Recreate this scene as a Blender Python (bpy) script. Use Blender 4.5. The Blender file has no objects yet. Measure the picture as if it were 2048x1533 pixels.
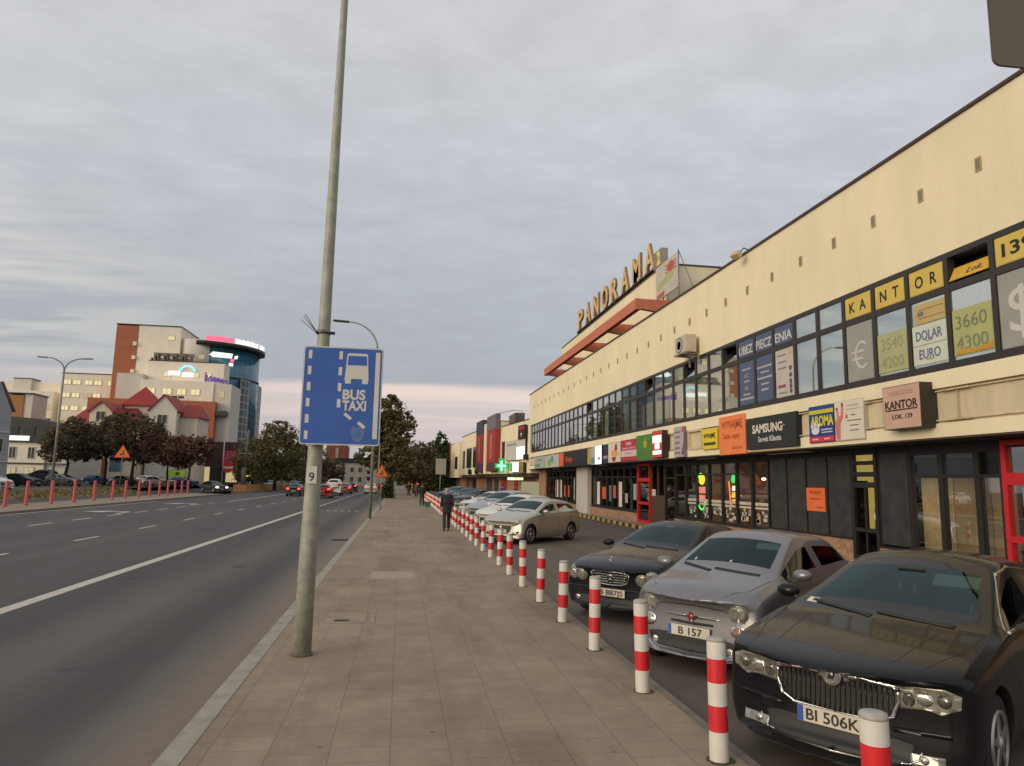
import bpy, bmesh, math, random
from mathutils import Vector, Matrix
from mathutils.bvhtree import BVHTree
S = bpy.context.scene
COL = S.collection
R = math.radians
PI = math.pi

# ------------------------------------------------------------------ camera
cd = bpy.data.cameras.new('camera')
cam = bpy.data.objects.new('camera', cd)
COL.objects.link(cam)
cd.sensor_fit = 'HORIZONTAL'
cd.sensor_width = 36.0
cd.lens = 1400.0 / 2048.0 * 36.0
cd.clip_start = 0.05
cd.clip_end = 4000
_rot = Matrix(((0.9877931, -0.0408976, -0.1503068), (-0.1545078, -0.1345826, -0.9787823), (0.0198012, 0.9900580, -0.1392587)))
cam.matrix_world = Matrix.Translation((0, 0, 2.0)) @ _rot.to_4x4()
S.camera = cam

# ------------------------------------------------------------------ render look
S.view_settings.view_transform = 'Standard'
S.view_settings.look = 'None'
S.view_settings.gamma = 1
S.view_settings.exposure = 0.0
S.render.engine = 'CYCLES'
S.cycles.use_denoising = True
S.cycles.max_bounces = 6
S.cycles.transparent_max_bounces = 12
S.cycles.caustics_reflective = False
S.cycles.caustics_refractive = False

# ------------------------------------------------------------------ sky: dusk overcast, thin cloud sheet
SUN_EL, SUN_AZ = 14.0, 240.0      # compass bearing of the low western light (0 = +Y, 90 = +X)
W = bpy.data.worlds.new('World')
S.world = W
W.use_nodes = True
nt = W.node_tree
nt.nodes.clear()
def _n(t, **kw):
    n = nt.nodes.new(t)
    for k, v in kw.items():
        setattr(n, k, v)
    return n
def _l(a, b): nt.links.new(a, b)
def _math(op, a, b=None, clamp=False):
    n = _n('ShaderNodeMath', operation=op, use_clamp=clamp)
    for i, v in enumerate((a, b)):
        if v is None: continue
        if isinstance(v, (int, float)): n.inputs[i].default_value = v
        else: _l(v, n.inputs[i])
    return n.outputs[0]
def _ramp(fac, stops, interp='LINEAR'):
    n = _n('ShaderNodeValToRGB')
    n.color_ramp.interpolation = interp
    e = n.color_ramp.elements
    while len(e) < len(stops): e.new(0.5)
    for k, (p, c) in enumerate(stops):
        e[k].position = p
        e[k].color = (c[0], c[1], c[2], 1) if not isinstance(c, (int, float)) else (c, c, c, 1)
    _l(fac, n.inputs[0])
    return n.outputs[0]
def _mix(fac, a, b, blend='MIX'):
    n = _n('ShaderNodeMix', data_type='RGBA', blend_type=blend)
    for sock, v in ((n.inputs[0], fac), (n.inputs[6], a), (n.inputs[7], b)):
        if isinstance(v, (int, float)): sock.default_value = v
        elif isinstance(v, tuple): sock.default_value = (v[0], v[1], v[2], 1)
        else: _l(v, sock)
    return n.outputs[2]
tc = _n('ShaderNodeTexCoord')
sky = _n('ShaderNodeTexSky', sky_type='NISHITA')
sky.sun_disc = False
sky.sun_elevation = R(SUN_EL)
sky.sun_rotation = R(SUN_AZ)
sky.air_density = 1.5
sky.dust_density = 2.0
sep = _n('ShaderNodeSeparateXYZ')
_l(tc.outputs['Generated'], sep.inputs[0])
zc = _math('MAXIMUM', sep.outputs[2], 0.0)
zz = _math('ADD', zc, 0.10)
u = _math('DIVIDE', sep.outputs[0], zz)
v = _math('DIVIDE', sep.outputs[1], zz)
cmb = _n('ShaderNodeCombineXYZ')
_l(u, cmb.inputs[0]); _l(v, cmb.inputs[1])
def _noise(scale, detail, rough, sx=1, sy=1, rot=0, dist=0.0):
    m = _n('ShaderNodeMapping')
    m.inputs['Scale'].default_value = (sx, sy, 1)
    m.inputs['Rotation'].default_value = (0, 0, R(rot))
    _l(cmb.outputs[0], m.inputs[0])
    n = _n('ShaderNodeTexNoise')
    n.inputs['Scale'].default_value = scale
    n.inputs['Detail'].default_value = detail
    n.inputs['Roughness'].default_value = rough
    n.inputs['Distortion'].default_value = dist
    _l(m.outputs[0], n.inputs['Vector'])
    return n.outputs[0]
# cloud sheet: brightness falls from overhead towards the horizon, broken by fine ripples and broad banks
n_big = _noise(0.55, 3, 0.5, 1, 1, 20, 0.3)
n_rip = _noise(5.0, 5, 0.58, 1.0, 1.35, -25, 0.5)
n_str = _noise(1.1, 4, 0.55, 0.35, 1.5, 12, 0.2)
elev = _ramp(zc, [(0.0, 0.42), (0.07, 0.44), (0.14, 0.455), (0.24, 0.50), (0.45, 0.62), (0.70, 0.66), (1.0, 0.62)])
big = _ramp(n_big, [(0.30, 0.94), (0.70, 1.07)])
rip = _ramp(n_rip, [(0.34, 0.95), (0.52, 1.01), (0.68, 1.075)])
rip = _mix(_ramp(zc, [(0.12, 0.25), (0.36, 1.0)]), (1.0, 1.0, 1.0), rip)
lum = _mix(1.0, _mix(1.0, elev, big, 'MULTIPLY'), rip, 'MULTIPLY')
tint = _ramp(zc, [(0.0, (0.98, 0.95, 0.99)), (0.12, (0.93, 1.0, 1.10)), (0.3, (0.95, 1.0, 1.085)), (0.6, (0.985, 1.0, 1.04)), (1.0, (0.99, 1.0, 1.03))])
cloud = _mix(1.0, lum, tint, 'MULTIPLY')
# warm-white torn streaks low in the west side of the view
west = _math('MULTIPLY', _ramp(sep.outputs[0], [(0.22, 1.0), (0.50, 0.0)]), 1.0)
wx = _math('MULTIPLY_ADD', sep.outputs[0], 0.5); wx.node.inputs[2].default_value = 0.5
westm = _ramp(wx, [(0.20, 1.0), (0.33, 0.35), (0.42, 0.0)])
band1 = _ramp(zc, [(0.09, 0.0), (0.15, 0.75), (0.24, 1.0), (0.33, 0.35), (0.55, 0.10), (0.7, 0.0)])
streak = _ramp(_noise(1.9, 5, 0.6, 0.45, 1.3, 35, 0.5), [(0.42, 0.0), (0.56, 1.0)])
sfac = _math('MULTIPLY', _math('MULTIPLY', westm, band1), streak)
cloud = _mix(_math('MULTIPLY', sfac, 0.85), cloud, (0.84, 0.81, 0.72))
# clear pink band under the sheet's edge, down the street
edge = _math('ADD', zc, _math('MULTIPLY', _math('SUBTRACT', n_str, 0.5), 0.035))
pband = _ramp(edge, [(0.030, 0.45), (0.062, 0.9), (0.122, 1.0), (0.137, 0.0)], 'EASE')
pcol = _ramp(edge, [(0.0, (0.50, 0.51, 0.58)), (0.05, (0.70, 0.60, 0.61)), (0.10, (0.86, 0.71, 0.66))])
psid = _ramp(wx, [(0.22, 0.25), (0.44, 0.9), (0.50, 1.0), (0.60, 1.0), (0.75, 0.4)])
pstr = _ramp(n_str, [(0.40, 1.0), (0.63, 0.55)])
cloud = _mix(_math('MULTIPLY', _math('MULTIPLY', pband, psid), pstr), cloud, pcol)
# the sun's glow behind the thin western cloud, out of frame to the left and behind
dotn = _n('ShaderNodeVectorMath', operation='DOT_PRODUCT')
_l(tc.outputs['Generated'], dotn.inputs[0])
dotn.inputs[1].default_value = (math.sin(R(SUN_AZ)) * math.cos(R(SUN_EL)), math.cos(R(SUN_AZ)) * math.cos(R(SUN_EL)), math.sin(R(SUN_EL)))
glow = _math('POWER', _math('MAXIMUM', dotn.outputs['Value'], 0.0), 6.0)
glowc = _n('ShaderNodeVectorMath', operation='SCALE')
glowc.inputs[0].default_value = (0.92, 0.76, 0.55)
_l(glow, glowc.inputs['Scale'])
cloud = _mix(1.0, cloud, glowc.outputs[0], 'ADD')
skyc = _mix(1.0, sky.outputs[0], (0.09, 0.09, 0.09), 'MULTIPLY')
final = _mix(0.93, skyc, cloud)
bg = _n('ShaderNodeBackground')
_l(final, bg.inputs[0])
bg.inputs[1].default_value = 1.0
wo = _n('ShaderNodeOutputWorld')
_l(bg.outputs[0], wo.inputs[0])

# ------------------------------------------------------------------ sun behind the western cloud
sl = bpy.data.lights.new('sun', 'SUN')
sl.energy = 1.5
sl.angle = R(30)
sl.color = (1.0, 0.84, 0.62)
so = bpy.data.objects.new('sun', sl)
COL.objects.link(so)
_d = Vector((math.sin(R(SUN_AZ)) * math.cos(R(SUN_EL)), math.cos(R(SUN_AZ)) * math.cos(R(SUN_EL)), math.sin(R(SUN_EL))))
so.rotation_euler = _d.to_track_quat('Z', 'Y').to_euler()
so.location = (-20, -10, 20)

# ------------------------------------------------------------------ helpers
def lin(r, g, b):
    f = lambda c: (c / 255 / 12.92) if c / 255 <= 0.04045 else ((c / 255 + 0.055) / 1.055) ** 2.4
    return (f(r), f(g), f(b))

MATS = {}
class NT:
    """small node-tree helper for a material"""
    def __init__(s, name):
        s.m = bpy.data.materials.new(name); s.m.use_nodes = True
        s.t = s.m.node_tree; s.t.nodes.clear()
        s.out = s.n('ShaderNodeOutputMaterial')
    def n(s, t, **kw):
        n = s.t.nodes.new(t)
        for k, v in kw.items(): setattr(n, k, v)
        return n
    def l(s, a, b): s.t.links.new(a, b)
    def set(s, sock, v):
        if isinstance(v, (int, float)): sock.default_value = v
        elif isinstance(v, tuple): sock.default_value = v if len(v) == len(sock.default_value) else (v[0], v[1], v[2], 1)
        else: s.l(v, sock)
    def coord(s, scale=(1, 1, 1), kind='Object', swiz=None):
        c = s.n('ShaderNodeTexCoord').outputs[kind]
        if swiz:
            sp = s.n('ShaderNodeSeparateXYZ'); s.l(c, sp.inputs[0])
            cb = s.n('ShaderNodeCombineXYZ')
            for i, a in enumerate(swiz):
                if a in 'xyz': s.l(sp.outputs['xyz'.index(a)], cb.inputs[i])
            c = cb.outputs[0]
        mp = s.n('ShaderNodeMapping'); mp.inputs['Scale'].default_value = scale
        s.l(c, mp.inputs[0]); return mp.outputs[0]
    def noise(s, vec, scale, detail=4, rough=0.55, dist=0):
        n = s.n('ShaderNodeTexNoise')
        n.inputs['Scale'].default_value = scale; n.inputs['Detail'].default_value = detail
        n.inputs['Roughness'].default_value = rough; n.inputs['Distortion'].default_value = dist
        s.l(vec, n.inputs['Vector']); return n.outputs[0]
    def ramp(s, fac, stops, interp='LINEAR'):
        n = s.n('ShaderNodeValToRGB'); n.color_ramp.interpolation = interp
        e = n.color_ramp.elements
        while len(e) < len(stops): e.new(0.5)
        for k, (p, c) in enumerate(stops):
            e[k].position = p; e[k].color = (c, c, c, 1) if isinstance(c, (int, float)) else (c[0], c[1], c[2], 1)
        s.l(fac, n.inputs[0]); return n.outputs[0]
    def mix(s, fac, a, b, blend='MIX'):
        n = s.n('ShaderNodeMix', data_type='RGBA', blend_type=blend)
        for sk, v in ((n.inputs[0], fac), (n.inputs[6], a), (n.inputs[7], b)): s.set(sk, v)
        return n.outputs[2]
    def math(s, op, a, b=0.0, c=None):
        n = s.n('ShaderNodeMath', operation=op)
        s.set(n.inputs[0], a); s.set(n.inputs[1], b)
        if c is not None: s.set(n.inputs[2], c)
        return n.outputs[0]
    def bsdf(s, color, rough=0.6, metal=0.0, spec=0.5, bump=None, bstr=0.3, bdist=0.01, **kw):
        b = s.n('ShaderNodeBsdfPrincipled')
        s.set(b.inputs['Base Color'], color); s.set(b.inputs['Roughness'], rough)
        s.set(b.inputs['Metallic'], metal); s.set(b.inputs['Specular IOR Level'], spec)
        for k, v in kw.items(): s.set(b.inputs[k.replace('_', ' ')], v)
        if bump is not None:
            bn = s.n('ShaderNodeBump'); bn.inputs['Strength'].default_value = bstr; bn.inputs['Distance'].default_value = bdist
            s.l(bump, bn.inputs['Height']); s.l(bn.outputs[0], b.inputs['Normal'])
        s.l(b.outputs[0], s.out.inputs[0]); return b

def mat(name, color, rough=0.6, metal=0.0, var=0.12, nscale=3.0, bstr=0.0, spec=0.5, **kw):
    """surface with slight noise variation in tone and roughness"""
    if name in MATS: return MATS[name]
    t = NT(name)
    c = t.coord()
    n = t.noise(c, nscale, 5)
    lo = tuple(x * (1 - var) for x in color); hi = tuple(min(1, x * (1 + var)) for x in color)
    col = t.ramp(n, [(0.3, lo), (0.7, hi)])
    rr = t.ramp(n, [(0.3, max(0.02, rough - 0.05)), (0.7, min(1, rough + 0.05))])
    t.bsdf(col, rr, metal, spec, bump=n if bstr else None, bstr=bstr, **kw)
    MATS[name] = t.m
    return t.m

def emit(name, color, strength=1.0):
    if name in MATS: return MATS[name]
    t = NT(name)
    e = t.n('ShaderNodeEmission'); t.set(e.inputs[0], color); e.inputs[1].default_value = strength
    t.l(e.outputs[0], t.out.inputs[0])
    MATS[name] = t.m
    return t.m

def glass(name, tint=(0.5, 0.55, 0.55), rough=0.02, ior=1.5, refl=1.0, fk=1.2):
    if name in MATS: return MATS[name]
    t = NT(name)
    tr = t.n('ShaderNodeBsdfTransparent'); t.set(tr.inputs[0], tint)
    g = t.n('ShaderNodeBsdfGlossy'); g.inputs['Roughness'].default_value = rough; t.set(g.inputs[0], refl if isinstance(refl, tuple) else (refl, refl, refl))
    f = t.n('ShaderNodeFresnel'); f.inputs[0].default_value = ior
    k = t.math('MULTIPLY_ADD', f.outputs[0], fk, 0.02)
    mx = t.n('ShaderNodeMixShader'); t.l(k, mx.inputs[0]); t.l(tr.outputs[0], mx.inputs[1]); t.l(g.outputs[0], mx.inputs[2])
    t.l(mx.outputs[0], t.out.inputs[0])
    MATS[name] = t.m
    return t.m

def tag(o, label=None, cat=None, group=None, kind=None):
    if label: o['label'] = label
    if cat: o['category'] = cat
    if group: o['group'] = group
    if kind: o['kind'] = kind
    return o

def empty(name, loc, label=None, cat=None, group=None, rz=0.0):
    o = bpy.data.objects.new(name, None); COL.objects.link(o)
    o.location = loc; o.rotation_euler = (0, 0, rz); o.empty_display_size = 0.2
    return tag(o, label, cat, group)

class MB:
    """collects shapes into one mesh (world or local coordinates)"""
    def __init__(s): s.bm = bmesh.new(); s.mi = 0
    def face(s, pts):
        try:
            f = s.bm.faces.new([s.bm.verts.new(p) for p in pts]); f.material_index = s.mi; return f
        except ValueError: return None
    def box(s, x0, x1, y0, y1, z0, z1):
        return s.hexa([(x0, y0, z0), (x1, y0, z0), (x1, y1, z0), (x0, y1, z0), (x0, y0, z1), (x1, y0, z1), (x1, y1, z1), (x0, y1, z1)])
    def hexa(s, p):
        v = [s.bm.verts.new(q) for q in p]
        for f in ((3, 2, 1, 0), (4, 5, 6, 7), (0, 1, 5, 4), (1, 2, 6, 5), (2, 3, 7, 6), (3, 0, 4, 7)):
            s.bm.faces.new([v[i] for i in f]).material_index = s.mi
        return s
    def obox(s, c, size, rz=0.0, rx=0.0, ry=0.0):
        m = Matrix.Translation(c) @ Matrix.Rotation(rz, 4, 'Z') @ Matrix.Rotation(ry, 4, 'Y') @ Matrix.Rotation(rx, 4, 'X')
        hx, hy, hz = (a / 2 for a in size)
        return s.hexa([m @ Vector(q) for q in ((-hx, -hy, -hz), (hx, -hy, -hz), (hx, hy, -hz), (-hx, hy, -hz), (-hx, -hy, hz), (hx, -hy, hz), (hx, hy, hz), (-hx, hy, hz))])
    def tube(s, pts, rads, n=10, cap=True):
        """swept tube through points"""
        pts = [Vector(p) for p in pts]
        if isinstance(rads, (int, float)): rads = [rads] * len(pts)
        rings = []
        prev = None
        for i, p in enumerate(pts):
            d = (pts[min(i + 1, len(pts) - 1)] - pts[max(i - 1, 0)]).normalized()
            if prev is None:
                a = d.orthogonal().normalized()
            else:
                a = (prev - d * prev.dot(d)).normalized()
            prev = a
            b = d.cross(a)
            rings.append([s.bm.verts.new(p + (a * math.cos(2 * PI * k / n) + b * math.sin(2 * PI * k / n)) * rads[i]) for k in range(n)])
        for r0, r1 in zip(rings, rings[1:]):
            for k in range(n):
                f = s.bm.faces.new((r0[k], r0[(k + 1) % n], r1[(k + 1) % n], r1[k])); f.material_index = s.mi; f.smooth = True
        if cap:
            s.bm.faces.new(rings[0][::-1]).material_index = s.mi
            s.bm.faces.new(rings[-1]).material_index = s.mi
        return s
    def lathe(s, prof, n=24, axis='z', c=(0, 0, 0), smooth=True):
        """profile [(r, h)] turned about an axis"""
        c = Vector(c)
        def P(r, h, a):
            x, y = r * math.cos(a), r * math.sin(a)
            return c + (Vector((x, y, h)) if axis == 'z' else Vector((x, h, y)) if axis == 'y' else Vector((h, x, y)))
        rings = [[s.bm.verts.new(P(r, h, 2 * PI * k / n)) for k in range(n)] for r, h in prof]
        for r0, r1 in zip(rings, rings[1:]):
            for k in range(n):
                f = s.bm.faces.new((r0[k], r0[(k + 1) % n], r1[(k + 1) % n], r1[k])); f.material_index = s.mi; f.smooth = smooth
        s.bm.faces.new(rings[0][::-1]).material_index = s.mi
        s.bm.faces.new(rings[-1]).material_index = s.mi
        return s
    def prism(s, poly, ext):
        """planar polygon (3D points) extruded by vector ext"""
        e = Vector(ext)
        a = [s.bm.verts.new(p) for p in poly]; b = [s.bm.verts.new(Vector(p) + e) for p in poly]
        n = len(poly)
        s.bm.faces.new(a[::-1]).material_index = s.mi; s.bm.faces.new(b).material_index = s.mi
        for k in range(n):
            s.bm.faces.new((a[k], a[(k + 1) % n], b[(k + 1) % n], b[k])).material_index = s.mi
        return s
    def ball(s, c, r, u=12, v=8):
        m = Matrix.Translation(c) @ Matrix.Diagonal((*(r if isinstance(r, tuple) else (r, r, r)), 1))
        g = bmesh.ops.create_uvsphere(s.bm, u_segments=u, v_segments=v, radius=1, matrix=m)
        for vv in g['verts']:
            for f in vv.link_faces: f.smooth = True; f.material_index = s.mi
        return s
    def build(s, name, mats, parent=None, local=False, bevel=0.0, smooth=False):
        bmesh.ops.recalc_face_normals(s.bm, faces=s.bm.faces)
        if bevel:
            es = [e for e in s.bm.edges if len(e.link_faces) == 2 and e.calc_face_angle(0) > 0.6]
            bmesh.ops.bevel(s.bm, geom=es, offset=bevel, segments=2, affect='EDGES', clamp_overlap=True)
        if smooth:
            for f in s.bm.faces: f.smooth = True
        if parent is not None and not local:
            inv = parent.matrix_basis.inverted()
            p = parent
            while p.parent is not None:
                p = p.parent; inv = inv @ p.matrix_basis.inverted()
            s.bm.transform(inv)
        me = bpy.data.meshes.new(name)
        s.bm.to_mesh(me); s.bm.free()
        if not isinstance(mats, (list, tuple)): mats = [mats]
        for m in mats: me.materials.append(m)
        if smooth: me.set_sharp_from_angle(angle=R(40))
        o = bpy.data.objects.new(name, me); COL.objects.link(o)
        if parent is not None: o.parent = parent
        return o

def struct(name, mb, m, kind='structure', label=None):
    o = mb.build(name, m); o['kind'] = kind
    if label: o['label'] = label
    return o

def kids(o): return [c for c in bpy.data.objects if c.parent == o]
def copy_tree(o, parent=None, cache=None):
    if cache is None:
        cache = {}
        for c in bpy.data.objects:
            if c.parent: cache.setdefault(c.parent.name, []).append(c)
    c = o.copy(); COL.objects.link(c)
    if parent is not None: c.parent = parent
    for ch in cache.get(o.name, []): copy_tree(ch, c, cache)
    return c

_fontcache = {}
def text_mesh(txt, h, depth=0.004, bold=0.0, shear=0.0, spacing=1.0):
    """text as mesh in the XY plane; cap height h, centred on the origin; returns (bmesh, width)"""
    cu = bpy.data.curves.new('txt', 'FONT')
    cu.body = txt; cu.size = h / 0.70; cu.extrude = depth / 2; cu.offset = bold * h
    cu.align_x = 'CENTER'; cu.shear = shear; cu.space_character = spacing
    cu.resolution_u = 3
    ob = bpy.data.objects.new('txt', cu)
    me = bpy.data.meshes.new_from_object(ob)
    bm = bmesh.new(); bm.from_mesh(me)
    bpy.data.meshes.remove(me); bpy.data.objects.remove(ob); bpy.data.curves.remove(cu)
    if bm.verts:
        y0 = min(v.co.y for v in bm.verts); y1 = max(v.co.y for v in bm.verts)
        x0 = min(v.co.x for v in bm.verts); x1 = max(v.co.x for v in bm.verts)
        bmesh.ops.translate(bm, verts=bm.verts, vec=(-(x0 + x1) / 2, -h / 2, 0))
        return bm, x1 - x0
    return bm, 0

class Frame:
    """a flat board's frame: origin O (its centre), U to the reader's right, V up, N towards the reader"""
    def __init__(s, O, U, V=(0, 0, 1)):
        s.O = Vector(O); s.U = Vector(U).normalized(); s.V = Vector(V).normalized(); s.N = s.U.cross(s.V)
        s.M = Matrix.Translation(s.O) @ Matrix((s.U, s.V, s.N)).transposed().to_4x4()
    def p(s, u, v, n=0.0): return s.O + s.U * u + s.V * v + s.N * n
    def rect(s, mb, u0, u1, v0, v1, n0=0.0, n1=0.004):
        return mb.hexa([s.p(u0, v0, n0), s.p(u1, v0, n0), s.p(u1, v0, n1), s.p(u0, v0, n1), s.p(u0, v1, n0), s.p(u1, v1, n0), s.p(u1, v1, n1), s.p(u0, v1, n1)])
    def poly(s, mb, pts, n0=0.0, n1=0.004):
        return mb.prism([s.p(a, b, n0) for a, b in pts], s.N * (n1 - n0))
    def ell(s, mb, cu, cv, ru, rv, n0=0.0, n1=0.004, k=24):
        return s.poly(mb, [(cu + ru * math.cos(2 * PI * i / k), cv + rv * math.sin(2 * PI * i / k)) for i in range(k)], n0, n1)
    def text(s, mb, txt, cu, cv, h, n=0.004, w=None, bold=0.0, rot=0.0, depth=0.006, shear=0.0, spacing=1.0):
        bm, tw = text_mesh(txt, h, depth, bold, shear, spacing)
        if tw:
            sx = (w / tw) if w else 1.0
            m = s.M @ Matrix.Translation((cu, cv, n)) @ Matrix.Rotation(rot, 4, 'Z') @ Matrix.Diagonal((sx, 1, 1, 1))
            bm.transform(m)
            off = len(mb.bm.verts)
            vm = [mb.bm.verts.new(v.co) for v in bm.verts]
            bm.verts.index_update()
            for f in bm.faces:
                try: mb.bm.faces.new([vm[v.index] for v in f.verts]).material_index = mb.mi
                except ValueError: pass
        bm.free()
        return mb

def smat(rgb, rough=0.5, name=None):
    """printed sign colour from an sRGB triple of the thing itself"""
    return mat(name or 'print_%02x%02x%02x' % tuple(int(c) for c in rgb), lin(*rgb), rough, var=0.06, nscale=2.0)

def board(name, label, cat, O, U, w, h, d, face, elems, edge=(40, 38, 36), group=None, lit=0.0, back=0.0):
    """a sign: casing + face panel + lettering / marks as parts.
    elems: ('r', part, rgb, u0,u1,v0,v1) ('t', part, rgb, text, cu, cv, h[, kw]) ('e', part, rgb, cu,cv,ru,rv) ('p', part, rgb, pts);
    units are metres from the board's centre"""
    fr = Frame(O, U)
    root = empty(name, O, label, cat, group)
    mb = MB(); fr.rect(mb, -w / 2, w / 2, -h / 2, h / 2, -d, 0)
    mb.build('casing', smat(edge), root)
    mb = MB(); fr.rect(mb, -w / 2 + 0.015, w / 2 - 0.015, -h / 2 + 0.015, h / 2 - 0.015, 0.0005, 0.006)
    mb.build('face_panel', emit('lit_%02x%02x%02x' % face, lin(*face), lit) if lit else smat(face), root)
    groups = {}
    for e in elems:
        groups.setdefault((e[1], e[2], lit if e[1].startswith('lit') else 0), []).append(e)
    for k, ((part, rgb, li), es) in enumerate(groups.items()):
        mb = MB(); n0 = 0.0065 + 0.0022 * k
        for e in es:
            if e[0] == 'r': fr.rect(mb, *e[3:7], n0, n0 + 0.0035)
            elif e[0] == 'e': fr.ell(mb, *e[3:7], n0, n0 + 0.0035)
            elif e[0] == 'p': fr.poly(mb, e[3], n0, n0 + 0.0035)
            elif e[0] == 't': fr.text(mb, e[3], e[4], e[5], e[6], n0 + 0.003, **(e[7] if len(e) > 7 else {}))
        m = emit('litp_%02x%02x%02x' % rgb, lin(*rgb), 2.0) if part.startswith('lit') or part.startswith('glowing') else smat(rgb)
        mb.build(part, m, root)
    return root
# ------------------------------------------------------------------ ground materials
def m_asphalt(name, base, bands=False, warm=(1, 1, 1)):
    t = NT(name); c = t.coord()
    fine = t.noise(c, 60, 3, 0.7); mid = t.noise(c, 1.3, 5, 0.6); big = t.noise(t.coord((1, 0.08, 1)), 0.9, 4, 0.6)
    col = t.ramp(fine, [(0.25, tuple(b * 0.72 for b in base)), (0.75, tuple(b * 1.30 for b in base))])
    col = t.mix(1.0, col, t.ramp(mid, [(0.3, 0.88), (0.7, 1.12)]), 'MULTIPLY')
    col = t.mix(1.0, col, t.ramp(big, [(0.3, 0.84), (0.7, 1.18)]), 'MULTIPLY')
    if bands:
        sp = t.n('ShaderNodeSeparateXYZ'); t.l(t.coord(), sp.inputs[0])
        wob = t.math('MULTIPLY', t.math('SUBTRACT', t.noise(t.coord((1, 0.03, 1)), 0.6, 2), 0.5), 0.5)
        x = t.math('ADD', sp.outputs[0], wob)
        # worn, dusty strips along the lanes: kerb side and between the wheel tracks
        xm = t.math('MULTIPLY_ADD', x, 1 / 20.0, 1.0)        # -20..0 -> 0..1
        P = lambda X: (X + 20) / 20.0
        br = t.ramp(xm, [(P(-18), 0.95), (P(-14.0), 1.02), (P(-12), 0.92), (P(-10), 1.05), (P(-7.9), 0.95), (P(-6.2), 0.98), (P(-5.6), 0.78), (P(-5.0), 0.84), (P(-4.3), 1.30), (P(-3.8), 1.32), (P(-3.1), 0.86), (P(-2.75), 0.88), (P(-2.25), 1.45), (P(-1.9), 1.75)])
        col = t.mix(1.0, col, br, 'MULTIPLY')
        dust = t.ramp(xm, [(P(-2.6), 0.0), (P(-2.1), 0.35), (P(-1.8), 0.75)])
        col = t.mix(dust, col, t.mix(t.noise(c, 7, 4), (0.17, 0.125, 0.088), (0.24, 0.18, 0.13)))
    # hairline cracks, tar-sealed joints and oil spots
    vc = t.n('ShaderNodeTexVoronoi'); vc.feature = 'DISTANCE_TO_EDGE'; vc.inputs['Scale'].default_value = .22
    wv = t.n('ShaderNodeVectorMath', operation='ADD'); t.l(c, wv.inputs[0])
    wn = t.n('ShaderNodeTexNoise'); wn.inputs['Scale'].default_value = .9; wn.inputs['Detail'].default_value = 6; t.l(c, wn.inputs['Vector'])
    ws_ = t.n('ShaderNodeVectorMath', operation='SCALE'); t.l(wn.outputs['Color'], ws_.inputs[0]); ws_.inputs['Scale'].default_value = 1.3
    t.l(ws_.outputs[0], wv.inputs[1]); t.l(wv.outputs[0], vc.inputs['Vector'])
    gate = t.ramp(t.noise(c, .12, 3), [(.55, 0.0), (.68, .8)])
    crack = t.math('MULTIPLY', t.ramp(vc.outputs['Distance'], [(.0018, 1.0), (.0045, 0.0)]), gate)
    col = t.mix(crack, col, (.018, .016, .015))
    vo = t.n('ShaderNodeTexVoronoi'); vo.inputs['Scale'].default_value = .55; t.l(wv.outputs[0], vo.inputs['Vector'])
    col = t.mix(1.0, col, t.ramp(vo.outputs['Distance'], [(.06, .68), (.15, 1.0)]), 'MULTIPLY')
    col = t.mix(1.0, col, warm, 'MULTIPLY')
    t.bsdf(col, t.ramp(mid, [(0.3, 0.72), (0.7, 0.9)]), 0, 0.35, bump=fine, bstr=0.35, bdist=0.004)
    return t.m

def m_slabs():
    t = NT('pavement_slabs'); c = t.coord((1, 1, 1), swiz='yx-')
    br = t.n('ShaderNodeTexBrick'); t.l(c, br.inputs['Vector'])
    br.offset = 0.37; br.offset_frequency = 2; br.squash = 1.0
    br.inputs['Scale'].default_value = 1.0
    br.inputs['Brick Width'].default_value = 0.30; br.inputs['Row Height'].default_value = 0.44
    br.inputs['Mortar Size'].default_value = 0.006; br.inputs['Mortar Smooth'].default_value = 0.6
    br.inputs['Color1'].default_value = (0.272, 0.213, 0.153, 1); br.inputs['Color2'].default_value = (0.298, 0.234, 0.170, 1)
    br.inputs['Mortar'].default_value = (0.215, 0.166, 0.118, 1)
    col = br.outputs[0]
    n1 = t.noise(t.coord(), 0.7, 6, 0.6); n2 = t.noise(t.coord(), 45, 3, 0.7); n3 = t.noise(t.coord((1, 0.6, 1)), 5, 5, 0.65)
    col = t.mix(1.0, col, t.ramp(n1, [(0.28, 0.84), (0.72, 1.14)]), 'MULTIPLY')
    col = t.mix(1.0, col, t.ramp(n2, [(0.3, 0.90), (0.7, 1.10)]), 'MULTIPLY')
    col = t.mix(1.0, col, t.ramp(n3, [(0.30, 0.90), (0.55, 1.0), (0.75, 1.08)]), 'MULTIPLY')
    # stains: darker trodden patches, spots of gum, sand in the joints
    n4 = t.noise(t.coord((1, .35, 1)), .9, 5, .65, .4)
    col = t.mix(1.0, col, t.ramp(n4, [(.36, .80), (.50, 1.0), (.66, 1.05)]), 'MULTIPLY')
    vo = t.n('ShaderNodeTexVoronoi'); vo.inputs['Scale'].default_value = 2.6; t.l(t.coord(), vo.inputs['Vector'])
    col = t.mix(1.0, col, t.ramp(vo.outputs['Distance'], [(.045, .62), (.07, 1.0)]), 'MULTIPLY')
    hb = t.math('MULTIPLY_ADD', br.outputs[1], -1.0, t.math('MULTIPLY', n2, 0.25))
    t.bsdf(col, 0.85, 0, 0.3, bump=hb, bstr=0.45, bdist=0.006)
    return t.m

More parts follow.
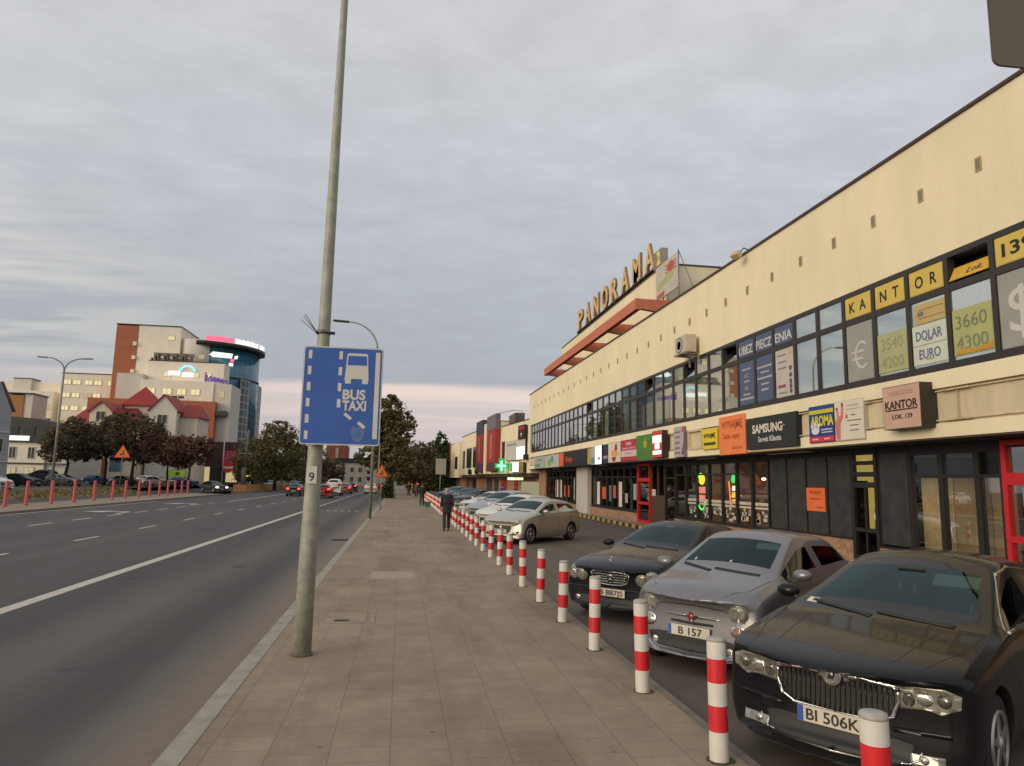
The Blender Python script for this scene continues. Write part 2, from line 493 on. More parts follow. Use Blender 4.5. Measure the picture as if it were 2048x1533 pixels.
def m_brick(name, c1, c2, mortar, bw=0.25, rh=0.075, swiz='yz-'):
    t = NT(name); c = t.coord((1, 1, 1), swiz=swiz)
    br = t.n('ShaderNodeTexBrick'); t.l(c, br.inputs['Vector'])
    br.inputs['Scale'].default_value = 1.0
    br.inputs['Brick Width'].default_value = bw; br.inputs['Row Height'].default_value = rh
    br.inputs['Mortar Size'].default_value = 0.008; br.inputs['Bias'].default_value = 0.0
    for k, v in (('Color1', c1), ('Color2', c2), ('Mortar', mortar)): br.inputs[k].default_value = (*v, 1)
    n = t.noise(t.coord(), 6, 5, 0.7)
    col = t.mix(1.0, br.outputs[0], t.ramp(n, [(0.3, 0.7), (0.7, 1.25)]), 'MULTIPLY')
    t.bsdf(col, 0.85, 0, 0.3, bump=t.math('MULTIPLY', br.outputs[1], -1), bstr=0.5, bdist=0.01)
    return t.m

M_road = m_asphalt('road_asphalt', (0.074, 0.069, 0.065), bands=True)
M_lot = m_asphalt('lot_asphalt', (0.118, 0.097, 0.079))
M_service = m_asphalt('service_asphalt', (0.060, 0.057, 0.055))
M_slab = m_slabs()
M_kerb = mat('kerb_concrete', (0.30, 0.275, 0.225), 0.85, var=0.22, nscale=4, bstr=0.3)
M_conc = mat('concrete', (0.25, 0.23, 0.20), 0.85, var=0.2, nscale=3, bstr=0.3)
M_mark = mat('road_paint', (0.50, 0.46, 0.39), 0.7, var=0.22, nscale=9)
M_brickw = m_brick('plinth_brick', (0.30, 0.15, 0.085), (0.42, 0.24, 0.14), (0.28, 0.22, 0.16))
M_brickx = m_brick('end_brick', (0.34, 0.17, 0.10), (0.42, 0.23, 0.14), (0.30, 0.22, 0.16))

def sheet(name, x0, x1, y0, y1, z, m, t=0.0, nx=1, ny=1):
    mb = MB()
    if t: mb.box(x0, x1, y0, y1, z - t, z)
    else: mb.face([(x0, y0, z), (x1, y0, z), (x1, y1, z), (x0, y1, z)])
    return struct(name, mb, m)

# ------------------------------------------------------------------ ground
sheet('ground', -900, 900, -60, 2500, -0.45, mat('earth', (0.075, 0.066, 0.048), 0.95, var=0.3, nscale=0.2))
sheet('road', -19.5, -1.62, -40, 420, -0.12, M_road)
sheet('pavement', -1.45, 2.56, -20, 220, 0.0, M_slab, 0.3)
sheet('kerb', -1.63, -1.453, -20, 220, 0.004, M_kerb, 0.3)
sheet('pavement_edging', 2.563, 2.66, -20, 160, -0.004, mat('edging', (0.18, 0.15, 0.12), 0.9, var=0.2), 0.2)
sheet('parking_lot', 2.663, 10.85, -20, 130, -0.05, M_lot)
sheet('walkway', 10.99, 11.95, -10, 130, 0.11, M_conc, 0.3)
# yellow and black kerb of the walkway
t = NT('warning_stripes')
sp = t.n('ShaderNodeSeparateXYZ'); t.l(t.coord(), sp.inputs[0])
k = t.math('GREATER_THAN', t.math('FRACT', t.math('MULTIPLY', sp.outputs[1], 1 / 1.0)), 0.5)
dirt = t.noise(t.coord(), 5, 5)
t.bsdf(t.mix(1.0, t.mix(k, (0.50, 0.33, 0.04), (0.035, 0.03, 0.026)), t.ramp(dirt, [(0.3, 0.6), (0.7, 1.1)]), 'MULTIPLY'), 0.7)
M_warn = t.m
mb = MB(); mb.box(10.86, 10.985, 24.0, 58.5, -0.3, 0.115)
struct('walkway_kerb', mb, M_warn)
mb = MB(); mb.box(10.86, 10.985, -10, 23.99, -0.3, 0.115)
struct('walkway_kerb', mb, M_conc)

# median with pavers, service lane, grass bank, car park beyond
sheet('median', -23.6, -19.503, 20, 83, 0.0, mat('median_pavers', (0.24, 0.19, 0.14), 0.9, var=0.18, nscale=2), 0.4)
sheet('service_road', -27.6, -23.603, -40, 400, -0.10, M_service)
sheet('far_median', -21.9, -19.503, 97, 330, 0.0, mat('median_red_pavers', (0.20, 0.125, 0.10), 0.9, var=0.15), 0.4)
mb = MB()
for y0, y1 in ((-40, 83),):
    mb.face([(-27.6, y0, -0.08), (-27.6, y1, -0.08), (-29.8, y1, 0.32), (-29.8, y0, 0.32)])
    mb.face([(-29.8, y0, 0.32), (-29.8, y1, 0.32), (-31.5, y1, 0.36), (-31.5, y0, 0.36)])
t = NT('dry_verge'); n1 = t.noise(t.coord(), 1.2, 6, 0.7); n2 = t.noise(t.coord(), 14, 4, 0.7)
t.bsdf(t.mix(1.0, t.ramp(n1, [(0.3, (0.12, 0.10, 0.040)), (0.5, (0.20, 0.15, 0.065)), (0.7, (0.27, 0.20, 0.11))]), t.ramp(n2, [(0.3, 0.7), (0.7, 1.25)]), 'MULTIPLY'), 0.95, bump=n2, bstr=0.6, bdist=0.05)
M_verge = t.m
o = mb.build('grass_verge', M_verge); o['kind'] = 'stuff'
# tufts along the verge
random.seed(5)
mb = MB()
for i in range(2600):
    x = random.uniform(-31.2, -27.7); y = random.uniform(28, 83)
    z = -0.08 + min(1, (-27.6 - x) / 2.2) * 0.40
    a = random.uniform(0, PI); h = random.uniform(0.12, 0.32); w = random.uniform(0.05, 0.12)
    dx, dy = math.cos(a) * w, math.sin(a) * w
    mb.face([(x - dx, y - dy, z), (x + dx, y + dy, z), (x + random.uniform(-.1, .1), y + random.uniform(-.1, .1), z + h)])
o = mb.build('dry_grass', M_verge); o['kind'] = 'stuff'
sheet('car_park', -140, -31.503, -40, 400, 0.36, m_asphalt('carpark_asphalt', (0.075, 0.07, 0.065)))
sheet('side_street', -31.5, -27.603, 83, 400, -0.06, M_service)

# ------------------------------------------------------------------ painted markings
def marks(name, rects, m=M_mark):
    mb = MB()
    for x0, x1, y0, y1 in rects: mb.face([(x0, y0, -0.1155), (x1, y0, -0.1155), (x1, y1, -0.1155), (x0, y1, -0.1155)])
    return struct(name, mb, m)
marks('bus_lane_line', [(-6.09, -5.84, -30, 46.5), (-6.02, -5.90, 53, 330)])
marks('lane_dashes', [(-10.13, -9.98, 20.55 - 5.75 * k, 22.4 - 5.75 * k) if False else (-10.13, -10.0, 18.65 + 5.62 * (k - 1), 20.5 + 5.62 * (k - 1)) for k in range(-2, 26)])
marks('turn_lane_dashes', [(-14.60, -14.44, 30.9 + 3.75 * k, 32.8 + 3.75 * k) for k in range(0, 8)])
marks('median_edge_line', [(-14.3, -14.1, 62, 96), (-19.2, -19.05, 10, 60)])
marks('crosswalk_dots', [(-5.2 + 0.45 * k, -4.95 + 0.45 * k, 47.1, 47.6) for k in range(6)])
# turn arrows painted in the left lane
mb = MB()
for y in (42.6, 55.9):
    z = -0.1155
    mb.face([(-17.6, y + .35, z), (-16.2, y - .5, z), (-16.2, y + 1.2, z)])
    mb.face([(-16.2, y + .15, z), (-15.2, y + .0, z), (-15.0, y + .5, z), (-16.2, y + .6, z)])
    mb.face([(-15.2, y + .0, z), (-14.95, y - 2.2, z), (-14.8, y - 2.2, z), (-15.0, y + .5, z)])
struct('turn_arrows', mb, M_mark)
# service cover and patch in the pavement
mb = MB(); mb.box(-0.98, -0.42, 10.35, 11.15, 0.0005, 0.004); mb.box(-0.36, -0.30, 10.3, 11.25, 0.0005, 0.006)
o = mb.build('pavement_cover', mat('cover_concrete', (0.285, 0.22, 0.155), 0.9, var=0.2)); tag(o, 'square concrete service cover set in the pavement behind the bus lane sign pole', 'manhole cover')
mb = MB(); mb.box(-0.86, -0.66, 10.46, 10.58, 0.0045, 0.0075)
mb.build('grip_slot', mat('slot_dark', (0.03, 0.027, 0.025), 0.9), o)
mb = MB(); mb.box(-0.55, 0.35, 14.8, 15.9, 0.0005, 0.004)
o = mb.build('utility_cover', mat('cover_light', (0.335, 0.27, 0.21), 0.9, var=0.15, nscale=6)); tag(o, 'pale rectangular utility cover in the middle of the pavement', 'manhole cover')
mb = MB(); mb.box(-2.28, -1.72, 25.0, 25.6, -0.118, -0.108)
for k in range(6): mb.box(-2.22 + .08 * k, -2.18 + .08 * k, 25.05, 25.55, -0.108, -0.102)
o = mb.build('storm_drain', mat('drain_iron', (0.04, 0.036, 0.033), 0.7, 0.6)); tag(o, 'dark iron drain grate in the gutter beside the kerb', 'drain')
# ------------------------------------------------------------------ the long two-storey shopping hall
def m_render(name, base, streak=0.10):
    t = NT(name); c = t.coord()
    n1 = t.noise(c, 0.35, 5, 0.6); n2 = t.noise(c, 22, 4, 0.6); n3 = t.noise(t.coord((1, 1, 0.12)), 1.6, 5, 0.65)
    col = t.mix(1.0, base, t.ramp(n1, [(0.3, 0.94), (0.7, 1.05)]), 'MULTIPLY')
    col = t.mix(1.0, col, t.ramp(n3, [(0.32, 1 - streak), (0.6, 1.0)]), 'MULTIPLY')
    col = t.mix(1.0, col, t.ramp(n2, [(0.3, 0.97), (0.7, 1.03)]), 'MULTIPLY')
    t.bsdf(col, 0.85, 0, 0.25, bump=n2, bstr=0.15, bdist=0.01)
    return t.m
M_cream = m_render('cream_render', (0.82, 0.72, 0.505), .07)
M_fascia = m_render('fascia_render', (0.66, 0.56, 0.38), 0.22)
M_frame = mat('window_frame_brown', (0.030, 0.023, 0.019), 0.45, var=0.15)
M_frame2 = mat('window_frame_black', (0.016, 0.014, 0.013), 0.5, var=0.2)
M_trim = mat('roof_flashing', (0.055, 0.032, 0.024), 0.6, var=0.2)
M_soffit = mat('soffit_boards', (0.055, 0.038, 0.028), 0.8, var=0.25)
M_redp = mat('red_steel_paint', (0.55, 0.016, 0.022), 0.4, var=0.08)
M_tcot = mat('terracotta_paint', (0.52, 0.155, 0.085), 0.7, var=0.10)
M_pane = glass('window_pane', (0.68, 0.72, 0.69), ior=1.5, fk=.62, refl=(.86, .92, .92))
M_pane_dark = glass('shop_pane', (0.60, 0.58, 0.53), ior=1.5, fk=.26)
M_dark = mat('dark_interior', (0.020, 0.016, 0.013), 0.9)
def m_curtain(name, a, b):
    t = NT(name)
    w = t.n('ShaderNodeTexWave'); w.inputs['Scale'].default_value = 2.2; w.inputs['Distortion'].default_value = 2.0; w.inputs['Detail'].default_value = 2
    w.bands_direction = 'Y'; t.l(t.coord(), w.inputs['Vector'])
    t.bsdf(t.mix(w.outputs[1], a, b), 0.9)
    return t.m
CURT = [m_curtain('curtain_white', (0.70, 0.65, 0.53), (0.82, 0.77, 0.64)), m_curtain('curtain_grey', (0.34, 0.31, 0.24), (0.46, 0.42, 0.33)),
        m_curtain('curtain_brown', (0.20, 0.145, 0.09), (0.30, 0.22, 0.14)), m_curtain('blind_dark', (0.05, 0.04, 0.032), (0.11, 0.088, 0.066)),
        m_curtain('blind_olive', (0.42, 0.39, 0.26), (0.52, 0.48, 0.33)), m_curtain('curtain_teal', (0.03, 0.12, 0.13), (0.05, 0.17, 0.17))]

XF, XG = 10.75, 11.75
Y0, Y1 = 2.0, 59.6
hall = empty('shopping_hall', (10.75, 30, 0), 'long two-storey cream shopping hall with a dark ribbon of upper windows', 'building')
mb = MB()
mb.box(XF, 26, Y0, Y1, 6.78, 9.46)                       # upper wall
mb.box(XF + .3, 26, Y1 - .3, Y1, 3.12, 6.78)             # far end wall
mb.box(XF + .01, XF + .3, Y1 - .45, Y1 - .002, 3.14, 6.78)
mb.build('upper_wall', M_cream, hall)
mb = MB(); mb.box(XF - .05, 26.05, Y0, Y1 + .05, 9.462, 9.53); mb.build('roof_flashing', M_trim, hall)
# fascia: sill band, recessed sign field, lower lip
mb = MB(); mb.box(XF - .03, XF + .4, Y0, Y1, 4.05, 4.395); mb.box(XF, XF + .4, Y0, Y1, 3.06, 3.34)
mb.build('fascia_band', M_cream, hall)
mb = MB(); mb.box(XF + .07, XF + .4, Y0, Y1, 3.342, 4.048); mb.build('sign_field', M_fascia, hall)
mb = MB()
for z in (4.0, 3.40): mb.tube([(XF + .03, Y0, z), (XF + .03, Y1, z)], 0.018, 6)
for k in range(20):
    y = Y0 + 1.5 + k * 2.9
    mb.box(XF + .01, XF + .09, y, y + .02, 3.38, 4.02)
    for z in (4.0, 3.4): mb.box(XF - .03, XF + .05, y - .35, y + .35, z - .02, z + .015)
mb.build('sign_rail', mat('weathered_rail', (0.52, 0.43, 0.28), 0.7, 0.1, var=0.3), hall)
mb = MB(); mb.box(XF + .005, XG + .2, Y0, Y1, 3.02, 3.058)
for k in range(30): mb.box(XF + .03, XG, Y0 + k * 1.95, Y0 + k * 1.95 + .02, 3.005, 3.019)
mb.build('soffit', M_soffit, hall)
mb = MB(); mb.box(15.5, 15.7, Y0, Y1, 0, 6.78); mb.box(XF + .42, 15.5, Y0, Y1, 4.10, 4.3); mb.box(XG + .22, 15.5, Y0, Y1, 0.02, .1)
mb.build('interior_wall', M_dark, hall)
# roof plant: terracotta canopy frame and raised block
mb = MB(); mb.box(13.0, 24, 33.3, 57.0, 9.535, 13.25); mb.build('raised_block', M_cream, hall)
mb = MB(); mb.box(12.95, 24.05, 33.25, 57.05, 13.252, 13.32); mb.build('block_flashing', M_trim, hall)
mb = MB(); mb.box(10.72, 10.98, 31.3, 53.3, 10.27, 10.80)
mb.build('canopy_beam', M_tcot, hall)
for y in (31.3, 36.7, 42.1, 47.5, 53.04):
    mb = MB()
    mb.hexa([(10.982, y, 10.30), (12.998, y, 10.05), (12.998, y + .26, 10.05), (10.982, y + .26, 10.30), (10.982, y, 10.78), (12.998, y, 10.78), (12.998, y + .26, 10.78), (10.982, y + .26, 10.78)])
    mb.build('canopy_beam', M_tcot, hall)
for y in (34.2, 45.0, 56.0):
    mb = MB(); mb.box(12.6, 12.998, y, y + .3, 9.535, 10.04); mb.build('canopy_post', M_tcot, hall)

# small square vents in the upper wall
for k in range(31):
    y = 11.26 + 1.535 * k
    mb = MB(); mb.box(XF - .02, XF + .05, y - .075, y + .075, 8.10, 8.38)
    mb.mi = 1; mb.box(XF - .023, XF - .019, y - .05, y + .05, 8.13, 8.35)
    mb.build('wall_vent', [mat('vent_ochre', (0.42, 0.32, 0.17), 0.8), mat('vent_grey', (0.22, 0.19, 0.14), 0.8)], hall)

# ribbon of upper windows: one bay each, frame > two panes, curtain behind
BAY = 1.125
random.seed(11)
def bay_frame_mesh():
    mb = MB()
    h0, h1 = 4.40, 6.775
    mb.box(-.008, .16, -BAY / 2, -BAY / 2 + .06, h0, h1); mb.box(-.008, .16, BAY / 2 - .06, BAY / 2, h0, h1)
    mb.box(-.006, .158, -BAY / 2 + .0605, BAY / 2 - .0605, h0, h0 + .15)
    mb.box(-.006, .158, -BAY / 2 + .0605, BAY / 2 - .0605, h1 - .115, h1)
    mb.box(-.006, .158, -BAY / 2 + .0605, BAY / 2 - .0605, 5.965, 6.11)
    bmesh.ops.recalc_face_normals(mb.bm, faces=mb.bm.faces)
    me = bpy.data.meshes.new('window'); mb.bm.to_mesh(me); mb.bm.free(); me.materials.append(M_frame)
    return me
def pane_mesh(z0, z1):
    mb = MB(); y = BAY / 2 - .06
    mb.face([(.024, -y, z0), (.024, y, z0), (.024, y, z1), (.024, -y, z1)])
    me = bpy.data.meshes.new('pane'); mb.bm.to_mesh(me); mb.bm.free(); me.materials.append(M_pane)
    return me
FM, PL, PU = bay_frame_mesh(), pane_mesh(4.55, 5.965), pane_mesh(6.11, 6.66)
def cmesh(m, z0, z1):
    mb = MB(); mb.box(.10, .112, -BAY / 2 + .03, BAY / 2 - .03, z0, z1)
    me = bpy.data.meshes.new('curtain'); mb.bm.to_mesh(me); mb.bm.free(); me.materials.append(m); return me
CM = [cmesh(m, 4.45, 6.7) for m in CURT]; CML = [cmesh(m, 4.45, 5.98) for m in CURT]
BAY0 = 11.7    # centre of the bay the near $ poster's neighbour sits in
seq = {}
NB0 = -8
for k in range(NB0, 43):
    yc = BAY0 + BAY * k
    if yc + BAY / 2 > Y1 - .4: break
    w = bpy.data.objects.new('window', FM); COL.objects.link(w); w.parent = hall
    w.location = Vector((XF, yc, 0)) - hall.location
    pl = bpy.data.objects.new('pane', PL); COL.objects.link(pl); pl.parent = w
    openp = k in (0, 9, 12, 16, 25)
    if not openp:
        pu = bpy.data.objects.new('pane', PU); COL.objects.link(pu); pu.parent = w
    else:                                           # a tilted-open upper light
        pu = bpy.data.objects.new('open_pane', PU); COL.objects.link(pu); pu.parent = w
        m = Matrix.Translation((.05, 0, 6.12)) @ Matrix.Rotation(R(24), 4, 'Y') @ Matrix.Translation((-.05, 0, -6.12))
        pu.matrix_local = m
    r = random.random()
    if k < 3: ci = 3
    elif k < 6: ci = 1
    elif k < 9: ci = 3
    elif k < 12: ci = (2, 4, 4)[k - 9]
    elif k < 22: ci = (4, 1, 4, 1, 1, 3, 4, 1, 3, 5)[k - 12]
    elif k < 33: ci = 0 if r < 0.62 else 3 if r < .8 else 2
    else: ci = 3 if r < 0.6 else 2 if r < .85 else 0
    c = bpy.data.objects.new('curtain', (CML if openp else CM)[ci]); COL.objects.link(c); c.parent = w

# ---- ground floor
def g_window(y0, y1, z0, z1, zt=None, frame=M_frame2, pane=M_pane_dark, back=None, name='window', fw=0.07):
    """one ground-floor window bay on the recessed wall: frame > panes (> blind)"""
    mb = MB()
    x0, x1 = XG, XG + .12
    mb.box(x0, x1, y0, y0 + fw, z0, z1); mb.box(x0, x1, y1 - fw, y1, z0, z1)
    for a, b in ((z0, z0 + fw), (z1 - fw, z1)) + (((zt - fw / 2, zt + fw / 2),) if zt else ()):
        mb.box(x0 + .002, x1 - .002, y0 + fw + .0005, y1 - fw - .0005, a, b)
    w = mb.build(name, frame, hall)
    spans = [(z0 + fw, zt - fw / 2), (zt + fw / 2, z1 - fw)] if zt else [(z0 + fw, z1 - fw)]
    for a, b in spans:
        mb = MB(); mb.face([(x0 + .06, y0 + fw, a), (x0 + .06, y1 - fw, a), (x0 + .06, y1 - fw, b), (x0 + .06, y0 + fw, b)])
        mb.build('pane', pane, w)
    if back:
        mb = MB(); mb.box(x0 + .30, x0 + .32, y0 + .02, y1 - .02, z0 + .02, (zt or z1)); mb.build('blind', back, w)
    return w
def plinth(y0, y1, z1): 
    mb = MB(); mb.box(XG - .04, XG + .2, y0, y1, 0.0, z1 - .05); mb.build('brick_plinth', M_brickw, hall)
    mb = MB(); mb.box(XG - .07, XG + .2, y0, y1, z1 - .049, z1 - .002); mb.build('window_sill', M_frame2, hall)
def g_door(y0, y1, m, zt, rails, lower=None, name='door', inner=None):
    mb = MB(); x0, x1 = XG - .03, XG + .09; f = .11
    mb.box(x0, x1, y0, y0 + f, .11, 3.0); mb.box(x0, x1, y1 - f, y1, .11, 3.0)
    for a, b in rails: mb.box(x0 + .003, x1 - .003, y0 + f + .0005, y1 - f - .0005, a, b)
    d = mb.build(name, m, hall)
    mb = MB(); mb.face([(XG + .05, y0 + f, .12), (XG + .05, y1 - f, .12), (XG + .05, y1 - f, 2.98), (XG + .05, y0 + f, 2.98)])
    mb.build('pane', M_pane_dark, d)
    mb = MB(); mb.tube([(x0 - .05, y0 + f * .5, 1.0), (x0 - .05, y0 + f * .5, 1.5)], .014, 8); mb.build('handle', mat('steel', (0.45, 0.45, 0.44), .35, .9), d)
    return d
M_header = M_frame2
mb = MB()
for a, b in ((2.0, 59.2),): mb.box(XG + .01, XG + .14, a, b, 2.86, 3.018)
mb.build('wall_header', M_frame2, hall)
def m_blind(name, c, e):
    t = NT(name); n = t.noise(t.coord(), 1.1, 4)
    b = t.bsdf(t.mix(1.0, c, t.ramp(n, [(.3, .75), (.7, 1.2)]), 'MULTIPLY'), .85)
    t.set(b.inputs['Emission Color'], t.mix(1.0, c, t.ramp(n, [(.3, .5), (.7, 1.3)]), 'MULTIPLY')); b.inputs['Emission Strength'].default_value = e
    return t.m
M_tan = m_blind('tan_blind', (0.34, 0.235, 0.10), .30)      # weak emission added to both blinds so they read as backlit
M_tan2 = m_blind('pale_blind', (0.50, 0.38, 0.19), .42)
# near windows with tan blinds
for a, b, bk in ((2.1, 4.2, M_tan), (4.2, 6.3, M_tan), (6.3, 8.4, M_tan), (8.4, 10.35, M_tan)):
    g_window(a, b, .62, 2.86, 2.3, back=bk)
plinth(2.1, 10.35, .62)
g_door(10.4, 12.3, M_redp, 2.2, ((2.12, 2.36), (1.02, 1.14), (.11, .26), (2.9, 3.0)))
for a, b, bk in ((12.32, 12.95, M_tan), (12.95, 13.95, M_tan), (13.95, 14.93, M_tan2)): g_window(a, b, .62, 2.86, 2.3, back=bk)
plinth(12.32, 14.93, .62)
# louvre shutter, yellow-lit door, black roller shutters
def m_slats(name, c, pitch):
    t = NT(name); sp = t.n('ShaderNodeSeparateXYZ'); t.l(t.coord(), sp.inputs[0])
    k = t.math('FRACT', t.math('MULTIPLY', sp.outputs[2], 1 / pitch))
    n = t.noise(t.coord(), 3, 5)
    t.bsdf(t.mix(1.0, c, t.ramp(n, [(.3, .7), (.7, 1.3)]), 'MULTIPLY'), .55, 0, .5, bump=k, bstr=.8, bdist=.02)
    return t.m
M_slat = m_slats('roller_slats', (0.050, 0.048, 0.048), .055)
mb = MB(); mb.box(XG + .01, XG + .06, 14.99, 15.96, .66, 2.86); mb.build('roller_shutter', M_slat, hall)
mb = MB(); mb.box(XG, XG + .1, 14.935, 14.985, .62, 2.86); mb.box(XG, XG + .1, 15.965, 16.02, .62, 2.86); mb.build('shutter_frame', M_frame2, hall)
plinth(14.935, 16.02, .62)
d = g_door(16.03, 17.07, M_frame2, 2.2, ((2.60, 2.70), (2.30, 2.42), (2.02, 2.16), (.9, 1.0), (.11, .3)), name='lit_door')
mb = MB(); mb.box(XG + .095, XG + .11, 16.12, 16.55, .95, 2.95); mb.build('lit_interior', emit('door_glow', (0.62, 0.47, 0.12), 0.9), d)
mb = MB(); mb.box(XG + .095, XG + .11, 16.551, 16.98, 2.2, 2.95); mb.build('lit_interior', emit('door_glow', (0.62, 0.47, 0.12), 0.9), d)
mb = MB(); mb.box(XG + .02, XG + .07, 16.56, 16.62, .11, 2.1); mb.build('mullion', M_frame2, d)
for a in (17.10, 18.15, 19.20, 20.25):
    mb = MB(); mb.box(XG + .01, XG + .06, a + .04, a + 1.01, .72, 2.86); mb.build('roller_shutter', M_slat, hall)
    mb = MB(); mb.box(XG - .005, XG + .09, a, a + .038, .72, 2.86); mb.build('shutter_frame', M_frame2, hall)
plinth(17.08, 21.35, .72)
# restaurant windows
for k in range(7):
    a = 21.36 + k * 1.13
    w = g_window(a, a + 1.13, .62, 2.86, 2.42, fw=.055)
    if k < 6:
        mb = MB(); random.seed(40 + k)
        for j in range(9):
            u = a + .14 + random.random() * .62; z = .72 + random.random() * .42
            mb.box(XG + .052, XG + .055, u, u + random.uniform(.12, .26), z, z + random.uniform(.07, .16))
        mb.box(XG + .052, XG + .055, a + .1, a + 1.0, 1.24, 1.31); mb.box(XG + .052, XG + .055, a + .1, a + 1.0, 1.36, 1.46)
        mb.build('window_print', mat('window_foil', (0.50, 0.46, 0.37), .7, var=.1), w)
    mb = MB(); mb.box(XG + .3, XG + .32, a + .2, a + .9, 2.5, 2.75); mb.build('menu_card', mat('menu_card', (.25, .21, .16), .8), w)
plinth(21.36, 29.3, .62)
mb = MB(); mb.box(XG + 1.6, XG + 1.75, 21.3, 29.3, .1, 3.0); mb.build('interior_wall', m_blind('glowing_interior', (0.20, 0.10, 0.05), .35), hall)  # wall material emits weakly, standing in for lamplight in the room
for y, z in ((22.0, 2.2), (23.3, 2.26)):
    mb = MB(); mb.ball((XG + .9, y, z), (.07, .12, .05)); mb.build('ceiling_lamp', emit('lamp_warm', (1.0, 0.75, 0.40), 8), hall)
# dark timber entrance and red door
mb = MB(); mb.box(XG + .02, XG + .1, 30.55, 32.35, .11, 1.5); mb.box(XG + .02, XG + .1, 30.55, 30.65, 1.5, 2.86); mb.box(XG + .02, XG + .1, 31.4, 31.5, 1.5, 2.86); mb.box(XG + .02, XG + .1, 32.25, 32.35, 1.5, 2.86)
mb.build('timber_door', mat('dark_timber', (0.075, 0.034, 0.020), .6, var=.3, nscale=4), hall)
g_window(29.3, 30.53, .11, 2.86, 2.3, name='door_window')
g_door(32.4, 34.2, M_redp, 2.2, ((2.12, 2.30), (1.02, 1.14), (.11, .26), (2.9, 3.0)))
random.seed(21)
M_paper = [mat('paper_white', (0.62, 0.58, 0.52), .8, var=.1, nscale=5), mat('paper_orange', (0.55, 0.09, 0.03), .7, var=.15, nscale=3), mat('paper_teal', (0.05, 0.16, 0.18), .7), mat('paper_grey', (.33, .31, .28), .8)]
def poster(y0, y1, z0, z1, m, x=XG + .05):
    mb = MB(); mb.box(x - .006, x - .002, y0, y1, z0, z1); return mb.build('window_poster', m, hall)
for k in range(8):
    a = 34.25 + k * 1.09
    g_window(a, a + 1.09, .62, 2.86, 2.36)
for a, b, z0, z1, m in ((41.2, 42.0, .75, 2.1, 0), (39.9, 40.7, 1.1, 1.8, 1), (38.6, 39.3, 1.0, 1.9, 2), (38.0, 38.5, 1.2, 1.9, 1), (36.9, 37.7, .75, 2.1, 0), (35.9, 36.5, 1.0, 1.5, 3), (35.2, 35.5, .7, 2.2, 2), (34.5, 35.0, 1.2, 2.0, 3)): poster(a, b, z0, z1, M_paper[m])
plinth(34.25, 42.95, .62)
mb = MB(); mb.box(XG - .25, XG + .1, 43.0, 45.8, .105, 3.018); mb.build('white_pillar', mat('pillar_white', (.50, .46, .40), .7, var=.08), hall)
for k in range(9):
    a = 45.85 + k * 1.21
    g_window(a, a + 1.21, .62, 2.86, 2.36)
for a, b, z0, z1, m in ((52.6, 53.5, .9, 2.2, 0), (51.4, 52.2, .9, 2.2, 0), (50.2, 50.8, 1, 1.8, 1), (49, 49.6, 1, 1.8, 1), (47.4, 47.7, .8, 2.4, 3)): poster(a, b, z0, z1, M_paper[m])
plinth(45.85, 56.75, .62)
mb = MB(); mb.box(XG - .1, XG + .3, 56.78, 59.5, .0, 3.018); mb.box(XG + .3, 15, 59.3, 59.5, 0, 3.018); mb.build('brick_end', M_brickx, hall)
for a, b in ((18.0, 20.2), (24, 25.5), (37.5, 39), (50, 51.5)):
    mb = MB(); mb.box(XF + .35, XF + .5, a, b, 2.97, 3.004); mb.build('soffit_lamp', mat('lamp_tube', (.30, .28, .25), .5), hall)

# ------------------------------------------------------------------ roof sign: PANORAMA, eight letters on a rail
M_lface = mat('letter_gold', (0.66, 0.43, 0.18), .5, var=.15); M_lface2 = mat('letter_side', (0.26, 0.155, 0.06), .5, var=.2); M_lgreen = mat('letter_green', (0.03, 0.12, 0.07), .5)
psign = empty('roof_sign', (13.0, 43, 13.32), 'row of tall gold capital letters on a rail along the roof block', 'sign')
mb = MB(); mb.box(12.9, 13.1, 34.2, 51.6, 13.42, 13.50)
for k in range(10): mb.box(12.95, 13.05, 34.4 + k * 1.9, 34.46 + k * 1.9, 13.322, 13.42)
mb.build('letter_rail', M_trim, psign)
for k, ch in enumerate('PANORAMA'):
    yc = 50.4 - k * 2.15
    fr = Frame((12.93, yc, 14.26), (0, -1, 0))
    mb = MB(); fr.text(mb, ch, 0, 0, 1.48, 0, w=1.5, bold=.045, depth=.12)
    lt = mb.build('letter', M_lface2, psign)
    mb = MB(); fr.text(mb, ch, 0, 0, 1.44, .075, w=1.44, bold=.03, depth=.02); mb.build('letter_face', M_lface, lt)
    mb = MB(); fr.rect(mb, -.72, -.60, -.8, .72, -.2, -.08); mb.build('letter_back', M_lgreen, lt)
two = board('rooftop_sign', 'small boxed yellow numeral 2 on the roof beside the last gold letter', 'sign', (12.4, 32.9, 13.35), (0, -1, 0), 1.2, .85, .35, (128, 120, 112),
            [('t', 'numeral', (236, 214, 60), '2', .2, 0, .66, dict(bold=.06))], edge=(150, 142, 134))
mb = MB(); 
for y in (32.5, 33.2): mb.tube([(12.55, y, 9.53), (12.55, y, 12.95)], .03, 6)
mb.build('support_post', M_trim, two)
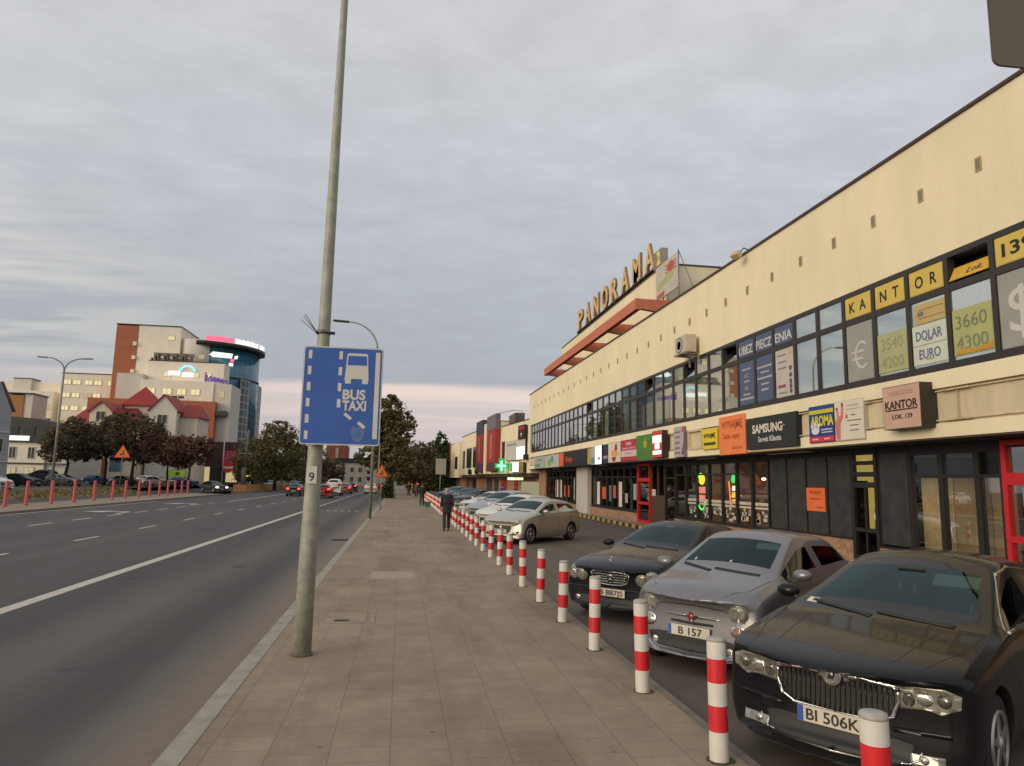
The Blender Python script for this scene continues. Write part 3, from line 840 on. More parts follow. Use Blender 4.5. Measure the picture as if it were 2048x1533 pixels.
# faded banner on its tube frame
fr = Frame((12.3, 31.4, 11.95), (0, -1, 0))
bn = empty('roof_banner', (12.3, 31.4, 9.53), 'faded white banner with a red crab shape stretched on a roof frame', 'banner')
mb = MB(); fr.rect(mb, -1.45, 1.45, -.85, .85, -.01, 0); mb.build('cloth', mat('banner_cloth', (.50, .46, .42), .85, var=.12, nscale=1.4), bn)
mb = MB(); fr.ell(mb, .55, .42, .40, .26, .001, .006)
for s in (-1, 1):
    for j in range(3): fr.poly(mb, [(.55 + s * .3, .5 - j * .12), (.55 + s * (.62 + .05 * j), .66 - j * .2), (.55 + s * .66, .58 - j * .2), (.55 + s * .33, .42 - j * .12)], .001, .005)
fr.poly(mb, [(-1.3, -.80), (-.3, -.80), (-.3, -.55), (-1.3, -.62)], .001, .005)
mb.build('red_print', mat('banner_red', (.45, .10, .06), .85), bn)
mb = MB()
for j in range(6): fr.poly(mb, [(-1.2 + .36 * j, -.42 + .05 * j), (-.92 + .36 * j, -.38 + .05 * j), (-.92 + .36 * j, -.02 + .05 * j), (-1.2 + .36 * j, -.06 + .05 * j)], .001, .005)
fr.poly(mb, [(-1.2, -.22), (1.0, .1), (1.0, .2), (-1.2, -.12)], .0015, .0055); mb.build('green_lettering', mat('banner_green', (.40, .42, .16), .85), bn)
mb = MB()
for u_ in (-1.45, 1.45): mb.tube([fr.p(u_, -2.42, -.03), fr.p(u_, .95, -.03)], .025, 6); mb.tube([fr.p(u_, .9, -.03), fr.p(u_ , -2.42, -1.4)], .018, 6)
for v_ in (-.85, .85): mb.tube([fr.p(-1.45, v_, -.03), fr.p(1.45, v_, -.03)], .02, 6)
mb.build('tube_frame', mat('dull_steel', (.16, .15, .14), .5, .6), bn)
# air conditioner on the wall
ac = empty('air_conditioner', (10.6, 24.7, 6.8), 'boxy beige air conditioner bracketed to the cream wall above the windows', 'air conditioner')
mb = MB(); mb.box(10.18, 10.6, 24.15, 25.2, 6.88, 7.55); mb.build('case', mat('ac_case', (.50, .44, .34), .6, var=.15), ac, bevel=.015)
fr = Frame((10.177, 24.68, 7.21), (0, -1, 0))
mb = MB(); fr.ell(mb, -.1, 0, .29, .29, 0, .004, 20); mb.build('fan_opening', mat('ac_dark', (.05, .045, .04), .7), ac)
mb = MB()
for r_ in (.08, .16, .24): mb.lathe([(r_, -.006), (r_ + .012, -.006), (r_ + .012, .0), (r_, .0)], 20, 'x', (10.172, 24.78, 7.21))
mb.build('fan_grille', mat('ac_case', (.50, .44, .34), .6), ac)
mb = MB()
for y in (24.25, 25.05): mb.box(10.1, 10.748, y, y + .05, 6.82, 6.878); mb.box(10.69, 10.748, y, y + .05, 6.45, 6.82)
mb.build('bracket', mat('ac_bracket', (.30, .25, .18), .7), ac)
# little floodlight on the parapet
fl = empty('floodlight', (10.5, 20.4, 9.4), 'small cream floodlight on the parapet edge of the hall', 'lamp')
mb = MB(); mb.obox((10.35, 20.4, 9.36), (.22, .34, .18), rz=.3, ry=.5); mb.build('lamp_head', mat('flood_body', (.55, .42, .25), .5), fl, bevel=.02)
mb = MB(); mb.tube([(10.42, 20.4, 9.40), (10.62, 20.4, 9.62), (10.8, 20.4, 9.56)], .02, 6); mb.build('arm', M_trim, fl)
# television aerials
def aerial(x, y, z, h, rz, label):
    a = empty('aerial', (x, y, z), label, 'aerial')
    mb = MB(); mb.tube([(x, y, z), (x, y, z + h)], .022, 6); mb.build('mast', mat('dull_steel', (.16, .15, .14), .5, .6), a)
    m = Matrix.Translation((x, y, z + h - .15)) @ Matrix.Rotation(rz, 4, 'Z')
    mb = MB(); mb.tube([m @ Vector((-1.0, 0, 0)), m @ Vector((.6, 0, 0))], .02, 6)
    for k in range(9): mb.tube([m @ Vector((-.95 + k * .18, -.42 + .02 * k, 0)), m @ Vector((-.95 + k * .18, .42 - .02 * k, 0))], .008, 5)
    mb.build('boom', mat('aerial_dark', (.10, .10, .10), .5, .5), a)
    return a
aerial(12.2, 10.9, 9.53, 1.75, .5, 'thin television aerial standing on the roof beside the grey sign plate')
aerial(13.2, 11.8, 9.53, 3.6, .15, 'taller television aerial at the top right corner of the photo')
# ------------------------------------------------------------------ shop signs on the hall's fascia (each its own thing)
UX = (0, -1, 0)
def fsign(name, label, y0, y1, z0, z1, d, face, elems, cat='sign', w0=None, **kw):
    if w0:                                   # artwork drawn for a board w0 wide, fitted to this one
        k = abs(y1 - y0) / w0; out = []
        for e in elems:
            e = list(e)
            if e[0] == 'r': e[3] *= k; e[4] *= k
            elif e[0] == 'e': e[3] *= k; e[5] *= k
            elif e[0] == 'p': e[3] = [(a * k, b) for a, b in e[3]]
            elif e[0] == 't':
                e[4] *= k
                if len(e) > 7 and 'w' in e[7]: e[7] = dict(e[7], w=e[7]['w'] * k)
            out.append(tuple(e))
        elems = out
    return board(name, label, cat, (XF - d + .06, (y0 + y1) / 2, (z0 + z1) / 2), UX, abs(y1 - y0), z1 - z0, d, face, elems, group='shop signs on the fascia', **kw)
K = (28, 26, 24)
fsign('shop_sign', 'faded pink square box sign reading KANTOR LOK.139', 12.78, 13.92, 3.27, 4.20, .38, (196, 160, 140),
      [('t', 'lettering', K, 'KANTOR', 0, .06, .17, dict(w=.98, bold=.03)), ('r', 'rule', K, -.48, .48, -.07, -.045), ('t', 'lettering', K, 'LOK. 139', .02, -.20, .095, dict(w=.6, bold=.02)),
       ('r', 'faded_lettering', (184, 146, 128), -.35, .35, .27, .35)], edge=(52, 48, 44))
fsign('shop_sign', 'white poster board with a hand and grey lines of print', 14.97, 16.11, 3.16, 4.14, .1, (214, 205, 190),
      [('r', 'print_lines', (150, 142, 134), -.05, .40, .34, .36), ('r', 'print_lines', (150, 142, 134), -.08, .44, .25, .265), ('r', 'print_lines', (120, 112, 108), .1, .25, .1, .13), ('r', 'print_lines', (120, 112, 108), -.06, .46, -.03, -.005),
       ('r', 'print_lines', (120, 112, 108), .02, .36, -.15, -.125), ('r', 'print_lines', (120, 112, 108), .02, .36, -.27, -.245), ('e', 'red_drop', (190, 60, 60), -.08, .09, .035, .05),
       ('p', 'hand_print', (205, 120, 105), [(-.5, -.45), (-.36, -.45), (-.33, -.05), (-.22, .08), (-.2, .42), (-.26, .42), (-.3, .14), (-.38, .1), (-.42, .34), (-.47, .33), (-.46, .05), (-.54, -.02)]),
       ('r', 'dark_nails', (110, 40, 40), -.27, -.2, .36, .43), ('r', 'dark_nails', (110, 40, 40), -.48, -.42, .27, .34)], edge=(180, 172, 160), w0=1.13)
fsign('shop_sign', 'blue and yellow poster board with a white paw shape and red foot', 16.13, 17.25, 3.16, 4.12, .1, (38, 62, 130),
      [('r', 'yellow_band', (200, 190, 50), -.42, .42, .27, .37), ('t', 'yellow_lettering', (206, 198, 50), 'AROMA', .03, .08, .25, dict(w=.78, bold=.05)), ('r', 'red_foot', (205, 50, 70), -.43, .43, -.46, -.33),
       ('e', 'white_paw', (214, 214, 220), -.2, -.16, .14, .11), ('e', 'white_paw', (214, 214, 220), -.31, -.05, .05, .06), ('e', 'white_paw', (214, 214, 220), -.2, -.01, .05, .06), ('e', 'white_paw', (214, 214, 220), -.09, -.05, .05, .06),
       ('r', 'small_print', (190, 200, 220), .0, .38, -.17, -.14), ('r', 'small_print', (190, 200, 220), .02, .38, -.24, -.21), ('r', 'foot_print', (226, 170, 176), -.32, -.1, -.415, -.375), ('r', 'foot_print', (226, 170, 176), .1, .3, -.415, -.375)], w0=0.88)
fsign('shop_sign', 'large black box sign with a white service name, right of the orange sheet', 17.75, 20.62, 3.12, 4.08, .16, (36, 40, 40),
      [('t', 'lettering', (214, 204, 188), 'SAMSUNG', -.15, .13, .25, dict(w=1.65, bold=.04)), ('t', 'small_lettering', (200, 200, 194), 'Serwis Klienta', -.02, -.19, .16, dict(w=1.25, bold=.02)),
       ('r', 'orange_tip', (206, 120, 70), .70, .80, .13, .17)], edge=(26, 28, 28), w0=2.72)
fsign('shop_sign', 'orange sheet with hand painted WYNAJMĘ beside the black box sign', 20.74, 22.62, 3.02, 4.30, .12, (232, 130, 72),
      [('t', 'lettering', (176, 78, 40), 'WYNAJMĘ', 0, .36, .24, dict(w=1.5, bold=.03)), ('t', 'lettering', (176, 78, 40), 'Tanio, super', -.05, -.02, .17, dict(w=1.25, bold=.02)), ('r', 'lettering', (196, 98, 56), 0, .72, -.46, -.39)], edge=(214, 116, 62))
fsign('shop_sign', 'yellow box sign with black print left of the orange sheet', 22.70, 23.95, 3.26, 3.98, .14, (222, 198, 42),
      [('t', 'lettering', K, 'WYNAJMĘ', -.02, .12, .15, dict(w=.95, bold=.03)), ('r', 'lettering', (70, 64, 30), -.48, .46, -.22, -.12)], edge=(196, 170, 30))
mb = MB(); mb.box(10.70, 10.82, 24.1, 25.35, 3.32, 3.38); mb.box(10.70, 10.82, 24.1, 25.35, 3.98, 4.04); mb.box(10.70, 10.82, 25.29, 25.35, 3.38, 3.98); mb.box(10.70, 10.82, 24.1, 24.16, 3.38, 3.98)
o = mb.build('empty_sign_frame', M_fascia); tag(o, 'empty cream sign frame between the yellow box and the grey price board', 'sign frame')
fsign('shop_sign', 'tall grey price board with purple lines and a red corner', 25.5, 26.5, 3.06, 4.24, .2, (176, 166, 168),
      [('r', 'purple_lines', (124, 90, 110), -.55, .2, y, y + .06) for y in (.36, .16, -.06, -.26, -.45)] + [('e', 'red_dot', (190, 50, 60), .58, .46, .1, .1), ('p', 'purple_wedge', (110, 76, 96), [(.4, -.5), (.7, -.5), (.7, 0)])], edge=(130, 112, 118), w0=1.45)
fsign('shop_sign', 'red sign with lit white lettering at the right of the green sign', 27.4, 28.6, 3.1, 4.22, .34, (196, 74, 58),
      [('r', 'lit_lettering', (255, 250, 240), -.75, .8, .06, .36), ('r', 'lit_panel', (255, 252, 246), -.35, .45, -.2, .02), ('r', 'lit_lettering', (255, 250, 240), -.75, .78, -.42, -.27)], edge=(48, 38, 34), w0=1.90)
fsign('shop_sign', 'green sign with an orange leaf above dim brown print', 28.65, 31.02, 3.1, 4.18, .2, (58, 130, 44),
      [('p', 'orange_leaf', (216, 150, 40), [(0, .42), (.14, .2), (.34, .26), (.2, .06), (.26, -.1), (0, .02), (-.26, -.1), (-.2, .06), (-.34, .26), (-.14, .2)]), ('r', 'brown_lettering', (98, 112, 44), -1.2, 1.2, -.34, -.18), ('r', 'brown_lettering', (98, 112, 44), -.7, -.3, -.18, -.06)], edge=(150, 148, 146), w0=3.40)
fsign('shop_sign', 'white sign with crimson top and bottom bands', 31.1, 33.5, 3.08, 4.1, .14, (204, 190, 184),
      [('r', 'crimson_band', (178, 44, 66), -1.66, 1.66, .0, .5), ('r', 'crimson_band', (178, 44, 66), -1.66, 1.66, -.5, -.3), ('r', 'pale_lettering', (204, 150, 156), -.55, .55, .24, .38), ('r', 'pale_lettering', (204, 130, 140), -1.35, 1.35, .05, .14), ('r', 'grey_line', (150, 140, 140), -.7, .7, -.17, -.13)], w0=3.35)
fsign('shop_sign', 'white sign with an orange blob over a brown cup', 33.55, 35.7, 3.06, 4.08, .14, (212, 200, 186),
      [('e', 'orange_blob', (222, 160, 84), .1, -.06, .95, .17), ('p', 'brown_cup', (120, 50, 44), [(-.7, -.24), (.5, -.24), (.25, -.45), (-.4, -.45)]), ('p', 'brown_cup', (120, 50, 44), [(.1, .1), (.8, .1), (.7, .4), (.3, .42)])], w0=3.40)
fsign('shop_sign', 'narrow dark navy panel beside the glowing white panel', 35.75, 36.7, 3.04, 4.06, .14, (44, 42, 62), [('r', 'pale_bar', (150, 140, 160), -.7, .7, -.25, -.1)], w0=1.60)
fsign('shop_sign', 'brightly glowing white panel with a magenta speck', 36.75, 38.05, 3.02, 4.06, .2, (255, 255, 250), [('e', 'magenta_speck', (214, 120, 190), .3, -.2, .4, .1)], lit=1.6, w0=2.25)
fsign('shop_sign', 'pale grey and blue panel left of the glowing white panel', 38.1, 39.05, 3.02, 4.04, .14, (176, 174, 168), [('r', 'blue_bar', (90, 140, 160), -.9, .9, -.45, -.1)], w0=1.95)
fsign('shop_sign', 'slim olive yellow panel at the end of the black sign', 39.1, 39.95, 3.06, 3.98, .12, (176, 158, 84), [('r', 'rule', (140, 124, 60), -.5, .5, -.3, -.27)], w0=1.35)
fsign('shop_sign', 'long black sign with orange lettering and an orange end block', 40.0, 47.4, 3.06, 4.0, .12, (34, 31, 31),
      [('r', 'orange_block', (232, 90, 50), -3.45, -2.3, -.45, .45), ('t', 'orange_lettering', (214, 78, 40), 'Orange', -.9, 0, .36, dict(w=1.7, bold=.02))], w0=6.95)
fsign('shop_sign', 'pale sign with a green and blue swirl left of the long black sign', 47.5, 52.4, 3.06, 3.98, .12, (186, 182, 170),
      [('e', 'green_swirl', (120, 170, 60), -.25, -.1, .16, .3), ('e', 'blue_swirl', (70, 150, 160), .05, .12, .14, .26)], w0=1.45)

fsign('shop_sign', 'pale teal grey sign at the hall\'s far corner', 52.45, 56.8, 3.06, 4.0, .12, (168, 172, 162), [('r', 'teal_bar', (96, 140, 136), -1.6, .4, -.38, -.1), ('r', 'teal_bar', (120, 140, 134), -.8, 1.4, .1, .26)])
# ------------------------------------------------------------------ posters stuck in the upper windows
_a = [R(48 + 264 * k / 16) for k in range(17)]
EURO = [(.08 + .27 * math.cos(a), -.08 + .34 * math.sin(a)) for a in _a] + [(.08 + .20 * math.cos(a), -.08 + .275 * math.sin(a)) for a in _a[::-1]]
def wposter(label, k, z0, z1, face, elems, u0=-.48, u1=.48, cat='poster', name='window_poster', x=XF + .010):
    yc = BAY0 + BAY * k
    return board(name, label, cat, (x, yc - (u0 + u1) / 2, (z0 + z1) / 2), UX, u1 - u0, z1 - z0, .006, face, elems, group='posters in the upper windows', edge=face)
Y_ = (206, 180, 84); G_ = (150, 150, 144)
wposter('yellow window panel reading 139', -1, 6.12, 6.65, Y_, [('t', 'lettering', K, '139', 0, 0, .24, dict(w=.66, bold=.03))])
wposter('grey window film with a large white dollar sign', -1, 4.56, 5.95, G_, [('t', 'dollar_sign', (196, 194, 184), '$', 0, 0, .85)])
wposter('pale green price sheet reading 3660 and 4300', 0, 4.62, 5.55, (170, 170, 112), [('t', 'numerals', (110, 126, 96), '3660', -.02, .2, .26, dict(w=.76)), ('t', 'numerals', (120, 132, 104), '4300', -.02, -.22, .26, dict(w=.76)), ('p', 'torn_corner', (190, 144, 44), [(-.45, -.44), (.45, -.44), (.45, -.30), (.1, -.38), (-.3, -.30)])])
wposter('white window sheet reading DOLAR and EURO', 1, 4.60, 5.45, (200, 204, 188), [('t', 'lettering', (96, 106, 140), 'DOLAR', 0, .2, .2, dict(w=.74, bold=.02)), ('t', 'lettering', (96, 106, 140), 'EURO', 0, -.2, .2, dict(w=.6, bold=.02)), ('r', 'rule', (130, 134, 130), -.46, .46, -.01, .0), ('r', 'small_print', (120, 120, 124), -.1, .1, .07, .085), ('r', 'small_print', (120, 120, 124), -.1, .1, -.33, -.315)])
wposter('tan banknote print above the DOLAR sheet', 1, 5.47, 5.90, (186, 164, 108), [('r', 'print_lines', (150, 124, 80), -.3, .4, .08, .1), ('r', 'print_lines', (150, 124, 80), -.3, .4, -.1, -.08), ('r', 'dark_print', (118, 116, 112), -.33, -.17, -.04, .05)], u0=-.40)
wposter('faded green price sheet reading 3540 and 4200', 2, 4.60, 5.50, (170, 170, 124), [('t', 'numerals', (146, 150, 116), '3540', 0, .2, .26, dict(w=.7)), ('t', 'numerals', (148, 152, 118), '4200', 0, -.22, .26, dict(w=.7))])
wposter('grey window film with a white euro sign', 3, 4.56, 5.95, G_, [('p', 'euro_sign', (192, 188, 178), EURO), ('r', 'euro_bar', (192, 188, 178), -.30, .16, -.02, .035), ('r', 'euro_bar', (192, 188, 178), -.30, .12, -.19, -.135)])
wposter('yellow window panel with the letters O R', 1, 6.12, 6.65, Y_, [('t', 'lettering', K, 'O  R', 0, 0, .25, dict(w=.62, bold=.02))])
wposter('yellow window panel with the letters N T', 2, 6.12, 6.65, Y_, [('t', 'lettering', K, 'N  T', 0, 0, .25, dict(w=.62, bold=.02))])
wposter('yellow window panel with the letters K A', 3, 6.12, 6.65, Y_, [('t', 'lettering', K, 'K  A', 0, 0, .25, dict(w=.62, bold=.02))])
# the lok. panel hangs on the tilted-open light
lk = wposter('yellow panel reading lok. on the tilted open window', 0, 6.14, 6.46, (206, 164, 54), [('t', 'lettering', K, 'Lok.', .12, -.02, .13, dict(w=.4, shear=.3))], x=XF + .06)
lk.rotation_euler = (0, R(26), 0)
B_ = (78, 88, 116)
wposter('dark blue strip reading UBEZ', 8, 6.12, 6.65, B_, [('t', 'lettering', (196, 194, 192), 'UBEZ', 0, -.05, .27, dict(w=.9, bold=.02))])
wposter('dark blue strip reading PIECZ', 7, 6.12, 6.65, B_, [('t', 'lettering', (196, 194, 192), 'PIECZ', 0, -.05, .27, dict(w=.92, bold=.02))])
wposter('dark blue strip reading ENIA', 6, 6.12, 6.65, B_, [('t', 'lettering', (196, 194, 192), 'ENIA', 0, -.05, .27, dict(w=.9, bold=.02))])
L_ = (164, 164, 166)
wposter('blue window film with OC and AC in pale print', 8, 4.56, 5.95, B_, [('r', 'lettering', L_, -.28, .28, .42, .47), ('t', 'lettering', L_, 'OC', 0, .24, .13), ('r', 'lettering', L_, -.17, .17, .03, .08), ('t', 'lettering', L_, 'AC', 0, -.16, .13), ('r', 'lettering', L_, -.22, .22, -.39, -.34), ('r', 'lettering', L_, -.44, .44, -.53, -.47)])
wposter('blue window film with five short pale lines', 7, 4.56, 5.95, B_, [('r', 'lettering', L_, -.44, .44, .33, .39), ('r', 'lettering', L_, -.22, .26, .17, .22), ('r', 'lettering', L_, -.42, .44, -.01, .05), ('r', 'lettering', L_, -.22, .24, -.19, -.14), ('r', 'lettering', L_, -.2, .22, -.37, -.31)])
wposter('white window film listing small insurer marks', 6, 4.56, 5.95, (190, 180, 172), [('r', 'grey_print', (130, 126, 122), -.35, .1, z, z + .05) for z in (.5, .3, .12)] + [('e', 'dark_marks', (86, 84, 90), .32, z, .07, .07) for z in (.1, -.1, -.28, -.42, -.56)] + [('r', 'red_mark', (140, 70, 90), -.35, .05, -.42, -.34), ('e', 'yellow_mark', (200, 180, 80), .32, .56, .08, .06), ('r', 'grey_print', (130, 126, 122), -.35, .1, -.6, -.55)])
# orange notice on the shutter, papers on the red door
board('notice', 'orange paper notice taped on the black roller shutter', 'notice', (XG - .012, 18.72, 1.66), UX, .92, .66, .006, (226, 112, 62), [('t', 'lettering', (160, 74, 46), 'WYNAJMĘ', 0, .2, .1, dict(w=.6)), ('r', 'lettering', (160, 74, 46), -.3, .25, .0, .04), ('r', 'lettering', (160, 74, 46), .05, .35, -.24, -.2)], edge=(226, 112, 62))
board('notice', 'grey picture notice above the red strip on the near red door', 'notice', (XG - .036, 11.62, 1.9), UX, .45, .36, .004, (150, 136, 124), [('e', 'figure_print', (90, 80, 76), 0, .02, .1, .12), ('r', 'red_strip', (160, 40, 40), -.2, .2, -.17, -.11)], edge=(150, 136, 124))
board('notice', 'pale green sheet of opening hours on the near red door', 'notice', (XG - .036, 11.6, 1.40), UX, .38, .52, .004, (160, 176, 160), [('r', 'print_lines', (110, 126, 116), -.14, .14, z, z + .02) for z in (.16, .08, 0, -.08, -.16)], edge=(150, 166, 150))
board('notice', 'white paper stuck on the dark timber door', 'notice', (XG + .0, 31.9, 1.62), UX, .5, .3, .004, (200, 190, 170), [('r', 'print_lines', (130, 120, 110), -.2, .2, .02, .05)], edge=(190, 180, 160))
# neon signs in the restaurant windows
def neon(label, y, z, parts):
    root = empty('neon_sign', (XG + .12, y, z), label, 'neon sign', 'neon signs in the restaurant windows')
    fr = Frame((XG + .10, y, z), UX)
    for nm, col, s, prims in parts:
        mb = MB()
        for p in prims:
            if p[0] == 'e': fr.ell(mb, *p[1:], 0, .02)
            elif p[0] == 'r': fr.rect(mb, *p[1:], 0, .02)
            elif p[0] == 'l': mb.tube([fr.p(a, b, .02) for a, b in p[1]], .028, 8)
        mb.build(nm, emit('neon_%s' % nm, col, s), root)
    return root
arc = lambda cu, cv, ru, rv, a0, a1, n=16: [(cu + ru * math.cos(a0 + (a1 - a0) * i / n), cv + rv * math.sin(a0 + (a1 - a0) * i / n)) for i in range(n + 1)]
neon('oval neon sign with yellow top, red rows and green rim', 26.75, 1.78, [('yellow_top', (1.0, .80, .03), 2.5, [('e', .05, .46, .28, .22)]), ('red_rows', (1.0, .28, .22), 1.8, [('r', -.22, .36, -.10, .16), ('r', -.2, .34, -.44, -.16)]),
     ('green_rim', (.12, .95, .10), 2.2, [('l', arc(.05, -.02, .42, .72, PI * .55, PI * 1.85))])])
neon('pineapple shaped neon with green leaves over orange rows', 23.95, 1.80, [('green_leaves', (.05, .85, .20), 2.2, [('e', .1, .52, .24, .12), ('e', .22, .38, .12, .16), ('e', -.05, .42, .14, .12)]), ('white_row', (1, .96, .85), 2.6, [('r', -.12, .36, .02, .2)]),
     ('orange_rows', (1.0, .55, .05), 2.2, [('r', -.15, .36, -.22, -.02), ('r', -.12, .36, -.44, -.27)]), ('red_edge', (1.0, .25, .06), 1.8, [('l', [(-.36, .36), (-.30, 0), (-.26, -.30), (-.2, -.5)])])])
# ------------------------------------------------------------------ cars
def paint(name, c, metal=0.35, rough=0.32, dirt=0.15):
    if name in MATS: return MATS[name]
    t = NT(name); n = t.noise(t.coord(), 2.2, 5, .6)
    sp = t.n('ShaderNodeSeparateXYZ'); t.l(t.coord(), sp.inputs[0])
    low = t.ramp(sp.outputs[2], [(0.15, 1.0), (0.55, 0.0)])          # road dust on the lower body
    dfac = t.math('MULTIPLY', t.math('MULTIPLY', low, n), dirt * 2.2)
    col = t.mix(dfac, t.mix(1.0, c, t.ramp(n, [(.3, .94), (.7, 1.06)]), 'MULTIPLY'), (0.14, 0.115, 0.09))
    rr = t.math('ADD', t.ramp(n, [(.3, rough - .04), (.7, rough + .05)]), t.math('MULTIPLY', dfac, .5))
    t.bsdf(col, rr, metal, .25 if metal else .12, Coat_Weight=0.5 if metal else .3, Coat_Roughness=0.05)
    MATS[name] = t.m
    return t.m
M_blk = mat('black_plastic', (0.014, 0.014, 0.014), .55, var=.2)
M_rub = mat('tyre_rubber', (0.020, 0.019, 0.018), .8, var=.3, nscale=8)
M_alloy = mat('alloy', (0.42, 0.42, 0.42), .35, .8, var=.1)
M_chrome = mat('chrome', (0.62, 0.62, 0.62), .16, 1.0, var=.05)
M_cglass = glass('windscreen', (0.34, 0.46, 0.46), ior=1.45, refl=(.58, .78, .80), fk=.85)
M_sglass = glass('side_glass', (0.16, 0.19, 0.19), ior=1.45, refl=(.8, .85, .85))
M_lens = mat('lamp_lens', (0.27, 0.262, 0.22), .15, .3, var=.4, nscale=16, Coat_Weight=1.0)
M_bulb = mat('lamp_inner', (0.17, 0.165, 0.14), .12, .6, var=.4, nscale=25, Coat_Weight=1.0)
M_refl = mat('lamp_reflector', (0.70, 0.69, 0.64), .15, .8, var=.2, nscale=30)
M_seat = mat('car_seat', (0.045, 0.042, 0.040), .85, var=.25)
M_inter = mat('car_interior', (0.020, 0.020, 0.021), .85)
M_tail = mat('tail_lens', (0.32, 0.012, 0.012), .15, Coat_Weight=1.0)
M_plate = mat('plate_white', (0.62, 0.57, 0.47), .5, var=.06)
M_pblue = mat('plate_blue', (0.03, 0.10, 0.38), .5)
M_pblk = mat('plate_letters', (0.02, 0.02, 0.02), .6)
M_amber = mat('amber_lens', (0.26, 0.11, 0.07), .2, Coat_Weight=1.0)

ROWS = 13
def section(st):
    x, w, zb, zbelt, yb, zr, yr, zt = st
    L = lambda a, b, t_: a + (b - a) * t_
    zm = L(zb, zbelt, .46)
    return [(0, zb), (w * .62, zb), (w * .93, zb + .015), (w * .985, zb + .15), (w, zm), (L(w, yb, .35), zbelt - .075), (yb, zbelt),
            (L(yb, yr, .09), L(zbelt, zr, .09)), (L(yb, yr, .86), L(zbelt, zr, .86)), (yr, zr), (yr * .90, L(zr, zt, .30)), (yr * .52, L(zr, zt, .80)), (0, zt)]

def car_shell(p):
    """closed shell from cross sections, subdivided, wheel arches cut; returns the mesh with material slots
    0 paint 1 windscreen 2 rear window 3 side glass front 4 side glass rear 5 black"""
    st = p['st']; bm = bmesh.new()
    nose, tail = p['nose'], p['tail']
    rings = []
    n = len(st)
    for j, s in enumerate(st):
        sec = section(s); ring = []
        full = [(y, z, i) for i, (y, z) in enumerate(sec)] + [(-sec[i][0], sec[i][1], i) for i in range(ROWS - 2, 0, -1)]
        fa = p.get('fall_f', (1, .95, .6, .2)); fb = p.get('fall_r', (1, .9, .45))
        kf = fa[j] if j < len(fa) else 0; kb = fb[n - 1 - j] if n - 1 - j < len(fb) else 0
        for y, z, i in full:
            q = abs(y) / s[1]
            dx = -kf * nose * q ** p.get('nexp', 3.0) + kb * tail * q ** 2.6
            # bumper stands forward of the hood lip
            if j <= 1: dx -= p.get('lean', .10) * max(0, (z - .45) / .35) ** 1.4
            if j >= n - 2: dx += p.get('rlean', .08) * max(0, (z - .55) / .45) ** 1.3
            if j <= 1 and z < s[2] + .05: dx -= .05
            ring.append(bm.verts.new((s[0] + dx, y, z)))
        rings.append(ring)
    N = len(rings[0])
    rowof = list(range(ROWS)) + list(range(ROWS - 2, 0, -1))
    def fmat(j, r):
        a, b = p['ws']; c, d = p['rw']
        if a <= j < b and r >= 10: return 1
        if c <= j < d and r >= 10: return 2
        if r == 7 and not any(j == k for k in p['pillar']):
            if a <= j < p['bp']: return 3
            if p['bp'] <= j < p['sg_end']: return 4
        return 0
    for j in range(n - 1):
        for k in range(N):
            k2 = (k + 1) % N
            r = min(rowof[k], rowof[k2])
            f = bm.faces.new((rings[j][k], rings[j][k2], rings[j + 1][k2], rings[j + 1][k]))
            f.material_index = fmat(j, r); f.smooth = True
            if r == 0: f.material_index = 5
    for ring in (rings[0], rings[-1]):
        for i in range(0, ROWS - 1):
            a, b = ring[i], ring[i + 1]
            c, d = ring[(N - i - 1) % N], ring[(N - i) % N]
            vs = [a, b, c, d] if i not in (0, ROWS - 2) else ([a, b, c] if i == 0 else [a, b, d])
            vs = list(dict.fromkeys(vs))
            f = bm.faces.new(vs); f.smooth = True
    cr = bm.edges.layers.float.get('crease_edge') or bm.edges.layers.float.new('crease_edge')
    for j, ring in enumerate(rings):                     # a firm belt crease and rocker edge
        if j + 1 < n:
            for k in range(N):
                if rowof[k] in (2, 6):
                    e = bm.edges.get((ring[k], rings[j + 1][k]))
                    if e: e[cr] = .35 if rowof[k] == 6 else .5
    bmesh.ops.recalc_face_normals(bm, faces=bm.faces)
    me = bpy.data.meshes.new('shell'); bm.to_mesh(me); bm.free()
    slots = [p['paint'], M_cglass, M_cglass, M_sglass, M_sglass, M_blk]
    for m in slots: me.materials.append(m)
    ob = bpy.data.objects.new('shell', me); COL.objects.link(ob)
    sub = ob.modifiers.new('s', 'SUBSURF'); sub.levels = 2; sub.render_levels = 2
    # wheel arch cutter
    mb = MB(); mb.mi = 5
    for xa in (p['fa'], p['ra']):
        for sgn in (-1, 1):
            y0 = sgn * (p['hw'] - .27); y1 = sgn * (p['hw'] + .25)
            a, b = min(y0, y1), max(y0, y1)
            mb.lathe([(p['ar'], a), (p['ar'], b)], 36, 'y', (xa, 0, p['wr'] + .015))
    bmesh.ops.recalc_face_normals(mb.bm, faces=mb.bm.faces)
    cm = bpy.data.meshes.new('cut'); mb.bm.to_mesh(cm); mb.bm.free()
    for m in slots: cm.materials.append(m)
    co = bpy.data.objects.new('cut', cm); COL.objects.link(co)
    dg = bpy.context.evaluated_depsgraph_get()
    solid = bpy.data.meshes.new_from_object(ob.evaluated_get(dg))
    bvh = BVHTree.FromPolygons([v.co.copy() for v in solid.vertices], [list(q.vertices) for q in solid.polygons])
    bo = ob.modifiers.new('b', 'BOOLEAN'); bo.operation = 'DIFFERENCE'; bo.object = co; bo.solver = 'EXACT'; bo.material_mode = 'INDEX'
    dg = bpy.context.evaluated_depsgraph_get()
    res = bpy.data.meshes.new_from_object(ob.evaluated_get(dg))
    for o in (ob, co):
        d = o.data; bpy.data.objects.remove(o); bpy.data.meshes.remove(d)
    bpy.data.meshes.remove(solid)
    return res, bvh

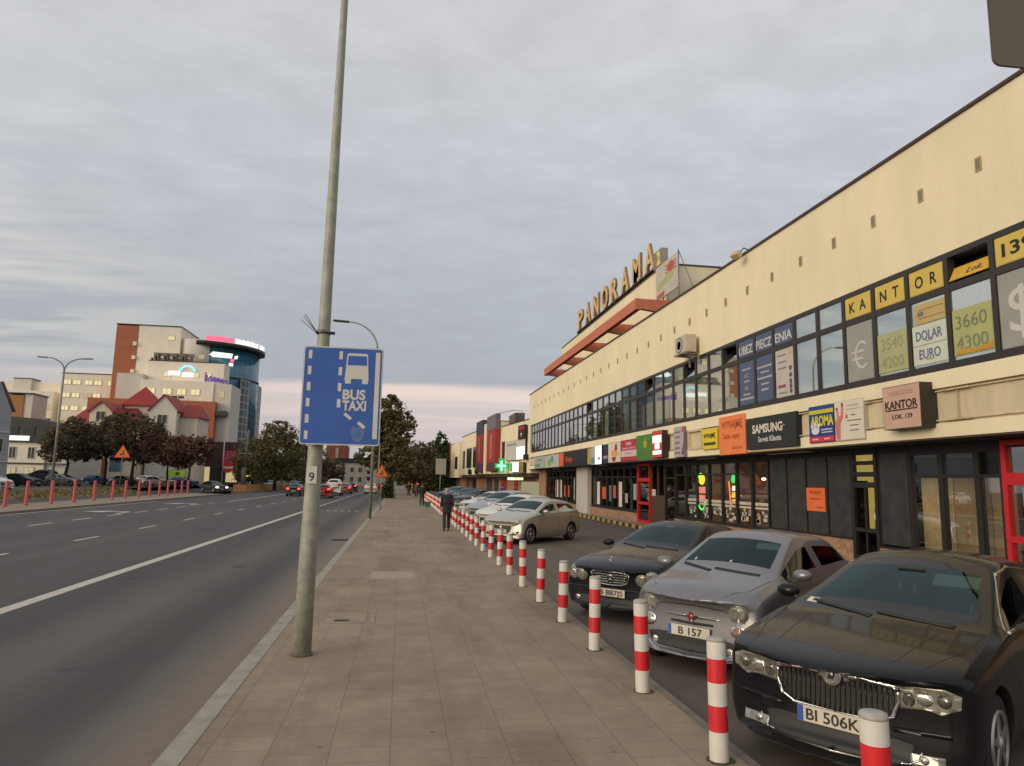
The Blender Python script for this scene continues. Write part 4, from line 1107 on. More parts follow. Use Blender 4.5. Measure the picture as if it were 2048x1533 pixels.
def grid_cut(bm, axis, step):
    """slice a flat face set along a regular grid so that it can follow a curved body"""
    co = [v.co[axis] for v in bm.verts]; lo, hi = min(co), max(co)
    k = math.ceil(lo / step) * step
    while k < hi:
        no = [0, 0, 0]; no[axis] = 1; pt = [0, 0, 0]; pt[axis] = k
        bmesh.ops.bisect_plane(bm, geom=bm.verts[:] + bm.edges[:] + bm.faces[:], plane_co=pt, plane_no=no)
        k += step

class Wrap:
    L0 = 2.3
    """lays flat outlines onto a car body: dir 'F' front (points y,z), 'S' side +y / 'T' side -y (points x,z), 'H' from above (points x,y), 'B' back (y,z)"""
    def __init__(s, bvh): s.bvh = bvh
    def ray(s, d, a, b):
        if d == 'F': o, v = Vector((5, a, b)), Vector((-1, 0, 0))
        elif d == 'B': o, v = Vector((-5, a, b)), Vector((1, 0, 0))
        elif d == 'S': o, v = Vector((a, 3, b)), Vector((0, -1, 0))
        elif d == 'T': o, v = Vector((a, -3, b)), Vector((0, 1, 0))
        elif d == 'D': o, v = Vector((5, a + .52 * (5.2 - s.L0), b)), Vector((-1, -.52, 0)).normalized()
        elif d == 'E': o, v = Vector((5, a - .52 * (5.2 - s.L0), b)), Vector((-1, .52, 0)).normalized()
        else: o, v = Vector((a, b, 4)), Vector((0, 0, -1))
        h = s.bvh.ray_cast(o, v)
        return (h[0], v, h[1]) if h[0] is not None else None
    def patch(s, mb, d, pts, off=.004, th=.02, step=.05):
        bm = bmesh.new()
        vs = [bm.verts.new((a, b, 0)) for a, b in pts]
        bm.faces.new(vs)
        grid_cut(bm, 0, step); grid_cut(bm, 1, step)
        bmesh.ops.triangulate(bm, faces=[f for f in bm.faces if len(f.verts) > 4])
        front, back, ok = {}, {}, True
        last = None
        for v in bm.verts:
            r = s.ray(d, v.co.x, v.co.y)
            if r is None: continue
            front[v] = mb.bm.verts.new(r[0] - r[1] * off); back[v] = mb.bm.verts.new(r[0] + r[1] * th)
        for f in bm.faces:
            if all(v in front for v in f.verts):
                try:
                    g = mb.bm.faces.new([front[v] for v in f.verts]); g.smooth = True; g.material_index = mb.mi
                except ValueError: pass
        for e in bm.edges:
            if len(e.link_faces) == 1 and all(v in front for v in e.verts):
                a, b = e.verts
                try: mb.bm.faces.new((front[a], front[b], back[b], back[a])).material_index = mb.mi
                except ValueError: pass
        bm.free()
    def strip(s, mb, d, pts, w, off=.003, th=.01, step=.06, closed=False):
        pts = [Vector((a, b)) for a, b in pts]
        m = len(pts)
        for i in range(m if closed else m - 1):
            a, b = pts[i], pts[(i + 1) % m]
            dv = b - a
            if dv.length < 1e-6: continue
            dv.normalize(); nrm = Vector((-dv.y, dv.x)) * (w / 2); ex = dv * (w * .35)
            a2, b2 = a - ex, b + ex
            s.patch(mb, d, [tuple(a2 + nrm), tuple(a2 - nrm), tuple(b2 - nrm), tuple(b2 + nrm)], off, th, step)
    def disc(s, mb, d, ca, cb, ra, rb, off=.004, th=.02, k=24):
        s.patch(mb, d, [(ca + ra * math.cos(2 * PI * i / k), cb + rb * math.sin(2 * PI * i / k)) for i in range(k)], off, th, .06)
    def at(s, d, a, b):
        r = s.ray(d, a, b); return r[0] if r else None

def split_by_material(me, idx):
    bm = bmesh.new(); bm.from_mesh(me)
    bmesh.ops.delete(bm, geom=[f for f in bm.faces if f.material_index not in idx], context='FACES')
    return bm

def wheel(root, p, x, y, side):
    r, wd = p['wr'], .205
    h = wd / 2
    mb = MB(); mb.lathe([(r * .66, -h * .9), (r * .80, -h), (r * .95, -h * .86), (r, -h * .62), (r, h * .62), (r * .95, h * .86), (r * .80, h), (r * .66, h * .9)], 32, 'y', (x, y, r))
    w = mb.build('wheel', M_rub, root, local=True, smooth=True)
    mb = MB(); oy = y + side * h * .55
    mb.lathe([(r * .665, side * -.02), (r * .665, side * .05), (r * .60, side * .052), (r * .57, side * .0), (.0001, side * -.005)], 32, 'y', (x, oy, r))
    ns = p.get('spokes', 5)
    for k in range(ns):
        a = 2 * PI * k / ns + .3
        c, s_ = math.cos(a), math.sin(a)
        P = lambda rr, t_, yy: (x + c * rr - s_ * t_, oy + side * yy, r + s_ * rr + c * t_)
        mb.hexa([P(.02, -.035, .0), P(r * .62, -.022, .0), P(r * .62, .022, .0), P(.02, .035, .0), P(.02, -.03, .05), P(r * .62, -.018, .045), P(r * .62, .018, .045), P(.02, .03, .05)])
    mb.lathe([(.055, 0), (.05, side * .06), (.0001, side * .062)], 16, 'y', (x, oy, r))
    mb.build('rim', p.get('rim', M_alloy), w, local=True)
    mb = MB(); mb.lathe([(r * .57, 0), (.0001, 0)], 24, 'y', (x, oy - side * .012, r)); mb.build('brake_disc', M_blk, w, local=True)

def plate(root, pos, txt, tilt=0.0, face=1, name='licence_plate'):
    x, y, z = pos
    fr = Frame((x, y, z), (0, face, 0))     # face +1: looks towards +x
    mb = MB(); fr.rect(mb, -.26, .26, -.057, .057, -.012, 0)
    pl = mb.build(name, M_plate, root, local=True)
    mb = MB(); fr.rect(mb, -.258, -.218, -.055, .055, .0005, .003); mb.build('blue_strip', M_pblue, pl, local=True)
    mb = MB(); fr.text(mb, txt, .02, 0, .078, .0025, w=min(.43, .058 * len(txt)), bold=.01); mb.build('lettering', M_pblk, pl, local=True)
    return pl

def build_car(name, p, label, cat='car', group='cars parked along the bollard row', loc=(0, 0, 0), rz=0.0, detail=True):
    root = empty(name, (0, 0, 0), label, cat, group)
    me, bvh = car_shell(p); W_ = Wrap(bvh); W_.L0 = p['st'][0][0]
    p['W'] = W_
    bm = split_by_material(me, (0, 5))
    # panel gaps belong to the body mesh
    mb = MB(); mb.bm.free(); mb.bm = bm; mb.mi = 5
    for d in 'ST':
        for line in p.get('gaps', ()): W_.strip(mb, d, line, .010, .0015, .004, .12)
    for line in p.get('hgaps', ()): W_.strip(mb, 'H', line, .0065, .0015, .004, .12)
    for d, line in p.get('xgaps', ()): W_.strip(mb, d, line, .010, .0015, .004, .1)
    b = bpy.data.meshes.new('body'); bm.to_mesh(b); bm.free()
    for m in (p['paint'], M_blk, M_blk, M_blk, M_blk, M_blk): b.materials.append(m)
    b.set_sharp_from_angle(angle=R(42))
    bo = bpy.data.objects.new('body', b); COL.objects.link(bo); bo.parent = root
    for idx, nm, m in ((1, 'windscreen', M_cglass), (2, 'rear_window', M_cglass), (3, 'side_window', M_sglass), (4, 'side_window', M_sglass)):
        for sgn in ((0,) if idx < 3 else (1, -1)):
            g = split_by_material(me, (idx,))
            if sgn: bmesh.ops.delete(g, geom=[f for f in g.faces if f.calc_center_median().y * sgn < 0], context='FACES')
            if not g.faces: g.free(); continue
            gm = bpy.data.meshes.new(nm); g.to_mesh(gm); g.free(); gm.materials.clear(); gm.materials.append(m)
            for q in gm.polygons: q.material_index = 0
            go = bpy.data.objects.new(nm, gm); COL.objects.link(go); go.parent = root
    bpy.data.meshes.remove(me)
    for xa in (p['fa'], p['ra']):
        for s_ in (1, -1): wheel(root, p, xa, s_ * (p['hw'] - .125), s_)
    # inside
    hz = p['belt']; wx = p['wbase']
    mb = MB(); mb.box(p['rwx'] + .15, wx + .25, -p['hw'] + .14, p['hw'] - .14, .34, .46); mb.build('cabin_floor', M_inter, root, local=True)
    mb = MB()
    mb.hexa([(wx - .42, -p['hw'] + .16, hz - .30), (wx + .12, -p['hw'] + .2, hz - .30), (wx + .12, p['hw'] - .2, hz - .30), (wx - .42, p['hw'] - .16, hz - .30), (wx - .34, -p['hw'] + .16, hz - .05), (wx + .06, -p['hw'] + .2, hz - .075), (wx + .06, p['hw'] - .2, hz - .075), (wx - .34, p['hw'] - .16, hz - .05)])
    mb.build('dashboard', M_inter, root, local=True, bevel=.03)
    for s_ in (1, -1):
        mb = MB(); sx = wx - 1.18
        mb.obox((sx + .25, s_ * .36, .58), (.52, .48, .16), ry=-.08); mb.obox((sx - .06, s_ * .36, .88), (.14, .46, .62), ry=-.28); mb.obox((sx - .18, s_ * .36, 1.25 if p['roof'] > 1.4 else 1.2), (.09, .26, .16), ry=-.2)
        mb.build('front_seat', p.get('seat', M_seat), root, local=True, bevel=.035)
    mb = MB(); mb.obox((p['rwx'] + .55, 0, .86), (.14, 1.15, .55), ry=-.35); mb.obox((p['rwx'] + .85, 0, .58), (.5, 1.15, .16)); mb.build('rear_seat', p.get('seat', M_seat), root, local=True, bevel=.03)
    if detail:
        mb = MB(); c = Vector((wx - .52, .36, hz - .04)); n_ = 20
        mm = Matrix.Translation(c) @ Matrix.Rotation(R(-62), 4, 'Y')
        ring = [mm @ Vector((.18 * math.cos(2 * PI * k / n_), .18 * math.sin(2 * PI * k / n_), 0)) for k in range(n_ + 1)]
        mb.tube(ring, .014, 6); mb.tube([mm @ Vector((-.17, 0, 0)), mm @ Vector((.17, 0, 0))], .014, 6); mb.tube([mm @ Vector((0, 0, 0)), mm @ Vector((0, -.17, 0))], .014, 6)
        mb.build('steering_wheel', M_blk, root, local=True)
        mb = MB(); mb.obox((wx - .78, 0, p['roof'] - .16), (.03, .22, .07), ry=.2); mb.build('rear_view_mirror', M_blk, root, local=True)
    for s_ in (1, -1):                                  # door mirrors
        q = W_.at('S' if s_ > 0 else 'T', p['mx'], hz - .015)
        y = abs(q.y) if q else p['hw']
        mb = MB(); mb.ball((p['mx'] + .02, s_ * (y + .13), hz + .075), (.068, .112, .066), 16, 12)
        mb.mi = 1; mb.hexa([(p['mx'] - .03, s_ * (y - .02), hz - .01), (p['mx'] + .05, s_ * (y - .02), hz - .01), (p['mx'] + .05, s_ * (y + .08), hz + .03), (p['mx'] - .02, s_ * (y + .08), hz + .03), (p['mx'] - .03, s_ * (y - .02), hz + .03), (p['mx'] + .05, s_ * (y - .02), hz + .03), (p['mx'] + .05, s_ * (y + .08), hz + .06), (p['mx'] - .02, s_ * (y + .08), hz + .06)])
        mb.build('door_mirror', [p.get('mirror', p['paint']), M_blk], root, local=True)
    for d in 'ST':
        for hx in p['handles']:
            mb = MB(); W_.patch(mb, d, [(hx - .09, p['hz_']), (hx + .09, p['hz_'] + .005), (hx + .09, p['hz_'] + .035), (hx - .09, p['hz_'] + .03)], .028, .01)
            mb.build('door_handle', p['paint'], root, local=True)
    if p.get('surround'):
        for d in 'ST':
            mb = MB(); W_.strip(mb, d, p['surround'], .016, .004, .01, .1); mb.build('window_trim', p.get('trim', M_chrome), root, local=True)
    for s_ in (1, -1):                                  # headlights
        for dirn, outline, bulbs in p['lamps']:
            dd = dirn if s_ > 0 else {'D': 'E', 'F': 'F'}[dirn]
            mb = MB(); W_.patch(mb, dd, [(a * s_, b_) for a, b_ in outline][::s_], .006, .02, .04)
            hl = mb.build('headlight', p.get('lens', M_lens), root, local=True)
            for ca, cb, ra, rb, m in bulbs:
                mb = MB(); W_.disc(mb, dd, ca * s_, cb, ra, rb, .0095, .003, 20); mb.build('reflector', m, hl, local=True)
        if p.get('rear_lamp'):
            mb = MB(); W_.patch(mb, 'B', [(a * s_, b_) for a, b_ in p['rear_lamp']][::-s_], .006, .02, .05); mb.build('tail_light', p.get('tail_m', M_tail), root, local=True)
    p['extra'](root, W_, p)
    if p.get('wipers'):
        mb = MB()
        for a, b_, c_, d_ in p['wipers']: W_.strip(mb, 'F', [(a, b_), (c_, d_)], .014, .022, .004, .08)
        mb.build('wiper', M_blk, root, local=True)
    if p.get('rplate') is not None:
        q = W_.at('B', 0, p['rpz']); plate(root, (q.x - .03, 0, p['rpz']), p['rplate'], face=-1)
    root.location = loc; root.rotation_euler = (0, 0, rz)
    return root

def mirrored(half): return half + [(-a, b) for a, b in half[::-1] if a > 1e-4]

# ---- 1. black saloon, nearest
def extra_saloon(root, W_, p):
    mb = MB(); W_.patch(mb, 'F', mirrored([(0, .695), (.30, .705), (.425, .685), (.43, .60), (.39, .50), (.30, .455), (0, .44)]), .003, .02)
    gr = mb.build('grille', M_blk, root, local=True)
    mb = MB()
    for k in range(-11, 12):
        y = k * .036; W_.strip(mb, 'F', [(y, .46 + .00025 * k * k), (y, .68)], .011, .014, .01, .1)
    mb.build('grille_bars', mat('grille_bar', (.035, .035, .034), .35, .3), gr, local=True)
    mb = MB(); half = [(.16, .715), (.30, .705), (.425, .685), (.43, .60), (.39, .50), (.30, .455), (0, .44)]
    W_.strip(mb, 'F', half + [(-a, b) for a, b in half[::-1][1:]], .024, .018, .01, .05)
    for s_ in (1, -1):
        W_.strip(mb, 'F', [(.435 * s_, .695), (.30 * s_, .706), (.17 * s_, .712)], .032, .016, .01, .05); W_.strip(mb, 'F', [(.17 * s_, .711), (.09 * s_, .700)], .042, .017, .01, .05); W_.strip(mb, 'F', [(.09 * s_, .695), (0, .675)], .060, .018, .01, .04)
    mb.build('grille_surround', M_chrome, gr, local=True)
    q = W_.at('F', 0, .66); ex = q.x + .046
    mb = MB(); mb.lathe([(.074, -.09), (.074, 0), (.068, .010), (.057, .012), (.054, .006), (.0001, .006)], 28, 'x', (ex, 0, .70)); em = mb.build('emblem', M_chrome, gr, local=True, smooth=True)
    mb = MB(); mb.lathe([(.053, .0065), (.053, .008), (.0001, .0085)], 24, 'x', (ex, 0, .70)); mb.build('emblem_disc', mat('emblem_grey', (.50, .50, .50), .35, .4), gr, local=True)
    mb = MB(); fr = Frame((ex + .0095, 0, .70), (0, 1, 0))
    fr.poly(mb, [(-.030, -.024), (.010, -.026), (.028, .006), (.022, .030), (.004, .032), (.012, .008), (-.006, -.004), (-.014, .020), (-.024, .004)], 0, .003); M_mark_dark = M_pblk
    mb.build('emblem_mark', M_pblk, gr, local=True)
    mb = MB(); W_.patch(mb, 'F', mirrored([(0, .36), (.45, .37), (.52, .35), (.50, .24), (.42, .215), (0, .21)]), .003, .02)
    mb.build('lower_intake', M_blk, root, local=True)
    mb = MB(); half = [(.56, .315), (.55, .27), (.49, .236), (.30, .222), (0, .216)]
    W_.strip(mb, 'F', half + [(-a, b) for a, b in half[::-1][1:]], .013, .008, .01, .05); mb.build('lower_trim', M_chrome, root, local=True)
    for s_ in (1, -1):
        mb = MB(); W_.patch(mb, 'D' if s_ > 0 else 'E', [(a * s_, b) for a, b in [(.585, .30), (.80, .315), (.80, .245), (.585, .235)]][::s_], .006, .02)
        fl_ = mb.build('fog_lamp', M_lens, root, local=True)
        mb = MB(); W_.disc(mb, 'D' if s_ > 0 else 'E', .67 * s_, .275, .03, .025, .010, .003); mb.build('reflector', M_refl, fl_, local=True)
        mb = MB(); W_.strip(mb, 'D' if s_ > 0 else 'E', [(.50 * s_, .425), (.84 * s_, .45)], .035, .008, .01); mb.build('bumper_strip', p['paint'], root, local=True)
    q = W_.at('F', 0, .385)
    plate(root, (q.x + .035, -.0, .395), 'BI 506KL')
    # sun visor, one sticker, and thin bars shaped as lamp reflections in the windscreen
    mb = MB(); mb.obox((.14, .36, 1.25), (.15, .36, .012), ry=.6); mb.build('sun_visor', mat('visor', (.55, .53, .47), .8), root, local=True)
    mb = MB()
    for x, y, z in ((.25, .05, 1.16), (.25, -.07, 1.17), (.40, .52, 1.06)): mb.box(x - .004, x + .004, y - .009, y + .009, z - .035, z + .035)
    W_.patch(mb, 'F', [(-.66, 1.03), (-.56, 1.03), (-.56, 1.06), (-.66, 1.06)], .002, .002)
    mb.build('screen_sticker_glint', mat('sticker_glint', (.60, .58, .48), .7), root, local=True)
    mb = MB()
    for k, x in enumerate((1.10, 1.16)):
        W_.strip(mb, 'H', [(1.55 - .9 * k, .66), (.95, .69)], .006, .002, .004)
SAL = dict(paint=paint('black_car_paint', (0.008, 0.008, 0.010), 0, .25, .06), nexp=2.8, nose=.40, tail=.20, hw=.905, fa=1.40, ra=-1.36, wr=.325, ar=.365, belt=.975, wbase=.92, rwx=-2.0, roof=1.46, mx=.50, bp=8, ws=(5, 6), rw=(12, 13), sg_end=12, pillar=(8,),
    lean=.05, st=[(2.38, .82, .20, .71, .80, .75, .76, .785), (2.31, .858, .175, .755, .838, .80, .79, .835), (2.0, .90, .165, .82, .872, .862, .81, .892), (1.42, .91, .165, .895, .865, .93, .79, .965), (1.06, .91, .165, .945, .865, .975, .78, 1.005), (.93, .91, .165, .96, .865, 1.0, .77, 1.04),
        (-.08, .91, .165, 1.0, .865, 1.335, .60, 1.41), (-.24, .91, .165, 1.0, .865, 1.375, .595, 1.452), (-.38, .91, .165, 1.0, .865, 1.385, .59, 1.462), (-.50, .91, .165, 1.0, .865, 1.385, .59, 1.463), (-1.05, .91, .165, 1.01, .86, 1.36, .585, 1.445), (-1.30, .91, .17, 1.015, .86, 1.32, .58, 1.41),
        (-1.48, .91, .18, 1.02, .855, 1.285, .58, 1.37), (-2.02, .90, .20, 1.02, .84, 1.06, .66, 1.115), (-2.12, .89, .21, 1.01, .83, 1.035, .68, 1.08), (-2.40, .86, .24, .99, .79, 1.0, .66, 1.03), (-2.48, .80, .30, .92, .73, .94, .62, .965)],
    lamps=[('D', [(.525, .705), (.64, .725), (.82, .745), (.93, .71), (.92, .63), (.80, .575), (.72, .59), (.545, .57)], [(.70, .66, .055, .05, M_refl), (.60, .635, .04, .045, M_bulb), (.82, .665, .045, .045, M_bulb)])],
    gaps=([(.90, .25), (.84, .60), (.80, .94)], [(-.44, .25), (-.44, .98)], [(-1.28, .98), (-1.22, .62), (-.95, .50), (-.95, .25)], [(.9, .27), (-.95, .27)]),
    hgaps=([(2.12, .56), (1.6, .70), (1.10, .76)], [(2.12, -.56), (1.6, -.70), (1.10, -.76)], [(2.0, .42), (1.2, .50)], [(2.0, -.42), (1.2, -.50)]),
    handles=(-.30, -1.18), hz_=.86, surround=[(.78, .975), (-1.42, 1.035), (-1.30, 1.28), (-.5, 1.365), (-.08, 1.325), (.78, .99)], wipers=((.55, 1.005, -.02, 1.035), (-.05, 1.01, -.6, 1.05)),
    rear_lamp=[(.45, .78), (.78, .80), (.78, .95), (.45, .93)], rplate='BI 40812', rpz=.62, extra=extra_saloon)

# ---- 2. small grey two-door hatchback
def extra_mini(root, W_, p):
    mb = MB(); W_.patch(mb, 'F', mirrored([(0, .385), (.42, .39), (.55, .37), (.52, .28), (.42, .235), (0, .225)]), .003, .02); lo = mb.build('lower_intake', M_blk, root, local=True)
    mb = MB(); half = [(.62, .30), (.50, .225), (.40, .20), (0, .19)]
    W_.strip(mb, 'F', half + [(-a, b) for a, b in half[::-1][1:]], .022, .012, .01, .05); mb.build('front_lip', mat('silver_lip', (.42, .42, .44), .3, .6), root, local=True)
    mb = MB(); W_.patch(mb, 'F', mirrored([(0, .535), (.26, .54), (.27, .515), (0, .505)]), .003, .02); mb.build('slot_grille', M_blk, root, local=True)
    for s_ in (1, -1):
        mb = MB(); W_.patch(mb, 'F', [(a * s_, b) for a, b in [(.055, .605), (.32, .60), (.36, .595), (.32, .585), (.055, .578)]][::s_], .014, .01); mb.build('chrome_whisker', M_chrome, root, local=True)
        dd = 'D' if s_ > 0 else 'E'
        mb = MB(); W_.disc(mb, dd, .595 * s_, .50, .088, .072, .008, .02); ring = mb.build('parking_lamp', M_chrome, root, local=True)
        mb = MB(); W_.disc(mb, dd, .595 * s_, .50, .068, .056, .012, .01); mb.build('lens', M_amber if s_ > 0 else M_lens, ring, local=True)
        mb = MB(); W_.disc(mb, 'F', .46 * s_, .29, .04, .035, .010, .01); mb.build('fog_lamp', M_refl, root, local=True)
    mb = MB(); W_.disc(mb, 'F', 0, .595, .05, .05, .018, .01); em = mb.build('emblem', M_chrome, root, local=True)
    mb = MB(); W_.disc(mb, 'F', 0, .595, .040, .040, .021, .004); mb.build('emblem_disc', mat('emblem_red', (.35, .02, .03), .3), em, local=True)
    mb = MB(); W_.patch(mb, 'F', [(-.022, .585), (.022, .585), (.022, .605), (-.022, .605)], .0235, .002); mb.build('emblem_mark', M_chrome, em, local=True)
    q = W_.at('F', 0, .42); plate(root, (q.x + .03, -.02, .435), 'B 157')
    mb = MB(); mb.obox((.20, .32, 1.315), (.10, .30, .012), ry=.75); mb.build('sun_visor', mat('visor', (.55, .53, .47), .8), root, local=True)
    mb = MB()
    for y, z in ((-.42, 1.14), (.06, 1.15)): W_.patch(mb, 'F', [(y - .012, z - .012), (y + .012, z - .012), (y + .012, z + .012), (y - .012, z + .012)], .002, .002)
    mb.build('screen_sticker_glint', mat('sticker_glint', (.60, .58, .48), .7), root, local=True)
MINI = dict(paint=paint('grey_car_paint', (0.195, 0.192, 0.208), .5, .33, .10), nose=.27, tail=.22, hw=.815, fa=1.14, ra=-1.16, wr=.30, ar=.335, belt=.985, wbase=.80, rwx=-1.5, roof=1.49, mx=.60, bp=8, ws=(5, 6), rw=(11, 12), sg_end=11, pillar=(8,), lean=.10,
    st=[(1.80, .745, .20, .70, .70, .75, .64, .80), (1.73, .785, .175, .755, .735, .81, .67, .865), (1.52, .81, .165, .825, .755, .88, .68, .94), (1.22, .815, .165, .885, .765, .935, .67, .99), (.92, .815, .165, .94, .77, .99, .67, 1.05), (.80, .815, .165, .96, .77, 1.03, .67, 1.085),
        (.10, .815, .165, .985, .77, 1.39, .545, 1.455), (-.06, .815, .165, .985, .77, 1.415, .54, 1.485), (-.22, .815, .165, .985, .77, 1.42, .54, 1.492), (-.34, .815, .165, .99, .77, 1.42, .54, 1.492), (-.95, .815, .165, 1.02, .76, 1.38, .53, 1.46),
        (-1.25, .81, .18, 1.05, .75, 1.32, .53, 1.40), (-1.56, .79, .22, 1.03, .72, 1.08, .58, 1.13), (-1.62, .77, .24, .98, .69, 1.0, .58, 1.04), (-1.70, .74, .27, .80, .68, .82, .58, .85), (-1.74, .70, .32, .70, .66, .72, .56, .74)],
    lamps=[('D', [(.60 + .115 * math.cos(2 * PI * k / 20), .685 + .098 * math.sin(2 * PI * k / 20)) for k in range(20)], [(.60, .685, .095, .080, M_lens), (.61, .68, .05, .045, M_refl)])],
    gaps=([(.74, .28), (.72, .62), (.64, .94)], [(-.62, .28), (-.60, .62), (-.52, .96)], [(.74, .27), (-.62, .27)]),
    hgaps=([(1.55, .42), (1.35, .60), (.92, .66)], [(1.55, -.42), (1.35, -.60), (.92, -.66)]),
    xgaps=(('F', [(-.62, .60), (-.40, .695), (0, .72), (.40, .695), (.62, .60)]),),
    handles=(-.40,), hz_=.84, wipers=((.50, 1.045, -.05, 1.075), (-.08, 1.05, -.52, 1.09)), spokes=7, rear_lamp=[(.52, .70), (.66, .70), (.64, .90), (.54, .90)], rplate='B 157', rpz=.58, extra=extra_mini,
    seat=mat('mini_seat', (.07, .05, .045), .8))

# ---- 3. dark blue-black saloon with round double lamps
def extra_merc(root, W_, p):
    mb = MB(); W_.patch(mb, 'F', mirrored([(0, .715), (.26, .71), (.335, .69), (.30, .57), (.20, .53), (0, .52)]), .003, .02); gr = mb.build('grille', M_blk, root, local=True)
    mb = MB()
    for k in range(4):
        z = .565 + .036 * k; w_ = .24 + .02 * k; W_.strip(mb, 'F', [(-w_, z), (w_, z)], .012, .014, .01, .06)
    mb.build('grille_bars', M_chrome, gr, local=True)
    mb = MB(); half = [(0, .722), (.26, .715), (.335, .69), (.30, .57), (.20, .53), (0, .52)]
    W_.strip(mb, 'F', half + [(-a, b) for a, b in half[::-1][1:]], .018, .018, .01, .05); mb.build('grille_surround', M_chrome, gr, local=True)
    mb = MB(); W_.disc(mb, 'F', 0, .615, .062, .062, .022, .01); em = mb.build('emblem', M_chrome, gr, local=True)
    mb = MB(); W_.disc(mb, 'F', 0, .615, .052, .052, .0245, .004); mb.build('emblem_disc', M_pblk, gr, local=True)
    mb = MB()
    for k in range(3):
        a = PI / 2 + k * 2 * PI / 3
        W_.patch(mb, 'F', [(.05 * math.cos(a), .615 + .05 * math.sin(a)), (.009 * math.cos(a + PI / 3), .615 + .009 * math.sin(a + PI / 3)), (.009 * math.cos(a + PI), .615 + .009 * math.sin(a + PI)), (.009 * math.cos(a - PI / 3), .615 + .009 * math.sin(a - PI / 3))], .027, .002)
    mb.build('emblem_star', M_chrome, gr, local=True)
    q = W_.at('H', 1.92, 0)
    mb = MB(); mb.tube([q, q + Vector((0, 0, .05))], .006, 6); mb.tube([(q.x, .028 * math.cos(2 * PI * k / 16), q.z + .075 + .028 * math.sin(2 * PI * k / 16)) for k in range(17)], .004, 6); mb.build('hood_star', M_chrome, root, local=True)
    mb = MB(); W_.patch(mb, 'F', mirrored([(0, .335), (.62, .34), (.66, .27), (.55, .21), (0, .20)]), .003, .02); mb.build('lower_intake', M_blk, root, local=True)
    mb = MB(); W_.strip(mb, 'F', [(-.8, .455), (-.5, .46), (.5, .46), (.8, .455)], .02, .004, .01); mb.build('bumper_strip', M_blk, root, local=True)
    for s_ in (1, -1):
        mb = MB(); W_.disc(mb, 'F', .60 * s_, .285, .05, .035, .010, .01); mb.build('fog_lamp', M_refl, root, local=True)
    q = W_.at('F', 0, .40); plate(root, (q.x + .03, 0, .41), 'B 887JS')
    mb = MB(); mb.obox((-.02, .0, 1.31), (.04, .16, .03), ry=-.6); mb.build('toll_box', M_plate, root, local=True)
MERC = dict(paint=paint('navy_car_paint', (0.008, 0.009, 0.014), 0, .25, .08), nose=.26, tail=.2, hw=.865, fa=1.36, ra=-1.35, wr=.315, ar=.352, belt=.95, wbase=.66, rwx=-1.9, roof=1.42, mx=.44, bp=8, ws=(5, 6), rw=(12, 13), sg_end=12, pillar=(8,),
    lean=.07, st=[(2.18, .80, .20, .66, .75, .71, .69, .755), (2.11, .845, .175, .705, .80, .76, .73, .805), (1.86, .865, .165, .78, .825, .83, .76, .875), (1.38, .87, .165, .86, .83, .90, .74, .95), (.80, .87, .165, .935, .83, .965, .74, 1.015), (.66, .87, .165, .95, .83, .995, .735, 1.05),
        (-.10, .87, .165, .965, .83, 1.305, .575, 1.385), (-.26, .87, .165, .965, .83, 1.335, .57, 1.412), (-.40, .87, .165, .965, .83, 1.345, .565, 1.42), (-.52, .87, .165, .965, .83, 1.345, .565, 1.42), (-1.05, .87, .165, .975, .825, 1.32, .56, 1.40), (-1.28, .87, .17, .98, .825, 1.28, .555, 1.365),
        (-1.45, .87, .18, .985, .82, 1.24, .555, 1.32), (-1.92, .86, .20, .985, .80, 1.02, .63, 1.075), (-2.02, .85, .21, .975, .79, 1.0, .65, 1.045), (-2.30, .82, .24, .95, .75, .965, .63, .995), (-2.37, .77, .30, .88, .70, .90, .6, .925)],
    lamps=[('D', [(.565 + .105 * math.cos(2 * PI * k / 20), .635 + .088 * math.sin(2 * PI * k / 20)) for k in range(20)], [(.565, .635, .085, .07, M_lens), (.565, .635, .05, .042, M_refl)]),
           ('D', [(.735 + .125 * math.cos(2 * PI * k / 20), .665 + .108 * math.sin(2 * PI * k / 20)) for k in range(20)], [(.735, .665, .10, .088, M_lens), (.735, .66, .055, .05, M_refl)])],
    gaps=([(.80, .26), (.76, .60), (.70, .92)], [(-.46, .26), (-.46, .95)], [(-1.25, .95), (-1.2, .62), (-.95, .50), (-.95, .26)]),
    hgaps=([(2.05, .38), (1.6, .60), (.90, .72)], [(2.05, -.38), (1.6, -.60), (.90, -.72)]),
    handles=(-.32, -1.15), hz_=.82, wipers=((.52, 1.01, -.04, 1.035), (-.02, 1.01, -.55, 1.05)), rear_lamp=[(.45, .75), (.74, .78), (.74, .92), (.45, .9)], rplate='B 887JS', rpz=.6, extra=extra_merc)

